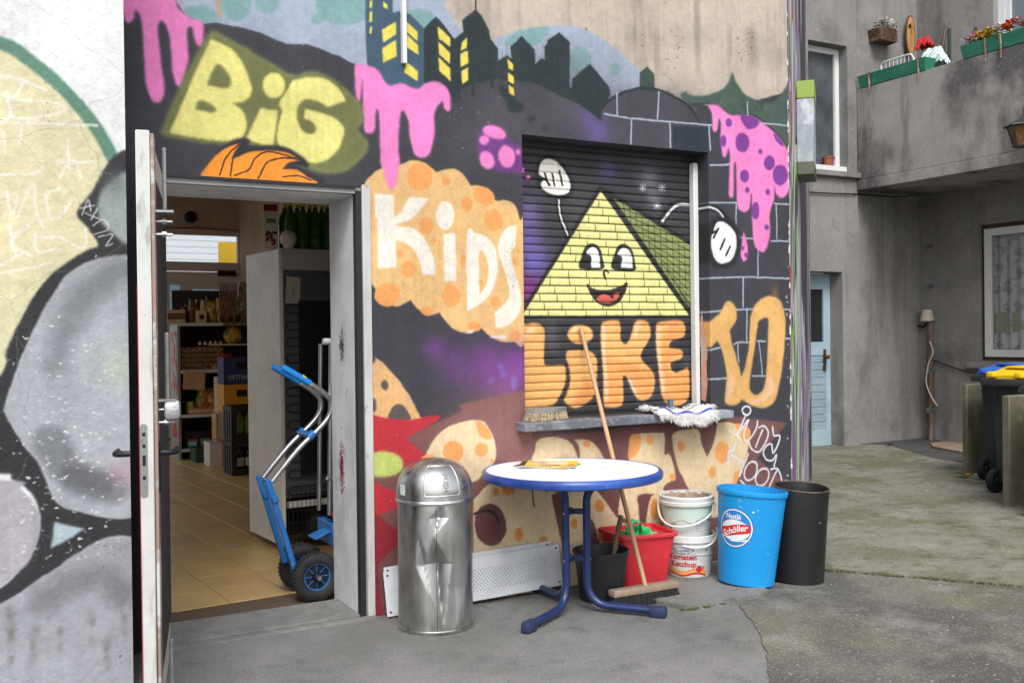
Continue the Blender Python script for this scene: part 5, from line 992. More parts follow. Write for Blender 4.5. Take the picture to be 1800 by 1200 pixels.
mb.obj('wall_foot_debris', mat('crumbled_dirt', (112, 100, 86), .95, layers=(((64, 58, 50), 20, .45, .6, .8), ((170, 164, 152), 35, .58, .66, .8)), coord='World'), label='crumbs of dirt and plaster gathered along the mural wall foot', cat='debris', kind='stuff')
# ------------------------------------------------------------------ dented push bin
VD = lambda x, y: np.array((x-CAM[0], y-CAM[1]))/math.hypot(x-CAM[0], y-CAM[1])
bx_, by_ = .205, -.29; v = VD(bx_, by_); A0 = math.atan2(-v[1], -v[0])           # azimuth facing the lens
tb = thing('push_bin', 'dented stainless steel dome-top push bin beside the door', 'waste bin', (bx_, by_, .0))
m_ss = bpy.data.materials.new('stainless_steel'); m_ss.use_nodes = True; nn = m_ss.node_tree; N = nn.nodes; b = N['Principled BSDF']
b.inputs['Metallic'].default_value = 1; tcx = N.new('ShaderNodeTexCoord')
def nz(s, st=(1, 1, 1), d=4):
    mp = N.new('ShaderNodeMapping'); mp.inputs['Scale'].default_value = st; nn.links.new(tcx.outputs['Object'], mp.inputs[0]); n = N.new('ShaderNodeTexNoise'); n.inputs['Scale'].default_value = s; n.inputs['Detail'].default_value = d; nn.links.new(mp.outputs[0], n.inputs['Vector']); return n.outputs['Fac']
def mr(src, a, b_, c, d):
    r = N.new('ShaderNodeMapRange'); r.inputs[1].default_value, r.inputs[2].default_value, r.inputs[3].default_value, r.inputs[4].default_value = a, b_, c, d; nn.links.new(src, r.inputs[0]); return r.outputs[0]
cr = N.new('ShaderNodeValToRGB'); cr.color_ramp.elements[0].position = .3; cr.color_ramp.elements[0].color = (.40, .395, .39, 1); cr.color_ramp.elements[1].position = .7; cr.color_ramp.elements[1].color = (.70, .70, .69, 1)
nn.links.new(nz(6, (1, 1, .5)), cr.inputs[0])
rs = N.new('ShaderNodeMix'); rs.data_type = 'RGBA'; nn.links.new(cr.outputs[0], rs.inputs[6]); rs.inputs[7].default_value = (.13, .055, .02, 1)
sp = N.new('ShaderNodeSeparateXYZ'); nn.links.new(tcx.outputs['Object'], sp.inputs[0])
mm = N.new('ShaderNodeMath'); mm.operation = 'MULTIPLY'; nn.links.new(mr(sp.outputs[2], .0, .075, 1., 0.), mm.inputs[0]); nn.links.new(mr(nz(11), .56, .66, 0, .75), mm.inputs[1]); nn.links.new(mm.outputs[0], rs.inputs[0])
nn.links.new(rs.outputs[2], b.inputs['Base Color']); nn.links.new(mr(nz(22, (1, 1, .3)), .3, .7, .26, .5), b.inputs['Roughness'])
bpn = N.new('ShaderNodeBump'); bpn.inputs['Strength'].default_value = .12; bpn.inputs['Distance'].default_value = .01; nn.links.new(nz(7), bpn.inputs['Height']); nn.links.new(bpn.outputs[0], b.inputs['Normal'])
NA, NZ = 144, 90; R0 = .183; HB = .615
def dent(a, z):
    s = ((a+PI) % (2*PI)-PI)*R0
    d = 0.
    d = max(d, .05*max(0, 1-abs(s-.006+.10*(z-.34))/(.08 if z < .34 else .062)-max(0, (z-.34)/.13)-max(0, (.34-z)/.3)))
    d = max(d, .026*max(0, 1-abs(s-.022-.3*(z-.56))/.045-abs(z-.555)/.075)); d = max(d, .014*max(0, 1-abs(s+.05+.2*(z-.3))/.045-abs(z-.33)/.14)); d = max(d, .008*max(0, 1-abs(s-.1)/.06-abs(z-.22)/.2))
    return d+.0012*math.sin(5*a)*math.sin(9*z)
mb = MB(); vv = []
for j_ in range(NZ+1):
    z = .008+HB*j_/NZ
    for i in range(NA):
        a = 2*PI*i/NA; r = R0-dent(a, z); vv.append((r*math.cos(a+A0), r*math.sin(a+A0), z))
mb.add(vv, [(j_*NA+i, j_*NA+(i+1) % NA, (j_+1)*NA+(i+1) % NA, (j_+1)*NA+i) for j_ in range(NZ) for i in range(NA)]); mb.obj('body', m_ss, tb, angle=14)
MB().lathe([(.001, .001), (.184, .001), (.187, .006), (.187, .016), (.184, .019)], 64).obj('base_ring', m_ss, tb)
MB().tube([((R0-dent(.035, z)+.0002)*math.cos(A0+.035), (R0-dent(.035, z)+.0002)*math.sin(A0+.035), z) for z in np.linspace(.02, .6, 40)], .0012, 5).obj('seam', m_dk, tb)
def domeR(z):                                       # z above the collar
    t = min(1, z/.186); return .188*(1-t**2.6)**(1/2.3) if t < 1 else 0
HC = .628
prof = [(.184, HC-.016), (.191, HC-.014), (.193, HC-.004), (.190, HC+.004)]+[(max(domeR(.186*t), .001), HC+.006+.186*t) for t in 1-(1-np.linspace(0, 1, 26))**1.7]
MB().lathe(prof, 96).obj('dome_lid', m_ss, tb, angle=30)
AF = A0+.2
def flap(u, v, off):                                # u azimuth offset (rad), v height on the dome
    r = domeR(v); e = .002; n_ = Vector((e*2, 0, domeR(v-e)-domeR(v+e))).normalized(); r += off*n_.x if n_.x > 0 else off
    return Vector((r*math.cos(AF+u), r*math.sin(AF+u), HC+.006+v+off*abs(n_.z)))
fp = mkobj('push_flap', None, tb)
def rr(u, v):                                       # rounded rectangle in (u, v)
    a = (u*2-1); c = (v*2-1); return a*.46, .026+.13*v
MB().grid(lambda u, v: flap(*rr(u, v), .006), 24, 18).obj('panel', mat('polished_steel', (196, 196, 194), .2, 1., layers=(((180, 180, 178), 8, .4, .7, .6),), bump=(6, .05)), fp)
bd_ = [rr(u, 0) for u in np.linspace(.04, .96, 14)]+[rr(1, v) for v in np.linspace(.06, .94, 10)]+[rr(u, 1) for u in np.linspace(.96, .04, 14)]+[rr(0, v) for v in np.linspace(.94, .06, 10)]
MB().tube([flap(a, c, .005) for a, c in bd_], .0035, 8, closed=True).obj('frame', m_ss, fp)
wrapped_text('PUSH', .034, lambda x, y: flap(.09+y/.17, .083-x, .0078), 'lettering', mat('embossed_grey', (140, 140, 140), .4, .9), fp, bold=.0008)
st_ = MB().grid(lambda u, v: Vector(((R0+.006)*math.cos(A0-1.05+.22*u), (R0+.006)*math.sin(A0-1.05+.22*u), HC+.03+.05*v)), 6, 2).obj('sticker', mat('sticker_white', (222, 230, 224), .5, layers=(((60, 150, 110), 60, .55, .58, .9),)), tb)

# ------------------------------------------------------------------ perforated panels leaning on the wall
m_pan = mat('white_enamel', (214, 217, 222), .45, layers=(((190, 193, 198), 5, .45, .65, .7), ((120, 118, 114), 40, .68, .73, .6), ((176, 178, 180), 9, .55, .7, .5, (.3, 1, 1))))
def panel(w_, h, holes, name, label, loc, rot):
    t = thing(name, label, 'metal panel', loc, rot)
    mb = MB(); cs = .0108; u0, u1, v0, v1 = holes; nu, nv = int((u1-u0)/cs), int((v1-v0)/cs); u1, v1 = u0+nu*cs, v0+nv*cs
    holed(mb, 0, w_, 0, h, [(u0, u1, v0, v1)], lambda u, v, d: (u, d, v), .0015, step=9)
    for i in range(nu):
        for j_ in range(nv):
            x0, z0 = u0+i*cs, v0+j_*cs
            if (i+j_) % 2: mb.add([(x0, 0, z0), (x0+cs, 0, z0), (x0+cs, 0, z0+cs), (x0, 0, z0+cs)], [(0, 1, 2, 3)]); continue
            c_ = (x0+cs/2, z0+cs/2); sq = [(x0, z0), (c_[0], z0), (x0+cs, z0), (x0+cs, c_[1]), (x0+cs, z0+cs), (c_[0], z0+cs), (x0, z0+cs), (x0, c_[1])]
            hl_ = [(c_[0]+.0031*math.cos(a), c_[1]+.0031*math.sin(a)) for a in np.arange(8)*PI/4-3*PI/4]
            mb.add([(x, 0, z) for x, z in sq+hl_], [(q, (q+1) % 8, 8+(q+1) % 8, 8+q) for q in range(8)])
    mb.obj('sheet', m_pan, t)
    MB().bx(.004, w_-.004, .004, .0046, .004, h-.004).obj('backing', m_black, t)
    for x, z in ((.02, .02), (w_-.02, .02), (.02, h-.02), (w_-.02, h-.02)): MB().lathe([(.001, .003), (.005, .003), (.006, 0)], 8).obj('fixing_hole', m_dk, t, (x, -.0005, z), (PI/2, 0, 0))
    return t
q0_, q1_ = onz(677, 1082), onz(977, 1039)
pw = 1.03
panel(pw, .222, (.07, pw-.08, .045, .165), 'perforated_panel', 'white perforated metal panel leaning low against the wall, front one', (.035, -.075, .01), (-.16, -.028, -.01))
panel(.98, .235, (.08, .9, .05, .17), 'perforated_panel', 'second white panel showing behind the front perforated panel', (.045, -.045, .015), (-.09, -.03, -.005))

# ------------------------------------------------------------------ round bistro table
tx, ty, tz = .92, -.42, .725
tbl = thing('bistro_table', 'round white-topped table with a blue rim and blue tube legs', 'table', (tx, ty, 0))
m_blue = mat('blue_rim', (44, 74, 150), .3, layers=(((60, 100, 180), 3, .5, .62, .7), ((36, 56, 112), 4, .5, .66, .7), ((150, 160, 190), 9, .68, .72, .5))); m_navy = mat('navy_tube', (30, 48, 92), .32, layers=(((46, 72, 124), 6, .5, .7, .5), ((120, 130, 150), 70, .7, .73, .5)), spec=.5)
tp = MB().lathe([(.001, tz), (.44, tz)], 96).obj('table_top', mat('white_laminate', (236, 238, 240), .32, alb=1., layers=(((222, 223, 224), 4, .45, .7, .6), ((196, 190, 180), 30, .62, .72, .5), ((206, 204, 200), 7, .5, .7, .5, (1, .12, 1)))), tbl)
MB().lathe([(.440, tz-.001), (.4405, tz+.001), (.452, tz+.001), (.462, tz-.008), (.465, tz-.022), (.461, tz-.038), (.452, tz-.044), (.42, tz-.044), (.001, tz-.04)], 96).obj('rim', m_blue, tp)
for aa in (209, 311, 88):
    a = math.radians(aa); d = Vector((math.cos(a), math.sin(a), 0)); up = Vector((0, 0, 1)); rv = .075
    P = [d*.26+up*(tz-.06), d*.18+up*(tz-.06)]+arc(d*.18+up*(tz-.165), .105, PI/2, PI, 7, d, up)
    P += [d*rv+up*z for z in (.5, .35, .2)]+arc(d*(rv+.105)+up*.143, .105, PI, 1.5*PI, 7, d, up)+[d*.26+up*.036, d*.40+up*.034]
    leg = MB().tube(P, .0205, 14).obj('leg', m_navy, tbl, angle=60)
    e = d*.44; R_ = Matrix.Rotation(a, 3, 'Z')
    MB().box((e.x, e.y, .029), (.085, .05, .056), rot=R_, bev=.012, seg=2).obj('foot_cap', mat('blue_cap', (40, 52, 84), .6), leg)
    for z in (.51, .27):
        MB().box((d.x*.042, d.y*.042, z), (.07, .022, .028), rot=R_, bev=.003).obj('brace', m_navy, tbl); q = d*(rv+.019); MB().lathe([(.006, -.003), (.006, .003), (.001, .005)], 8).obj('rivet', m_stl, leg, (q.x, q.y, z), (0, PI/2, a))
# magazines
mg = onz(962, 818, tz+.003); 
Mg = Canvas(-.15, .15, -.11, .11, 900, (238, 200, 70), 0.)
def mp_(P, c, soft=0):
    Mg.comp(Mg.mask(np.array([((x-Mg.u0)*Mg.k, (Mg.v1-y)*Mg.k) for x, y in P]), soft), c, 1.)
mp_([(-.1, -.03), (.08, -.05), (.1, .06), (-.08, .07)], (226, 190, 160)); mp_([(-.02, -.01), (.09, -.03), (.1, .04), (0, .05)], (206, 206, 218)); mp_([(-.12, .06), (-.02, .05), (0, .08), (-.1, .1)], (200, 150, 110)); mp_([(-.05, -.06), (.06, -.08), (.08, -.06), (-.04, -.035)], (120, 70, 60)); mp_([(.1, -.1), (.14, -.1), (.14, -.04), (.11, -.03)], (230, 140, 60)); mp_([(-.15, -.1), (-.12, -.1), (-.12, .1), (-.15, .1)], (60, 60, 50)); mp_([(-.06, .02), (-.03, .0), (-.01, .03), (-.04, .05)], (190, 120, 96))
for i in range(9): mp_([(-.11+.02*i, -.1), (-.1+.02*i, -.1), (-.1+.02*i, -.085+.006*(i % 3)), (-.11+.02*i, -.09)], (60, 50, 50))
m_mag = bpy.data.materials.new('magazine_print'); m_mag.use_nodes = True; nn = m_mag.node_tree; im = nn.nodes.new('ShaderNodeTexImage'); im.image = Mg.image('magazine_print'); u_ = nn.nodes.new('ShaderNodeUVMap'); u_.uv_map = 'paint'; nn.links.new(u_.outputs[0], im.inputs[0]); nn.links.new(im.outputs[0], nn.nodes['Principled BSDF'].inputs['Base Color']); nn.nodes['Principled BSDF'].inputs['Roughness'].default_value = .35
m_pg = mat('page_edge', (206, 204, 198), .8)
for i, (rz_, dx, dy_, lab) in enumerate(((-.95, .0, .0, 'lower magazine of the two on the round table'), (-.62, .012, .004, 'yellow-covered magazine lying open on top of the other'))):
    t = thing('magazine', lab, 'magazine', (mg[0]+dx, mg[1]+dy_, tz+.002+.006*i), rz_)
    MB().bx(-.148, .148, -.108, .108, 0, .0045).obj('pages', m_pg, t)
    mb = MB(); mb.grid(lambda u, v: (-.15+.3*u, -.11+.22*v, .0052+.012*max(0, u-.6)**1.5+.004*max(0, .3-u)), 12, 2); o = mb.obj('cover', m_mag, t)
    ly = o.data.uv_layers.new(name='paint')
    for l_ in o.data.loops: c_ = o.data.vertices[l_.vertex_index].co; ly.data[l_.index].uv = ((c_.x+.15)/.3, (c_.y+.11)/.22)

# ------------------------------------------------------------------ broom leaning on the shutter
hl0, hl1 = onz(1070, 1058, .02), onz(1190, 1038, .02); hc = (hl0+hl1)/2; ha = math.atan2(hl1[1]-hl0[1], hl1[0]-hl0[0])
brm = thing('push_broom', 'wooden push broom with black bristles leaning on the roller shutter', 'broom', (hc[0]-.02, hc[1]-.035, 0), ha)
m_wd = mat('worn_wood', (150, 132, 114), .75, layers=(((140, 118, 98), 5, .4, .65, .8, (.25, 1, 1)), ((190, 168, 146), 12, .5, .7, .5), ((100, 84, 70), 50, .62, .7, .5)), bump=(30, .2))
m_hd = mat('handle_wood', (196, 158, 120), .55, layers=(((166, 128, 94), 6, .4, .65, .7, (1, 1, .1)), ((120, 96, 74), 30, .66, .72, .6)))
MB().box((0, 0, .073), (.42, .062, .036), bev=.008, seg=2).obj('head', m_wd, brm)
m_bri = mat('black_bristle', (32, 31, 31), .7)
mb = MB()
for i in range(1500):
    x, y = random.uniform(-.205, .205), random.uniform(-.028, .028); s_ = random.uniform(.8, 1.2)
    tipx = x-.022*s_+random.gauss(0, .012); tipy = y*1.8-.012+random.gauss(0, .008); r = .0017
    mb.add([(x-r, y, .056), (x+r, y, .056), (x, y+r, .056), (tipx-r, tipy, .003), (tipx+r, tipy, .003), (tipx, tipy+r, .003)], [(0, 1, 4, 3), (1, 2, 5, 4), (2, 0, 3, 5), (3, 4, 5)])
mb.obj('bristles', m_bri, brm, kind='stuff')
topw = ony(1021, 577, SY-.014); Minv = (Matrix.Translation((hc[0]-.02, hc[1]-.035, 0)) @ Matrix.Rotation(ha, 4, 'Z')).inverted()
tl = Minv @ Vector(topw); bl2 = Minv @ Vector(onz(1127, 1030, .075)); bl2 = Vector((bl2.x, 0, .085))
MB().tube([bl2, bl2.lerp(tl, .5)+Vector((0, 0, -.004)), tl], .0125, 12).obj('handle', m_hd, brm)

# ------------------------------------------------------------------ buckets and tubs
def pail(name, label, cx, cy, z, r0, r1, h, m, rimw=.006, rz=0.):
    t = thing(name, label, 'bucket', (cx, cy, z), rz)
    MB().lathe([(.001, .002), (r0, .002), (r0+.002, .006), (r1, h), (r1-.004, h), (r0-.002, .008), (.001, .008)], 56).obj('body', m, t)
    return t
def bail(t, r, h, drop, m, side, rad=.004, n=14):
    """wire or plastic handle hanging down on one side"""
    P = []
    for a in np.linspace(0, PI, n): P.append((r*1.03*math.cos(a), -side*r*1.06*math.sin(a), h-drop*math.sin(a)))
    return MB().tube(P, rad, 8).obj('handle', m, t)
m_bkp = mat('black_plastic', (36, 37, 40), .5, layers=(((66, 66, 68), 6, .5, .68, .6), ((110, 108, 104), 30, .68, .74, .5), ((82, 80, 78), 12, .6, .7, .4, (1, 1, .3))), bump=(20, .1))
bk = pail('black_bucket', 'black plastic bucket with a stick in it under the table', 1.165, -.31, 0, .112, .147, .262, m_bkp)
MB().lathe([(.147, .25), (.152, .25), (.153, .262), (.149, .266), (.144, .264)], 56).obj('rim', m_bkp, bk); MB().tube([(.1*math.cos(a)+.05, .148*math.sin(a), .262+.012*math.sin(3*a)) for a in np.linspace(-1.2, 1.2, 14)], .003, 6).obj('handle', m_stl, bk)
s0 = Vector((1.165+.05, -.31+.02, .03)); s1 = Vector(ony(1092, 905, -.24))
hb_ = thing('hand_brush', 'brown wooden brush handle standing in the black bucket', 'brush', tuple(s0))
dv = s1-s0
MB().tube([dv*.12, dv*.45, dv*.5, dv*.56, dv*.9, dv], [.01, .012, .015, .017, .0155, .012], 10).obj('handle', mat('aged_wood', (122, 102, 80), .7, layers=(((90, 72, 56), 9, .4, .6, .8, (1, 1, .15)),)), hb_); MB().tube([dv*.44, dv*.48], .0125, 10).obj('ferrule', m_stl, hb_); MB().box(tuple(dv*.09), (.06, .03, .05), bev=.01).obj('brush_head', m_wd, hb_)
# red tub: rounded rectangular, flared
rt = thing('red_tub', 'red rectangular plastic tub holding a green carrier bag', 'tub', (1.505, -.175, 0), math.radians(-9))
m_redp = mat('red_plastic', (206, 44, 58), .45, layers=(((186, 34, 48), 4, .45, .65, .6), ((222, 110, 112), 22, .6, .7, .45), ((150, 80, 76), 7, .58, .72, .5, (1, 1, .3)), ((120, 96, 90), 60, .64, .7, .6)), spec=.45)
def rrect(a, b_, r, n=5):
    P = []
    for sx_, sy_, a0 in ((1, 1, 0), (-1, 1, PI/2), (-1, -1, PI), (1, -1, 1.5*PI)):
        for q in range(n+1): t_ = a0+PI/2*q/n; P.append((sx_*(a-r)+r*math.cos(t_), sy_*(b_-r)+r*math.sin(t_)))
    return P
def tub(levels, m, t, name='body'):
    mb = MB(); n = None; vv = []; 
    for a, b_, r, z in levels:
        P = rrect(a, b_, r); n = len(P); vv += [(x, y, z) for x, y in P]
    ff = [(k_*n+i, k_*n+(i+1) % n, (k_+1)*n+(i+1) % n, (k_+1)*n+i) for k_ in range(len(levels)-1) for i in range(n)]+[list(range(n))[::-1], [(len(levels)-1)*n+i for i in range(n)]]
    mb.add(vv, ff); return mb.obj(name, m, t)
tub([(.128, .108, .03, .003), (.168, .142, .03, .30), (.168, .142, .03, .305), (.163, .137, .028, .305), (.124, .104, .028, .012)], m_redp, rt); tub([(.169, .143, .03, .285), (.181, .155, .032, .290), (.183, .157, .032, .305), (.179, .153, .032, .312), (.165, .139, .028, .309), (.164, .138, .028, .288)], m_redp, rt, 'rim')
gb = thing('green_bag', 'crumpled bright green carrier bag inside the red tub', 'bag', (1.505, -.175, .215), 0)
def crump(u, v):
    a = 2*PI*u; r = .118*math.sin(PI*v*.5)*(1+.18*math.sin(5*a+3*v)+.1*math.sin(11*a)); return (r*math.cos(a)*1.1, r*.85*math.sin(a), .105*math.cos(PI*v*.5)+.02*math.sin(9*a+8*v)+.012*math.sin(17*a-6*v)-.01)
m_gp = mat('green_polythene', (52, 186, 110), .3, layers=(((90, 206, 140), 12, .5, .65, .7),), bump=(28, .6), spec=.6)
MB().grid(crump, 64, 24).obj('bag', m_gp, gb, angle=70); MB().tube([(-.11, -.05, .09), (-.12, -.07, .135), (-.07, -.06, .165), (-.02, -.05, .15), (.0, -.03, .1)], .012, 8, flat=.35).obj('bag_handle', m_gp, gb); MB().tube([(-.12, .02, .07), (-.14, -.02, .1), (-.13, -.06, .11), (-.09, -.09, .095)], .012, 8, flat=.35).obj('bag_handle', m_gp, gb)
# two stacked pails
px0, py0 = 1.86, -.185
m_wp = mat('white_pail', (224, 224, 222), .45, layers=(((204, 202, 196), 5, .5, .7, .6), ((160, 150, 136), 40, .62, .7, .5), ((150, 142, 130), 8, .58, .72, .5, (1, 1, .3))))
kp = pail('ketchup_pail', 'white pail with red ketchup lettering, lower of the two stacked', px0, py0, .024, .125, .146, .235, m_wp)
MB().lathe([(.146, .2), (.153, .202), (.154, .236), (.149, .24), (.144, .238)], 56).obj('rim', m_wp, kp)
v = VD(px0, py0); AK = math.atan2(-v[1], -v[0])
def onk(t_, dz, rb, slope, az=AK, off=.0016, z0=0.):
    return lambda x, y: ((rb+slope*(y+dz)+off)*math.cos(az+t_+x/rb), (rb+slope*(y+dz)+off)*math.sin(az+t_+x/rb), y+dz)
m_rt, m_bt = mat('red_print', (196, 40, 44), .5), mat('blue_print', (60, 74, 140), .5)
wrapped_text('Tomaten', .042, onk(-.28, .12, .127, .085), 'lettering', m_rt, kp, bold=.0012); wrapped_text('Ketchup', .042, onk(-.24, .079, .127, .085), 'lettering', m_rt, kp, bold=.0012)
def strip(pts_top, pts_bot, m, az=AK, rb=.127, off=.0012, par=kp, nm='printed_band'):
    mb = MB(); n = len(pts_top); f_ = onk(0, 0, rb, .085, az, off)
    mb.add([f_(*p) for p in pts_top]+[f_(*p) for p in pts_bot], [(i, i+1, n+i+1, n+i) for i in range(n-1)]); return mb.obj(nm, m, par)
xs_ = np.linspace(-.12, .1, 18); wvf = lambda x, o: .034+o+.008*math.sin(x*40)
strip([(x, wvf(x, .014)) for x in xs_], [(x, wvf(x, .004)) for x in xs_], mat('orange_print', (238, 150, 60), .5)); strip([(x, wvf(x, .002)) for x in xs_], [(x, wvf(x, -.006)) for x in xs_], mat('amber_print', (240, 180, 80), .5), off=.0013); strip([(x, wvf(x, -.008)) for x in xs_], [(x, wvf(x, -.018)) for x in xs_], m_rt)
strip([(.02, .168), (.1, .164)], [(.02, .156), (.1, .152)], m_rt)
th = np.linspace(0, 2*PI, 20)
def disc(cx_, cz_, rx_, rz_, m, off, par=kp, az=AK, rb=.127, nm='printed_shape'):
    f_ = onk(0, 0, rb, .085, az, off); MB().add([f_(cx_, cz_)]+[f_(cx_+rx_*math.cos(a), cz_+rz_*math.sin(a)) for a in th[:-1]], [(0, i+1, (i+1) % 19+1) for i in range(19)]).obj(nm, m, par)
disc(-.03, .158, .048, .02, m_bt, .0012); disc(-.03, .158, .045, .017, m_wp, .0016); wrapped_text('ickosta', .022, onk(-.03/.127, .158, .127, .085, off=.002), 'lettering', m_bt, kp, shear=.25)
disc(.055, .052, .018, .018, m_rt, .002); disc(.078, .058, .014, .012, mat('tomato_cut', (226, 110, 80), .5), .0018); disc(.055, .068, .012, .004, m_bt, .0024)
bail(kp, .15, .18, .05, m_stl, 1, .0025)
# upper pail with dried mortar
up_ = pail('mortar_pail', 'pale green and white pail crusted with dried mortar, upper of the stack', px0-.012, py0, .024+.222, .127, .15, .235, m_wp, rz=0)
MB().lathe([(.15, .185), (.158, .188), (.16, .206), (.155, .21), (.157, .215), (.159, .234), (.152, .24), (.147, .238)], 56).obj('rim', m_wp, up_)
sl = .098
f_ = lambda a, z: ((.1265+sl*z+.0012)*math.cos(AK+a), (.1265+sl*z+.0012)*math.sin(AK+a), z)
lb = MB().grid(lambda u, v: f_(-1.5+3.*u, .02+.16*v), 40, 2).obj('label', mat('pale_green_label', (196, 218, 204), .5, layers=(((210, 226, 214), 6, .5, .65, .7), ((160, 184, 168), 26, .66, .72, .5)), coord='Object'), up_)
m_dkg = mat('leaf_print', (84, 110, 70), .5)
for i in range(16):
    a, z = -.62+random.uniform(-.18, .15), .05+random.uniform(-.02, .06); mb = MB(); d_ = random.uniform(0, PI); r = .012
    mb.add([((.1265+sl*z+.0022)*math.cos(AK+a)*1, (.1265+sl*z+.0022)*math.sin(AK+a), z)]+[((.1265+sl*(z+r*math.sin(q))+.0022)*math.cos(AK+a+r*.6*math.cos(q+d_)/.13), (.1265+sl*(z+r*math.sin(q))+.0022)*math.sin(AK+a+r*.6*math.cos(q+d_)/.13), z+r*math.sin(q)) for q in np.linspace(0, 2*PI, 7)[:-1]], [(0, i_+1, (i_+1) % 6+1) for i_ in range(6)]); mb.obj('printed_leaf', random.choice((m_dkg, mat('lemon_print', (190, 196, 90), .5), mat('ink_print', (50, 60, 56), .5))), lb)
for i, (a, z, w_) in enumerate(((.35, .105, .05), (.38, .09, .04), (.35, .075, .045), (.38, .06, .03), (.36, .045, .04))): MB().grid(lambda u, v: tuple(np.array(f_(a+w_/.13*u, z+.004*v))*np.array((1.004, 1.004, 1))), 6, 1).obj('printed_line', mat('line_print', (150, 172, 160), .5), lb)
P = [(.163*math.cos(AK-1.65+3.3*t_), .163*math.sin(AK-1.65+3.3*t_), .2-.125*math.sin(PI*(t_**.75))) for t_ in np.linspace(0, 1, 26)]
MB().tube(P, .0062, 8).obj('handle', m_wp, up_)
P = [(.162*math.cos(AK-.2+1.9*t_), .162*math.sin(AK-.2+1.9*t_), .19+.075*t_*t_-.02*math.sin(PI*t_)) for t_ in np.linspace(0, 1, 16)]
MB().tube(P, .0062, 8).obj('handle', m_wp, kp)
m_mort = mat('dried_mortar', (176, 150, 132), .95, layers=(((132, 104, 86), 18, .45, .62, .9), ((222, 214, 204), 30, .56, .68, .8)), bump=(60, 1.))
MB().grid(lambda u, v: ((.1395-.001*math.sin(40*u)+.006*(v-.5))*math.cos(2*PI*u), (.1395-.001*math.sin(40*u)+.006*(v-.5))*math.sin(2*PI*u), .10+(.128+.008*math.sin(13*u*2*PI)*math.sin(5*u*2*PI))*v), 120, 4).obj('mortar_crust', m_mort, up_)
MB().grid(lambda u, v: (.142*v*math.cos(2*PI*u), .142*v*math.sin(2*PI*u), .105+.012*math.sin(7*u*2*PI)*v+.01*math.sin(19*v+9*u)), 60, 12).obj('mortar', m_mort, up_)
# blue bin, oval, tipped a little
bl_x, bl_y = 1.995, -.515
bb = thing('blue_bin', 'bright blue oval plastic bin with an ice cream logo', 'bin', (bl_x, bl_y, .024), (math.radians(2.), math.radians(4.), 0)); v = VD(bl_x, bl_y); AB = math.atan2(-v[1], -v[0])
m_bb = mat('cyan_plastic', (22, 146, 216), .42, layers=(((40, 156, 226), 3, .5, .68, .6), ((120, 186, 226), 26, .64, .7, .5), ((70, 120, 160), 6, .58, .72, .45, (1, 1, .3)), ((60, 80, 96), 70, .66, .7, .6), ((196, 214, 224), 55, .69, .71, .8)), spec=.45)
oa, rb2, H2 = .152, .125, .52
def ov(a, z, off=0.):
    s_ = 1+.235*z/H2; c_, q = math.cos(a), math.sin(a); x, y = (rb2*s_+off)*c_, (oa*s_+off)*q
    return (x*math.cos(AB)-y*math.sin(AB), x*math.sin(AB)+y*math.cos(AB), z)
def ovmesh(levels, m, name, par):
    mb = MB(); n = 72
    for z, off in levels: mb.v += [tuple(map(float, (*ov(2*PI*i/n, z, off)[:2], z))) for i in range(n)]
    mb.f += [(k_*n+i, k_*n+(i+1) % n, (k_+1)*n+(i+1) % n, (k_+1)*n+i) for k_ in range(len(levels)-1) for i in range(n)]; return mb
mb = ovmesh([(.0, -.004), (.004, 0), (.15, 0), (.3, 0), (H2, 0), (H2, -.005), (.012, -.006)], m_bb, 'body', bb); mb.f += [list(range(72))[::-1], [6*72+i for i in range(72)]]; mb.obj('body', m_bb, bb)
mb = ovmesh([(H2-.028, .001), (H2-.026, .007), (H2-.012, .009), (H2, .006), (H2+.002, 0), (H2+.001, -.006)], m_bb, 'rim', bb); mb.obj('rim', m_bb, bb)
lg = mkobj('logo', None, bb)
LA, LZ = -.50, .315
def lgf(off): return lambda x, y: ov(LA+x/(.155*(1+.235*LZ/H2)), LZ+y, off)
def ldisc(rx_, rz_, m, off, dz_=0., dx_=0., name='oval'):
    f_ = lgf(off); n = 36; mb = MB(); R = [0, .35, .7, 1]; vv = [f_(dx_, dz_)]
    for r in R[1:]: vv += [f_(dx_+r*rx_*math.cos(2*PI*i/n), dz_+r*rz_*math.sin(2*PI*i/n)) for i in range(n)]
    ff = [(0, 1+i, 1+(i+1) % n) for i in range(n)]+[(1+k_*n+i, 1+k_*n+(i+1) % n, 1+(k_+1)*n+(i+1) % n, 1+(k_+1)*n+i) for k_ in range(2) for i in range(n)]
    mb.add(vv, ff); return mb.obj(name, m, lg)
m_ld_, m_lw, m_lr, m_ll = mat('logo_navy', (40, 62, 140), .45), mat('logo_white', (232, 236, 238), .45), mat('logo_red', (206, 40, 44), .45), mat('logo_sky', (40, 130, 206), .45)
ldisc(.108, .108, m_ld_, .0010); ldisc(.104, .104, m_lw, .0014); ldisc(.097, .097, m_ll, .0018); ldisc(.09, .058, m_lw, .0022, -.012)
f_ = lgf(.0026); xs_ = np.linspace(-.092, .092, 22); mb = MB(); top = [(x, .012+.014*math.sin((x+.02)*22)) for x in xs_]; bot = [(x, -.045+.014*math.sin((x+.02)*22)+.02*(abs(x)/.092)**3) for x in xs_]
mb.add([f_(*p) for p in top]+[f_(*p) for p in bot], [(i, i+1, 22+i+1, 22+i) for i in range(21)]); mb.obj('banner', m_lr, lg)
wrapped_text('Schöller', .052, lambda x, y: lgf(.0032)(x, y-.016+.16*x+.012*math.sin((x+.02)*22)), 'lettering', m_lw, lg, bold=.001, kx=.9)
wrapped_text('Nestlé', .04, lambda x, y: lgf(.0028)(x-.008, y+.062), 'lettering', m_lw, lg, bold=.0009, kx=.85)
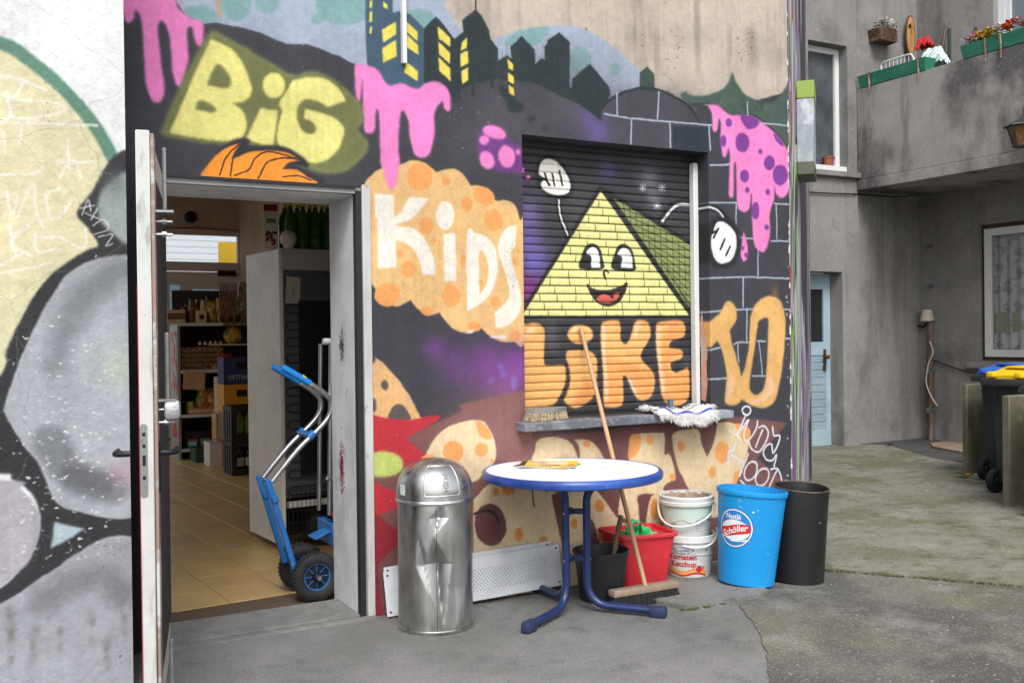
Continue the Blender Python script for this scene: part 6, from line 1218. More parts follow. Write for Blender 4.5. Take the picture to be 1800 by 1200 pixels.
f_ = lgf(.0024); xs_ = np.linspace(-.02, .075, 10); MB().add([f_(x, -.062-.006*math.sin((x+.02)*30)+.2*max(0, x-.03)) for x in xs_]+[f_(x, -.074+.1*max(0, x)) for x in xs_], [(i, i+1, 11+i, 10+i) for i in range(9)]).obj('spoon', m_lw, lg)
ldisc(.005, .005, m_lw, .001, .098, .1, 'dot')
# black drum behind
bd2 = thing('black_drum', 'scuffed black open metal drum standing behind the blue bin', 'drum', (2.335, -.56, .006), (math.radians(1.5), math.radians(3.4), 0))
m_dr = mat('scuffed_black', (26, 26, 28), .42, layers=(((42, 42, 44), 4, .5, .65, .7), ((26, 26, 27), 7, .5, .7, .6), ((150, 146, 138), 24, .69, .72, .7), ((104, 80, 60), 50, .7, .74, .6)), bump=(9, .25))
mb = MB(); n = 56; HD = .525
def drum(a, z, off=0.): 
    r = .150+.006*math.cos(2*a+.6)*z/HD+.004*math.sin(3*a); r += off+.003*math.sin(a*5+z*9)*z; return (r*math.cos(a), r*math.sin(a), z+.012*math.cos(a-1)*(z/HD))
lv = [(.002, 0), (.1, 0), (.2, 0), (.3, 0), (.4, 0), (HD, 0), (HD+.003, -.003), (HD-.005, -.006), (.3, -.007), (.01, -.007)]
for z, o_ in lv: mb.v += [tuple(drum(2*PI*i/n, z, o_)) for i in range(n)]
mb.f += [(k_*n+i, k_*n+(i+1) % n, (k_+1)*n+(i+1) % n, (k_+1)*n+i) for k_ in range(len(lv)-1) for i in range(n)]+[list(range(n))[::-1], [9*n+i for i in range(n)]]; mb.obj('body', m_dr, bd2)
MB().tube([drum(2*PI*i/n, HD+.002, -.002) for i in range(n)], .0035, 6, closed=True).obj('rim', mat('rusty_rim', (120, 100, 84), .6, .3, layers=(((60, 54, 50), 20, .45, .6, .8),)), bd2)

# ------------------------------------------------------------------ on the sill
zs = .9435
sc = thing('broom_head', 'grey worn broom head with pale bristles lying on the sill', 'broom head', (1.015, -.028, zs), .1)
P = [(-.13, -.05), (.05, -.055), (.13, .0), (.06, .045), (-.12, .05), (-.15, .0)]
MB().prism([(x*.98, y*.95) for x, y in P], .045, .07).obj('block', mat('grey_wood', (138, 136, 132), .9, layers=(((104, 102, 98), 9, .45, .6, .8), ((170, 168, 162), 30, .6, .7, .7)), bump=(50, .8)), sc)
mb = MB(); m_pb = mat('pale_bristle', (196, 178, 146), .85, layers=(((120, 104, 80), 60, .5, .6, .8),))
Pp = np.array(P)
for i in range(900):
    e = random.random()*6; i0 = int(e); f0 = e-i0; p = Pp[i0]*(1-f0)+Pp[(i0+1) % 6]*f0; p = p*random.uniform(.55, 1.0); q = p*random.uniform(1.02, 1.14); r = .0016
    z1_ = random.uniform(.0, .006); mb.add([(p[0]-r, p[1], .046), (p[0]+r, p[1], .046), (p[0], p[1]+r, .046), (q[0]-r, q[1], z1_), (q[0]+r, q[1], z1_), (q[0], q[1]+r, z1_)], [(0, 1, 4, 3), (1, 2, 5, 4), (2, 0, 3, 5)])
mb.obj('bristles', m_pb, sc, kind='stuff')
mo = thing('mop_cover', 'white mop cover with blue stripes and fringed edge draped on the sill', 'mop', (1.905, -.05, zs))
m_mop = mat('mop_cotton', (218, 217, 213), .95, layers=(((206, 206, 204), 14, .45, .65, .7), ((170, 168, 162), 40, .64, .72, .5)), bump=(90, .8)); m_mst = mat('mop_stripe', (66, 76, 168), .9)
def mopf(u, v):                                     # u along, v across (0 wall side, 1 front)
    x = -.2+.40*u; y = .105-.195*v-.015*u; z = .016+.014*math.sin(7*u+1)*(.4+.6*v)+.01*math.sin(15*u)+(.03*max(0, .3-u))
    if y < -.055: z -= (-.055-y)*1.3
    return (x, y, max(z, .006 if y > -.055 else -.2))
body = MB().grid(mopf, 40, 16).obj('cloth', m_mop, mo, angle=80)
for v0 in (.2, .8): MB().grid(lambda u, v: tuple(np.array(mopf(.02+.96*u, v0+.045*v+.012*math.sin(8*u)))+np.array((0, -.002, .0035))), 40, 2).obj('stripe', m_mst, body)
mb = MB()
def fringe(p, d, n_, l_):
    for i in range(n_):
        q = Vector(p)+Vector((random.gauss(0, .006), random.gauss(0, .004), random.gauss(0, .004))); e = q+Vector(d)*l_*random.uniform(.6, 1.2)+Vector((random.gauss(0, .01), random.gauss(0, .008), random.gauss(0, .006))); e.z = max(e.z, .003) if e.y > -.1 else e.z
        mb.tube([q, q.lerp(e, .5)+Vector((random.gauss(0, .003), random.gauss(0, .003), .003)), e], [.0024, .002, .001], 4, caps=False)
for i in range(85):
    u = i/84; fringe(mopf(u, 1), (.1*random.uniform(-1, 1), -.5, -.8), 7, .024); fringe(mopf(u, .02), (0, .4, .35), 3, .012)
for i in range(26): v_ = i/25; fringe(mopf(1, v_), (.8, -.2, -.35), 8, .024); fringe(mopf(0, v_), (-.8, 0, -.35), 6, .02)
mb.obj('fringe', m_mop, mo, kind='stuff')
MB().bx(-.01, .02, .075, .1, .03, .075).obj('buckle', mat('grey_plastic', (96, 110, 124), .5), mo)
# ------------------------------------------------------------------ hand truck parked in the doorway
HY, HW = .49, .2
ht = thing('hand_truck', 'folded blue and silver hand truck on two black tyres in the doorway', 'hand truck', (0, 0, 0))
def X(px_, py_, y=HY): p = ony(px_, py_, y); return Vector((p[0], y, p[2]))
m_al = mat('aluminium', (186, 187, 190), .32, .9, layers=(((150, 150, 152), 12, .5, .7, .6),)); m_hb = mat('blue_enamel', (34, 106, 176), .42, layers=(((30, 84, 146), 5, .5, .68, .6), ((120, 140, 160), 30, .62, .7, .6), ((60, 64, 70), 55, .66, .71, .7))); m_hg = mat('blue_grip', (30, 130, 216), .5)
wc = X(556, 1012, .46); wr = wc.z-.001
m_ty = mat('tyre_rubber', (36, 36, 38), .75, layers=(((64, 62, 58), 12, .5, .7, .6),))
for y_ in (HY-.03, HY+HW+.03):
    wt = mkobj('wheel', None, ht, (wc.x, y_, wc.z), (PI/2, 0, 0)); R = wr
    MB().lathe([(R*.56, -.022), (R*.62, -.03), (R*.8, -.036), (R*.95, -.028), (R*.99, -.012), (R, 0), (R*.99, .012), (R*.95, .028), (R*.8, .036), (R*.62, .03), (R*.56, .022)], 40).obj('tyre', m_ty, wt)
    mb = MB()
    for i in range(36):
        a = 2*PI*i/36
        for s_ in (-1, 1): mb.box((R*.985*math.cos(a+.05*s_), R*.985*math.sin(a+.05*s_), s_*.016), (.008, .012, .018), rz=a)
    mb.obj('tread', m_ty, wt)
    MB().lathe([(R*.52, -.02), (R*.56, -.022), (R*.56, .022), (R*.52, .02), (R*.52, -.02)], 32).obj('rim', m_hb, wt); MB().lathe([(.001, -.006), (R*.52, -.006), (R*.52, .006), (.001, .006)], 32).obj('disc', m_dk, wt)
    for s_ in (-1, 1): MB().lathe([(.001, s_*.03), (R*.16, s_*.028), (R*.2, s_*.01), (R*.2, 0)], 16).obj('hub', m_dk, wt)
    for i in range(8): a = 2*PI*i/8; MB().box((R*.36*math.cos(a), R*.36*math.sin(a), .006), (R*.34, .004, .006), rz=a).box((R*.36*math.cos(a), R*.36*math.sin(a), -.006), (R*.34, .004, .006), rz=a).obj('spoke', m_hb, wt)
MB().tube([wc+Vector((0, -.06, 0)), wc+Vector((0, HW+.06, 0))], .012, 8).obj('axle', m_stl, ht)
def sidepart(pts, r, m, name, y=HY, flat=1.): return MB().tube([X(a, b_) + Vector((0, y-HY, 0)) for a, b_ in pts], r, 12, flat=flat).obj(name, m, ht, angle=60)
hpath = [tuple(p) for p in spline([(478, 846), (500, 818), (528, 785), (562, 752), (580, 728), (582, 706), (566, 688), (545, 674)], 5, False)]
for y_ in (HY, HY+HW*.9):
    sidepart(hpath, .0155, m_al, 'handle_tube', y_); sidepart([(547, 676), (530, 662)], .0158, mat('yellow_band', (226, 206, 50), .5), 'yellow_band', y_); sidepart([(545, 674), (522, 660), (496, 645)], .019, m_hg, 'grip', y_)
    sidepart([(543, 769), (552, 760)], .024, m_hb, 'clamp', y_)
    a, b_ = X(470, 842), X(518, 1000); dv = b_-a; L_ = dv.length; ry = math.atan2(dv.x, dv.z)
    MB().box(((a+b_)/2+Vector((0, y_-HY, 0))), (.032, .024, L_), rot=Matrix.Rotation(ry, 3, 'Y'), bev=.004).obj('side_arm', m_hb, ht)
    MB().box(X(482, 876)+Vector((0, y_-HY-.014, 0)), (.034, .02, .04), rot=Matrix.Rotation(ry, 3, 'Y'), bev=.003).obj('latch', m_hb, ht)
    sidepart([(582, 604), (581, 700), (580, 800), (579, 905)], .0125, m_al, 'upright', y_)
MB().tube([X(545, 765), X(545, 765)+Vector((0, HW*.9, 0))], .018, 10).obj('cross_clamp', m_hb, ht)
MB().tube([X(480, 850), X(480, 850)+Vector((0, HW*.9, 0))], .01, 10).obj('cross_bar', m_al, ht)
sidepart([(568, 600), (592, 600)], .018, m_pan, 'top_bracket'); sidepart([(576, 838), (592, 846)], .018, m_stl, 'clip')
mb = MB(); z0_, z1_ = X(586, 900).z, X(586, 620).z; n = int((z1_-z0_)/.014)
mb.tube([X(586, 900)+Vector((0, -.008, (z1_-z0_)*i/(2*n))) for i in range(2*n+1)], [.0085 if i % 2 else .0065 for i in range(2*n+1)], 8); mb.obj('threaded_rod', mat('teal_steel', (110, 136, 140), .4, .7), ht)
for py_ in (634, 900): MB().tube([X(586, py_)+Vector((0, -.012, 0)), X(586, py_+9)+Vector((0, -.012, 0))], .013, 10).obj('collar', mat('red_enamel', (176, 44, 48), .4), ht)
MB().box(X(588, 938)+Vector((0, .1, 0)), (.045, .26, .12), bev=.004).obj('carriage', m_hb, ht)
MB().box(X(567, 940)+Vector((0, .05, 0)), (.1, .12, .01), rot=Matrix.Rotation(-.35, 3, 'Y'), bev=.003).obj('nose_plate', m_hb, ht)
MB().box(X(582, 1000)+Vector((0, .1, 0)), (.05, .24, .1), bev=.006).obj('axle_block', mat('cast_grey', (96, 98, 100), .6), ht)
# ------------------------------------------------------------------ fridge with its back to the door
fx, fy = -.005, 1.66; fr_ = thing('fridge', 'tall grey-white fridge standing with its black condenser to the door', 'fridge', (fx, fy, 0), RA)
m_fs = mat('fridge_side', (222, 220, 212), .45, alb=1., layers=(((200, 198, 190), 3, .45, .65, .7), ((150, 142, 130), 14, .66, .72, .6)), bump=(14, .1)); m_fb = mat('fridge_back', (92, 95, 100), .55)
FH = 2.0; FWd, FD = .68, .62
MB().bx(0, .03, 0, FD, .05, FH, bev=.006).obj('side_panel', m_fs, fr_); MB().bx(FWd-.03, FWd, 0, FD, .05, FH, bev=.006).obj('side_panel', m_fs, fr_); MB().bx(.031, FWd-.031, .0, FD, FH-.14, FH, bev=.004).obj('top_panel', mat('fridge_trim', (190, 190, 188), .5), fr_)
MB().bx(.031, FWd-.031, .03, .05, .36, FH-.141).obj('back_panel', m_fb, fr_); MB().bx(.031, FWd-.031, .051, FD, .36, FH-.141).obj('cabinet', m_fb, fr_); MB().bx(.002, FWd, FD+.001, FD+.05, .05, FH).obj('door', m_fs, fr_)
MB().bx(.14, FWd-.05, .022, .0295, .5, FH-.34).obj('wire_mesh', mat('condenser_mesh', (44, 46, 49), .6, .3, bump=(30, .4)), fr_)
mb = MB()
for i in range(int((FWd-.2)/.0125)): mb.box((.145+.0125*i, .018, (.5+FH-.34)/2), (.0022, .003, FH-.86))
mb.obj('condenser_wires', m_black, fr_, kind='stuff')
P = []; zt_ = FH-.37
for i in range(13):
    z = zt_-.1085*i; P += [(FWd-.08, .012, z), (.1, .012, z)]+[(.075-.027*math.sin(a), .012, z-.027+.027*math.cos(a)) for a in np.linspace(.3, PI-.3, 5)]+[(.1, .012, z-.054), (FWd-.08, .012, z-.054)]
    if i < 12: P += [(FWd-.055, .012, z-.08)]
MB().tube(P, .0042, 6).obj('condenser_coil', m_black, fr_)
MB().bx(.031, FWd-.031, .3, FD, .06, .359).obj('compressor_bay', m_black, fr_)
MB().bx(.04, FWd-.04, .0, .02, .3, .34).obj('bay_rail', m_fs, fr_)
cg = mkobj('compressor_guard', None, fr_)
for i in range(16): MB().tube([(.04+.03*i, -.01, .03), (.04+.03*i, -.01, .42)], .0022, 5).obj('wire', m_black, cg)
for z in (.04, .2, .41): MB().tube([(.03, -.01, z), (.52, -.01, z)], .003, 5).obj('wire', m_black, cg)
MB().lathe([(.001, 0), (.1, 0), (.11, .05), (.11, .14), (.07, .2), (.001, .21)], 24, (.3, .16, .06)).obj('compressor', m_black, fr_)
MB().tube([tuple(p) for p in spline([(.5, .01, FH-.1), (.47, -.01, FH-.12), (.46, -.01, FH-.3), (.475, -.01, FH-.7), (.49, 0, FH-1.2), (.48, 0, FH-1.55)], 6, False)], .005, 6).obj('mains_cable', mat('grey_cable', (150, 140, 128), .6), fr_); MB().tube([tuple(p) for p in spline([(.5, .01, FH-.1), (.53, -.01, FH-.14), (.56, 0, FH-.2)], 5, False)], .005, 6).obj('mains_cable', m_dk, fr_); MB().lathe([(.001, -.02), (.025, -.02), (.03, .01), (.001, .02)], 12, (.565, .01, FH-.22)).obj('plug', m_black, fr_)
mb = MB(); mb.add([(.05, .026, FH-.36), (.15, .026, FH-.36), (.155, .024, FH-.19), (.06, .024, FH-.18)], [(0, 1, 2, 3)]); nt_ = mb.obj('paper_note', mat('note_paper', (196, 190, 176), .8), fr_)
wrapped_text('Arvelle 2', .035, lambda x, y: (.105-y*.9, .0232, FH-.27+x*.6), 'lettering', mat('pencil', (110, 106, 100), .8), nt_)
MB().bx(.04, .19, -.004, .018, 1.14, 1.19).obj('coil_clip', m_black, fr_)
# bottles on top
def bottle(name, r, h, mb_, mcap, label, loc, neck=.35, group=None):
    t = thing(name, label, 'bottle', loc, random.uniform(0, 6), group)
    MB().lathe([(.001, 0), (r*.92, .002), (r, .012), (r, h*.3), (r*.96, h*.34), (r, h*.38), (r, h*.62), (r*.85, h*.72), (r*neck, h*.86), (r*neck, h*.93)], 20).obj('body', mb_, t)
    MB().lathe([(r*neck*1.2, h*.92), (r*neck*1.25, h), (.001, h+.002)], 14).obj('cap', mcap, t); return t
m_pet = mat('green_pet', (58, 112, 36), .15, layers=(((110, 150, 40), 5, .5, .6, .8, (1, 1, .6)), ((30, 70, 34), 8, .55, .65, .8)), trans=.25); m_cy = mat('yellow_cap', (214, 200, 50), .5)
for q in range(2):
    for i in range(6): bottle('lemonade_bottle', .042, .31, m_pet, m_cy, 'green bottle with yellow cap, %s row on the fridge, %s from the left' % (('front', 'rear')[q], ('first', 'second', 'third', 'fourth', 'fifth', 'sixth')[i]), (fx+.11+.085*i-.072*(.1+.1*q), fy+.08+.1*q, FH+.001), group='green bottles on the fridge')
ct = thing('juice_carton', 'white juice carton with red top and cherry picture on the fridge', 'carton', (fx-.005, fy+.16, FH+.001), -.25)
MB().bx(-.045, .045, -.045, .045, 0, .25).obj('box', mat('carton_white', (216, 210, 196), .6), ct); MB().add([(-.045, -.045, .25), (.045, -.045, .25), (.045, .045, .25), (-.045, .045, .25), (-.045, 0, .3), (.045, 0, .3)], [(0, 1, 5, 4), (2, 3, 4, 5), (1, 2, 5), (3, 0, 4)]).obj('gable_top', mat('carton_red', (150, 40, 50), .6), ct)
mb = MB()
for i in range(14): x, z = random.uniform(-.03, .035), random.uniform(.03, .12); mb.add([(x+.011*math.cos(a), -.0462, z+.011*math.sin(a)) for a in np.arange(8)*PI/4], [list(range(8))])
mb.obj('cherry_print', mat('cherry', (120, 26, 40), .5), ct); MB().add([(-.03, -.0463, .17), (.03, -.0463, .17), (.03, -.0463, .2), (-.03, -.0463, .2)], [(0, 1, 2, 3)]).obj('green_print', mat('carton_green', (96, 130, 80), .6), ct)
eg = thing('egg_timer', 'white dome-shaped kitchen timer at the fridge edge', 'timer', (fx+.075, fy+.035, FH+.001)); MB().lathe([(.03, 0), (.033, .02), (.05, .035), (.055, .07), (.045, .1), (.02, .118), (.001, .12)], 22).obj('dome', mat('ivory', (222, 216, 206), .4), eg); MB().lathe([(.001, .001), (.028, .001), (.03, .02)], 16).obj('base', mat('brown_base', (150, 110, 90), .5), eg)

# ------------------------------------------------------------------ shelves at the back of the shop
SYB = 7.3
def Z(px_, py_, y=SYB): return ony(px_, py_, y)
xl = Z(318, 700)[0]; xr = 1.72; zsh = [Z(380, 568)[2], Z(380, 650)[2], Z(360, 728)[2], .12]
sv = thing('shelf_unit', 'grey metal shop shelving packed with goods at the back', 'shelf'); m_gs = mat('shelf_grey', (150, 146, 140), .5, .2)
MB().bx(xl-.03, xl, SYB, SYB+.5, 0, zsh[0]-.02).obj('end_panel', m_gs, sv); MB().bx(xr, xr+.025, SYB, SYB+.5, 0, 2.1).obj('end_panel', m_gs, sv); MB().bx(xl, xr, SYB+.47, SYB+.5, 0, 2.0).obj('back_panel', mat('shelf_dark', (60, 52, 46), .7), sv)
for z in zsh: o = MB().bx(xl+.001, xr-.001, SYB+.01, SYB+.468, z-.025, z).obj('shelf_board', m_gs, sv); MB().bx(xl+.001, xl+.5, SYB-.004, SYB+.009, z-.03, z+.006).obj('price_rail', mat('price_white', (206, 206, 200), .5), o)
# vertical lettered sticker on the end panel facing the aisle
MB().bx(xl-.036, xl-.0305, SYB+.05, SYB+.4, .75, 1.5).obj('poster', mat('poster', (170, 168, 166), .6, layers=(((176, 50, 50), 9, .5, .54, .9),)), sv)
MB().prism([(0, 0), (.3, 0), (.3, .1), (.18, .36), (.05, .1)], 0, .003, Matrix.Translation((xl-.034, SYB+.08, .25)) @ Matrix(((0, 0, 1, 0), (1, 0, 0, 0), (0, 1, 0, 0), (0, 0, 0, 1)))).obj('flame_sticker', mat('flame_red', (180, 50, 44), .5), sv)
def boxy(name, c, d, m, label, cat='box', rz=0., bev=.004, lip=None):
    t = thing(name, label, cat, (c[0], c[1], c[2]), rz); w_, dp_, h = d; k_ = .006
    mb = MB(); holed(mb, -w_/2, w_/2, -dp_/2, dp_/2, [(-w_/2+k_, w_/2-k_, -dp_/2+k_, dp_/2-k_)], lambda u, v, q: (u, v, k_+q), h-k_, step=9); mb.bx(-w_/2, w_/2, -dp_/2, dp_/2, 0, k_-.0005); mb.obj('tray', m, t)
    if lip: MB().bx(-w_/2-.002, w_/2+.002, -dp_/2-.003, -dp_/2-.0005, h*.3, h*.75).obj('label_print', lip, t)
    return t
m_card = mat('cardboard', (196, 156, 110), .8, layers=(((170, 130, 88), 6, .45, .65, .6),)); m_pale = mat('pale_card', (214, 180, 136), .8)
# top shelf
p = Z(304, 566); boxy('cardboard_tray', (xl-.02, SYB+.2, zsh[0]+.001), (.2, .22, .16), m_pale, 'small open cardboard tray at the left end of the top shelf', lip=mat('card_ink', (120, 90, 70), .8))
m_gold = mat('gold_foil', (206, 162, 84), .35, .15, layers=(((120, 86, 40), 14, .45, .6, .8), ((226, 196, 120), 24, .6, .68, .8)), bump=(24, 1.)); m_jar = mat('jar_glass', (150, 110, 70), .1, trans=.5); m_lid = mat('dark_lid', (40, 34, 32), .5)
for i, (px_, r, h) in enumerate(((342, .045, .3), (352, .04, .22), (362, .035, .3), (330, .04, .2))): bottle('coffee_jar', r, h, (m_jar, m_gold, m_pale, m_jar)[i], m_lid, ('dark-lidded jar beside the cardboard tray on the top shelf', 'short golden jar on the top shelf', 'slim tall pale jar on the top shelf', 'short dark jar at the back of the top shelf')[i], (Z(px_, 560)[0], SYB+.16+.06*(i % 2), zsh[0]+.001), neck=.7)
t = boxy('biscuit_box', (Z(356, 560)[0], SYB+.08, zsh[0]+.001), (.11, .08, .15), m_pale, 'pale box with a dark round emblem on the top shelf'); MB().lathe([(.001, .002), (.03, .002), (.03, 0)], 16).obj('emblem', m_lid, t, (0, -.042, .075), (PI/2, 0, 0))
def bag(name, c, w_, d_, h, m, label, seed=1):
    rs = np.random.default_rng(seed); ph = rs.random(6)*6
    def fn(u, v):
        a = 2*PI*u; s_ = (math.sin(PI*min(.97, .12+.8*v)))**.55; k_ = 1+.09*math.sin(3*a+ph[0]+4*v)+.06*math.sin(7*a+ph[1]-9*v)
        return (w_/2*math.cos(a)*s_*k_, d_/2*math.sin(a)*s_*k_, h*v+.012*math.sin(5*a+ph[2])*v)
    t = thing(name, label, 'bag', c, ph[3]*.1); MB().grid(fn, 28, 14).obj('wrapper', m, t, angle=80); return t
for i, px_ in enumerate((378, 392, 406)): bag('gold_bag', (Z(px_, 560)[0], SYB+.14, zsh[0]+.001), .16, .16, .26+.04*(i % 2), m_gold, ('gold foil bag on the top shelf, left of three', 'gold foil bag on the top shelf, middle of three', 'gold foil bag on the top shelf, right of three')[i], i+3)
m_str = mat('sausage_brown', (110, 66, 40), .5, layers=(((150, 96, 54), 10, .5, .6, .8),))
hs = thing('hanging_snack_strip', 'brown twisted snack strings hanging above the top shelf', 'snack strip', (Z(400, 530)[0], SYB-.02, 0)); zz = Z(400, 500)[2]
for i in range(7): MB().tube([(-.09+.03*i+.006*math.sin(9*q), .012*math.cos(9*q), zz-.38*q) for q in np.linspace(0, 1, 14)], .011, 6).obj('strip', m_str, hs)
MB().tube([(-.12, 0, zz+.01), (.12, 0, zz+.01)], .006, 6).obj('rail', m_stl, hs)
bag('clear_bag', (Z(431, 560)[0], SYB+.1, zsh[0]+.001), .2, .14, .5, mat('clear_wrap', (170, 156, 120), .2, layers=(((214, 206, 180), 9, .5, .6, .8), ((110, 86, 50), 14, .5, .6, .7)), bump=(20, 1.), trans=.2), 'tall clear bag of snacks next to the fridge', 9)
for i, px_ in enumerate((388, 402, 416)): MB().lathe([(.05, 0), (.055, .03), (.055, .07), (.05, .09), (.045, .06), (.045, .01), (.05, 0)], 18).obj('gold_ring_roll', m_gold, loc=(Z(px_, 560)[0]+.02, SYB+.055, zsh[0]+.056), rz=(PI/2, 0, 0), label=('golden wrapped ring standing on the top shelf, leftmost', 'golden wrapped ring standing on the top shelf, middle', 'golden wrapped ring standing on the top shelf, rightmost')[i], cat='wrapped ring')
# egg trays
m_pulp = mat('egg_pulp', (178, 150, 112), .9, bump=(60, .4)); m_egg = mat('egg_shell', (206, 170, 130), .6)
mb = MB()
mb.grid(lambda u, v: ((u-.5)*.3, (v-.5)*.3, .028+.022*math.cos(u*2*PI*5)*math.cos(v*2*PI*5)), 40, 40); mb.bx(-.15, .15, -.15, .15, .0, .01); em = mb.mesh('egg_tray', m_pulp, 80)
names_ = ('bottom', 'second', 'third', 'fourth', 'fifth')
for s_, px_ in enumerate((343, 372)):
    for i in range(5): mkobj('egg_tray', em, None, (Z(px_, 640)[0]+random.uniform(-.01, .01), SYB+.17, zsh[1]+.001+.056*i), random.uniform(-.04, .04), 'grey-brown egg tray, %s from below in the %s stack' % (names_[i] if i else 'lowest', ('left', 'right')[s_]), 'egg tray', 'egg trays on the middle shelf')
ex = Z(372, 640)[0]
for i in range(5): MB().lathe([(.001, 0), (.016, .006), (.022, .022), (.018, .042), (.001, .056)], 12).obj('egg', m_egg, loc=(ex-.12+.06*i, SYB+.05, zsh[1]+.29), label='brown egg in the front row of the top egg tray, %s from the left' % ('first', 'second', 'third', 'fourth', 'fifth')[i], cat='egg', group='eggs in the top tray')
rb_ = Z(396, 648); mb = MB(); mb.lathe([(.001, .0), (.07, .0), (.105, .13), (.11, .14), (.1, .13), (.066, .012), (.001, .012)], 28); mb.obj('red_bowl', mat('red_bowl', (186, 40, 46), .35), loc=(rb_[0], SYB+.1, zsh[1]+.05), label='red plastic bowl beside the egg trays', cat='bowl'); MB().box((0, 0, .024), (.26, .2, .046), bev=.01).obj('wood_tray', mat('snack_wood', (170, 120, 76), .6), loc=(rb_[0]-.02, SYB+.1, zsh[1]+.001), label='flat wrapped snack pack under the red bowl', cat='snack pack')
MB().box((0, 0, .01), (.42, .3, .02), bev=.003).obj('wooden_board', m_pale, loc=(Z(404, 606)[0], SYB+.16, Z(404, 607)[2]), label='thin pale board lying above the red bowl', cat='board')
MB().bx(-.15, .1, -.002, .002, -.22, 0).obj('paper_bag', m_card, loc=(xl+.18, SYB-.02, zsh[1]-.004), rz=(0, .06, 0), label='brown paper price tags hanging off the middle shelf', cat='paper tag')
# lower shelf
m_sn = mat('snack_print', (196, 120, 60), .35, layers=(((80, 130, 50), 7, .5, .56, .9), ((230, 190, 120), 12, .55, .62, .9)), bump=(20, 1.))
for i, px_ in enumerate((366, 380)): bag('snack_bag', (Z(px_, 725)[0], SYB+.15, zsh[2]+.001), .24, .16, .3, m_sn, ('colourful snack bag on the low shelf, nearer the yellow jar', 'colourful snack bag on the low shelf, nearer the bottle crate')[i], i+20)
bottle('mustard_jar', .05, .15, mat('mustard', (214, 190, 40), .4), mat('mustard_lid', (226, 206, 60), .4), 'yellow jar with a yellow lid on the low shelf', (Z(338, 720)[0], SYB+.12, zsh[2]+.001), neck=.8); bottle('blue_jar', .045, .14, mat('blue_jar', (44, 60, 110), .4), m_lid, 'dark blue jar on the low shelf', (Z(349, 720)[0], SYB+.14, zsh[2]+.001), neck=.8)
for i, px_ in enumerate((340, 356, 372)): boxy('snack_tray', (Z(px_, 725)[0], SYB+.04, zsh[2]+.001), (.1, .07, .08), mat('orange_card', (206, 120, 70), .6), ('orange snack tray on the low shelf edge, leftmost', 'orange snack tray on the low shelf edge, middle', 'orange snack tray on the low shelf edge, rightmost')[i], lip=m_pale)
# floor goods
boxy('green_crate', (Z(352, 800)[0]+.02, SYB-.22, .001), (.3, .34, .16), mat('green_crate', (44, 70, 48), .6), 'dark green open crate on the floor under the shelves', 'crate'); boxy('foam_box', (Z(377, 810, 6.7)[0], 6.62, .001), (.2, .3, .26), mat('foam', (206, 200, 188), .8), 'white foam box on the floor beside the bottle crates')
boxy('dark_crate', (xl+.2, SYB+.22, .122), (.3, .3, .2), m_lid, 'dark crate on the lowest shelf', 'crate')
for i, (z, lab) in enumerate(((.001, 'black bottle crate with dark labelled bottles, bottom of the stack'), (.3605, 'black bottle crate with yellow bottles, top of the stack'))):
    cxr, cyr = .74, 5.72; t = thing('bottle_crate', lab, 'crate', (cxr, cyr, z), .06); w_, d_, h = .34, .3, .355; m_cr = mat('crate_black', (38, 36, 36), .55)
    MB().bx(-w_/2, w_/2, -d_/2, d_/2, 0, .02).obj('base', m_cr, t); MB().bx(-w_/2, w_/2, d_/2-.012, d_/2, .021, h).obj('back', m_cr, t)
    for s_ in (-1, 1):
        for q in range(4): MB().bx(s_*w_/2-.007, s_*w_/2+.007, -d_/2+.08*q, -d_/2+.08*q+.05, .021, h-.05).obj('slat', m_cr, t)
        MB().bx(s_*w_/2-.009, s_*w_/2+.009, -d_/2, d_/2, h-.049, h).obj('side_rail', m_cr, t)
    MB().bx(-w_/2+.01, w_/2-.01, -d_/2-.004, -d_/2+.01, h-.06, h-.001).obj('front_rail', m_cr, t); MB().bx(-w_/2+.01, w_/2-.01, -d_/2-.004, -d_/2+.01, .021, .07).obj('front_rail', m_cr, t); MB().bx(-w_/2, -w_/2+.05, -d_/2-.002, -d_/2+.01, .071, h-.061).obj('corner_post', m_cr, t); MB().bx(w_/2-.03, w_/2, -d_/2-.002, -d_/2+.01, .071, h-.061).obj('corner_post', m_cr, t)
    for q in range(3):
        b_ = bottle('crate_bottle', .038, .30, (mat('dark_glass_bottle', (30, 22, 20), .1), mat('yellow_soda', (150, 150, 50), .12, trans=.3))[i], (m_lid, m_cy)[i], ('%s dark bottle with a white label in the lower crate', '%s yellow soda bottle in the upper crate')[i] % ('left', 'middle', 'right')[q], (cxr-.06+.085*q, cyr-.08, z+.0215), group=('bottles in the lower crate', 'bottles in the upper crate')[i])
        MB().lathe([(.0386, .07), (.0386, .16)], 20).obj('label_band', (mat('wine_label', (200, 196, 186), .6), mat('soda_label', (110, 140, 60), .5))[i], b_)
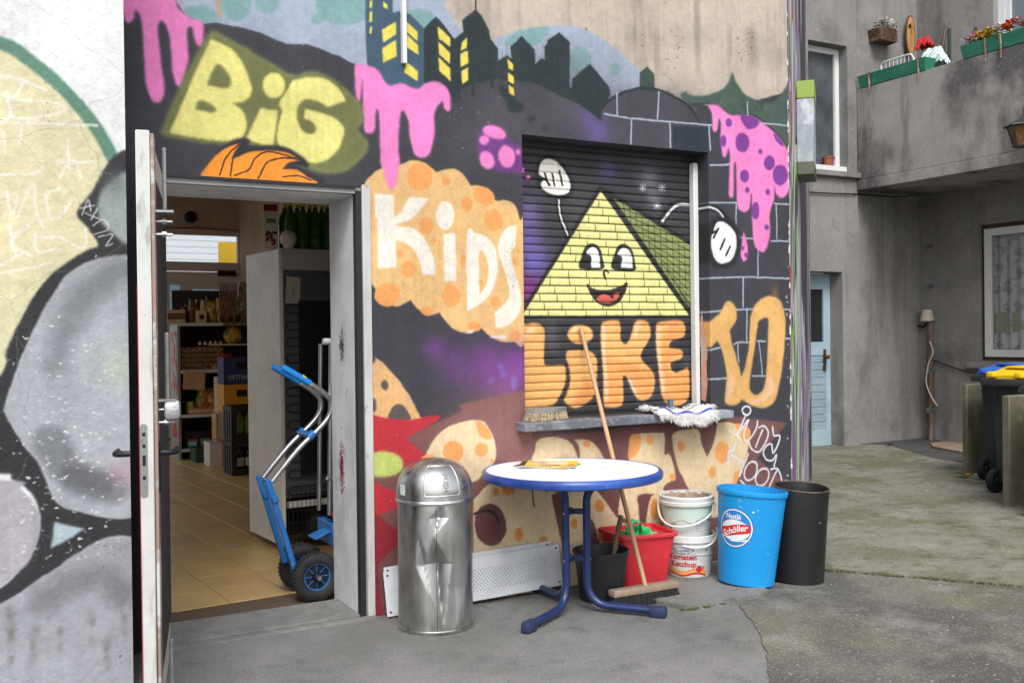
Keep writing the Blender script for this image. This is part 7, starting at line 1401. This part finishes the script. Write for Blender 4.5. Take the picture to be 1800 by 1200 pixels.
def beercrate(c, m, label, txt=None, h=.3):
    t = thing('drinks_crate', label, 'crate', c, 0); w_, d_ = .4, .3; mb = MB()
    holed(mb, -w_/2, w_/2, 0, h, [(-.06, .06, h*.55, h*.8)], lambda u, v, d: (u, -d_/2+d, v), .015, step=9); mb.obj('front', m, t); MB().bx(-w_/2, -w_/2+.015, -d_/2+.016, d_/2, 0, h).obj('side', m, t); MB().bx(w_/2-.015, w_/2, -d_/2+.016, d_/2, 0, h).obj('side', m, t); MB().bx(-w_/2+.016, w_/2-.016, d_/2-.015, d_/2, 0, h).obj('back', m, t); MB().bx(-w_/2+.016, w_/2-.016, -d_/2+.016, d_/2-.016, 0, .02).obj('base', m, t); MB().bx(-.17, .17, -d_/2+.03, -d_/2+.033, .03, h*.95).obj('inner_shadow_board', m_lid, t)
    if txt: wrapped_text(txt, .07, lambda x, y: (x, -d_/2-.001, .075+y), 'lettering', mat('crate_text', (190, 190, 190), .5), t, kx=.8)
    return t
m_yc, m_bc = mat('yellow_crate', (206, 146, 40), .5), mat('blue_crate', (44, 56, 100), .5)
gx = Z(424, 700, 6.4)[0]; gy = 6.5
beercrate((gx, gy, .0), mat('red_crate', (150, 36, 36), .5), 'dark red drinks crate at the bottom of the drinks stack'); beercrate((gx, gy, .301), mat('grey_crate', (110, 100, 84), .5), 'grey-brown drinks crate, second in the drinks stack'); beercrate((gx, gy, .602), m_yc, 'yellow drinks crate, third in the drinks stack'); beercrate((gx, gy, .903), m_bc, 'blue drinks crate with pale lettering on top of the drinks stack', 'OETTINGER')
mb = MB(); mb.add([(-.14, 0, 0), (.14, 0, 0), (.14, 0, .3), (-.14, 0, .3)], [(0, 1, 2, 3)])
t = thing('white_box_print', 'pale printed box between shelf and drinks crates', 'box', (Z(405, 690, 6.8)[0], 6.9, zsh[2]+.03)); MB().bx(-.12, .12, 0, .2, 0, .42).obj('box', mat('printed_box', (196, 176, 150), .7), t); MB().lathe([(.05, 0), (.05, .004), (.07, .004), (.07, 0)], 24).obj('ring_print', m_lid, t, (0, -.001, .3), (PI/2, 0, 0)); MB().bx(-.12, .12, -.003, -.0005, .0, .14).obj('band_print', mat('band_print', (150, 120, 70), .6), t)
MB().bx(Z(404, 700, 6.8)[0]-.14, Z(404, 700, 6.8)[0]+.16, 6.88, 7.12, .0, zsh[2]+.028).obj('stacked_carton', m_card, label='plain carton under the pale printed box', cat='box')
t = bag('bread_bag', (Z(414, 600)[0], SYB+.12, Z(404, 607)[2]+.012), .22, .14, .22, mat('yellow_bag', (190, 150, 50), .4, layers=(((60, 50, 30), 9, .5, .56, .8),), bump=(20, .8)), 'yellow bag standing on the pale board', 33)
# more goods filling the shelves
goods = (('amber', (170, 110, 40)), ('ruby', (140, 40, 44)), ('olive', (96, 104, 50)), ('cream', (214, 200, 170)), ('cocoa', (90, 60, 44)), ('teal', (50, 104, 104)), ('straw', (206, 176, 96)))
for k_, (nm, rgb) in enumerate(goods):
    b_ = bottle('shelf_bottle', .036+.004*(k_ % 3), .24+.05*(k_ % 3), mat('glass_'+nm, rgb, .15, layers=(((220, 210, 190), 9, .6, .64, .6),)), (m_lid, m_gold)[k_ % 2], '%s coloured bottle in the back row of the top shelf' % nm, (xl+.14+.125*k_, SYB+.34, zsh[0]+.001), neck=.5)
    MB().lathe([(.037+.004*(k_ % 3), .06), (.037+.004*(k_ % 3), .13)], 16).obj('label_band', mat('band_'+nm, tuple(min(255, c+70) for c in rgb[::-1]), .6), b_)
for k_, (nm, rgb) in enumerate(goods[:5]):
    t = thing('tin_can', '%s coloured tin at the back of the low shelf' % nm, 'tin', (xl+.2+.13*k_, SYB+.33, zsh[2]+.001))
    MB().lathe([(.001, 0), (.045, 0), (.046, .004), (.044, .008), (.044, .122), (.046, .126), (.045, .13), (.001, .128)], 20).obj('can', mat('tin_'+nm, rgb, .35, .2), t); MB().lathe([(.0446, .02), (.0446, .11)], 20).obj('wrapper', mat('tinband_'+nm, tuple(min(255, c+60) for c in rgb), .5), t)
for k_, (nm, rgb) in enumerate(goods[1:6]):
    t = thing('packet', '%s coloured packet lying on the bottom shelf' % nm, 'packet', (xl+.14+.15*k_, SYB+.1, zsh[3]+.001), .1*(k_-2))
    MB().box((0, 0, .055), (.12, .08, .11), bev=.006).obj('box', mat('packet_'+nm, tuple(min(255, c+30) for c in rgb), .5), t); MB().bx(-.045, .045, -.0425, -.0405, .03, .075).obj('front_print', mat('print_'+nm, tuple(255-c for c in rgb), .5), t)
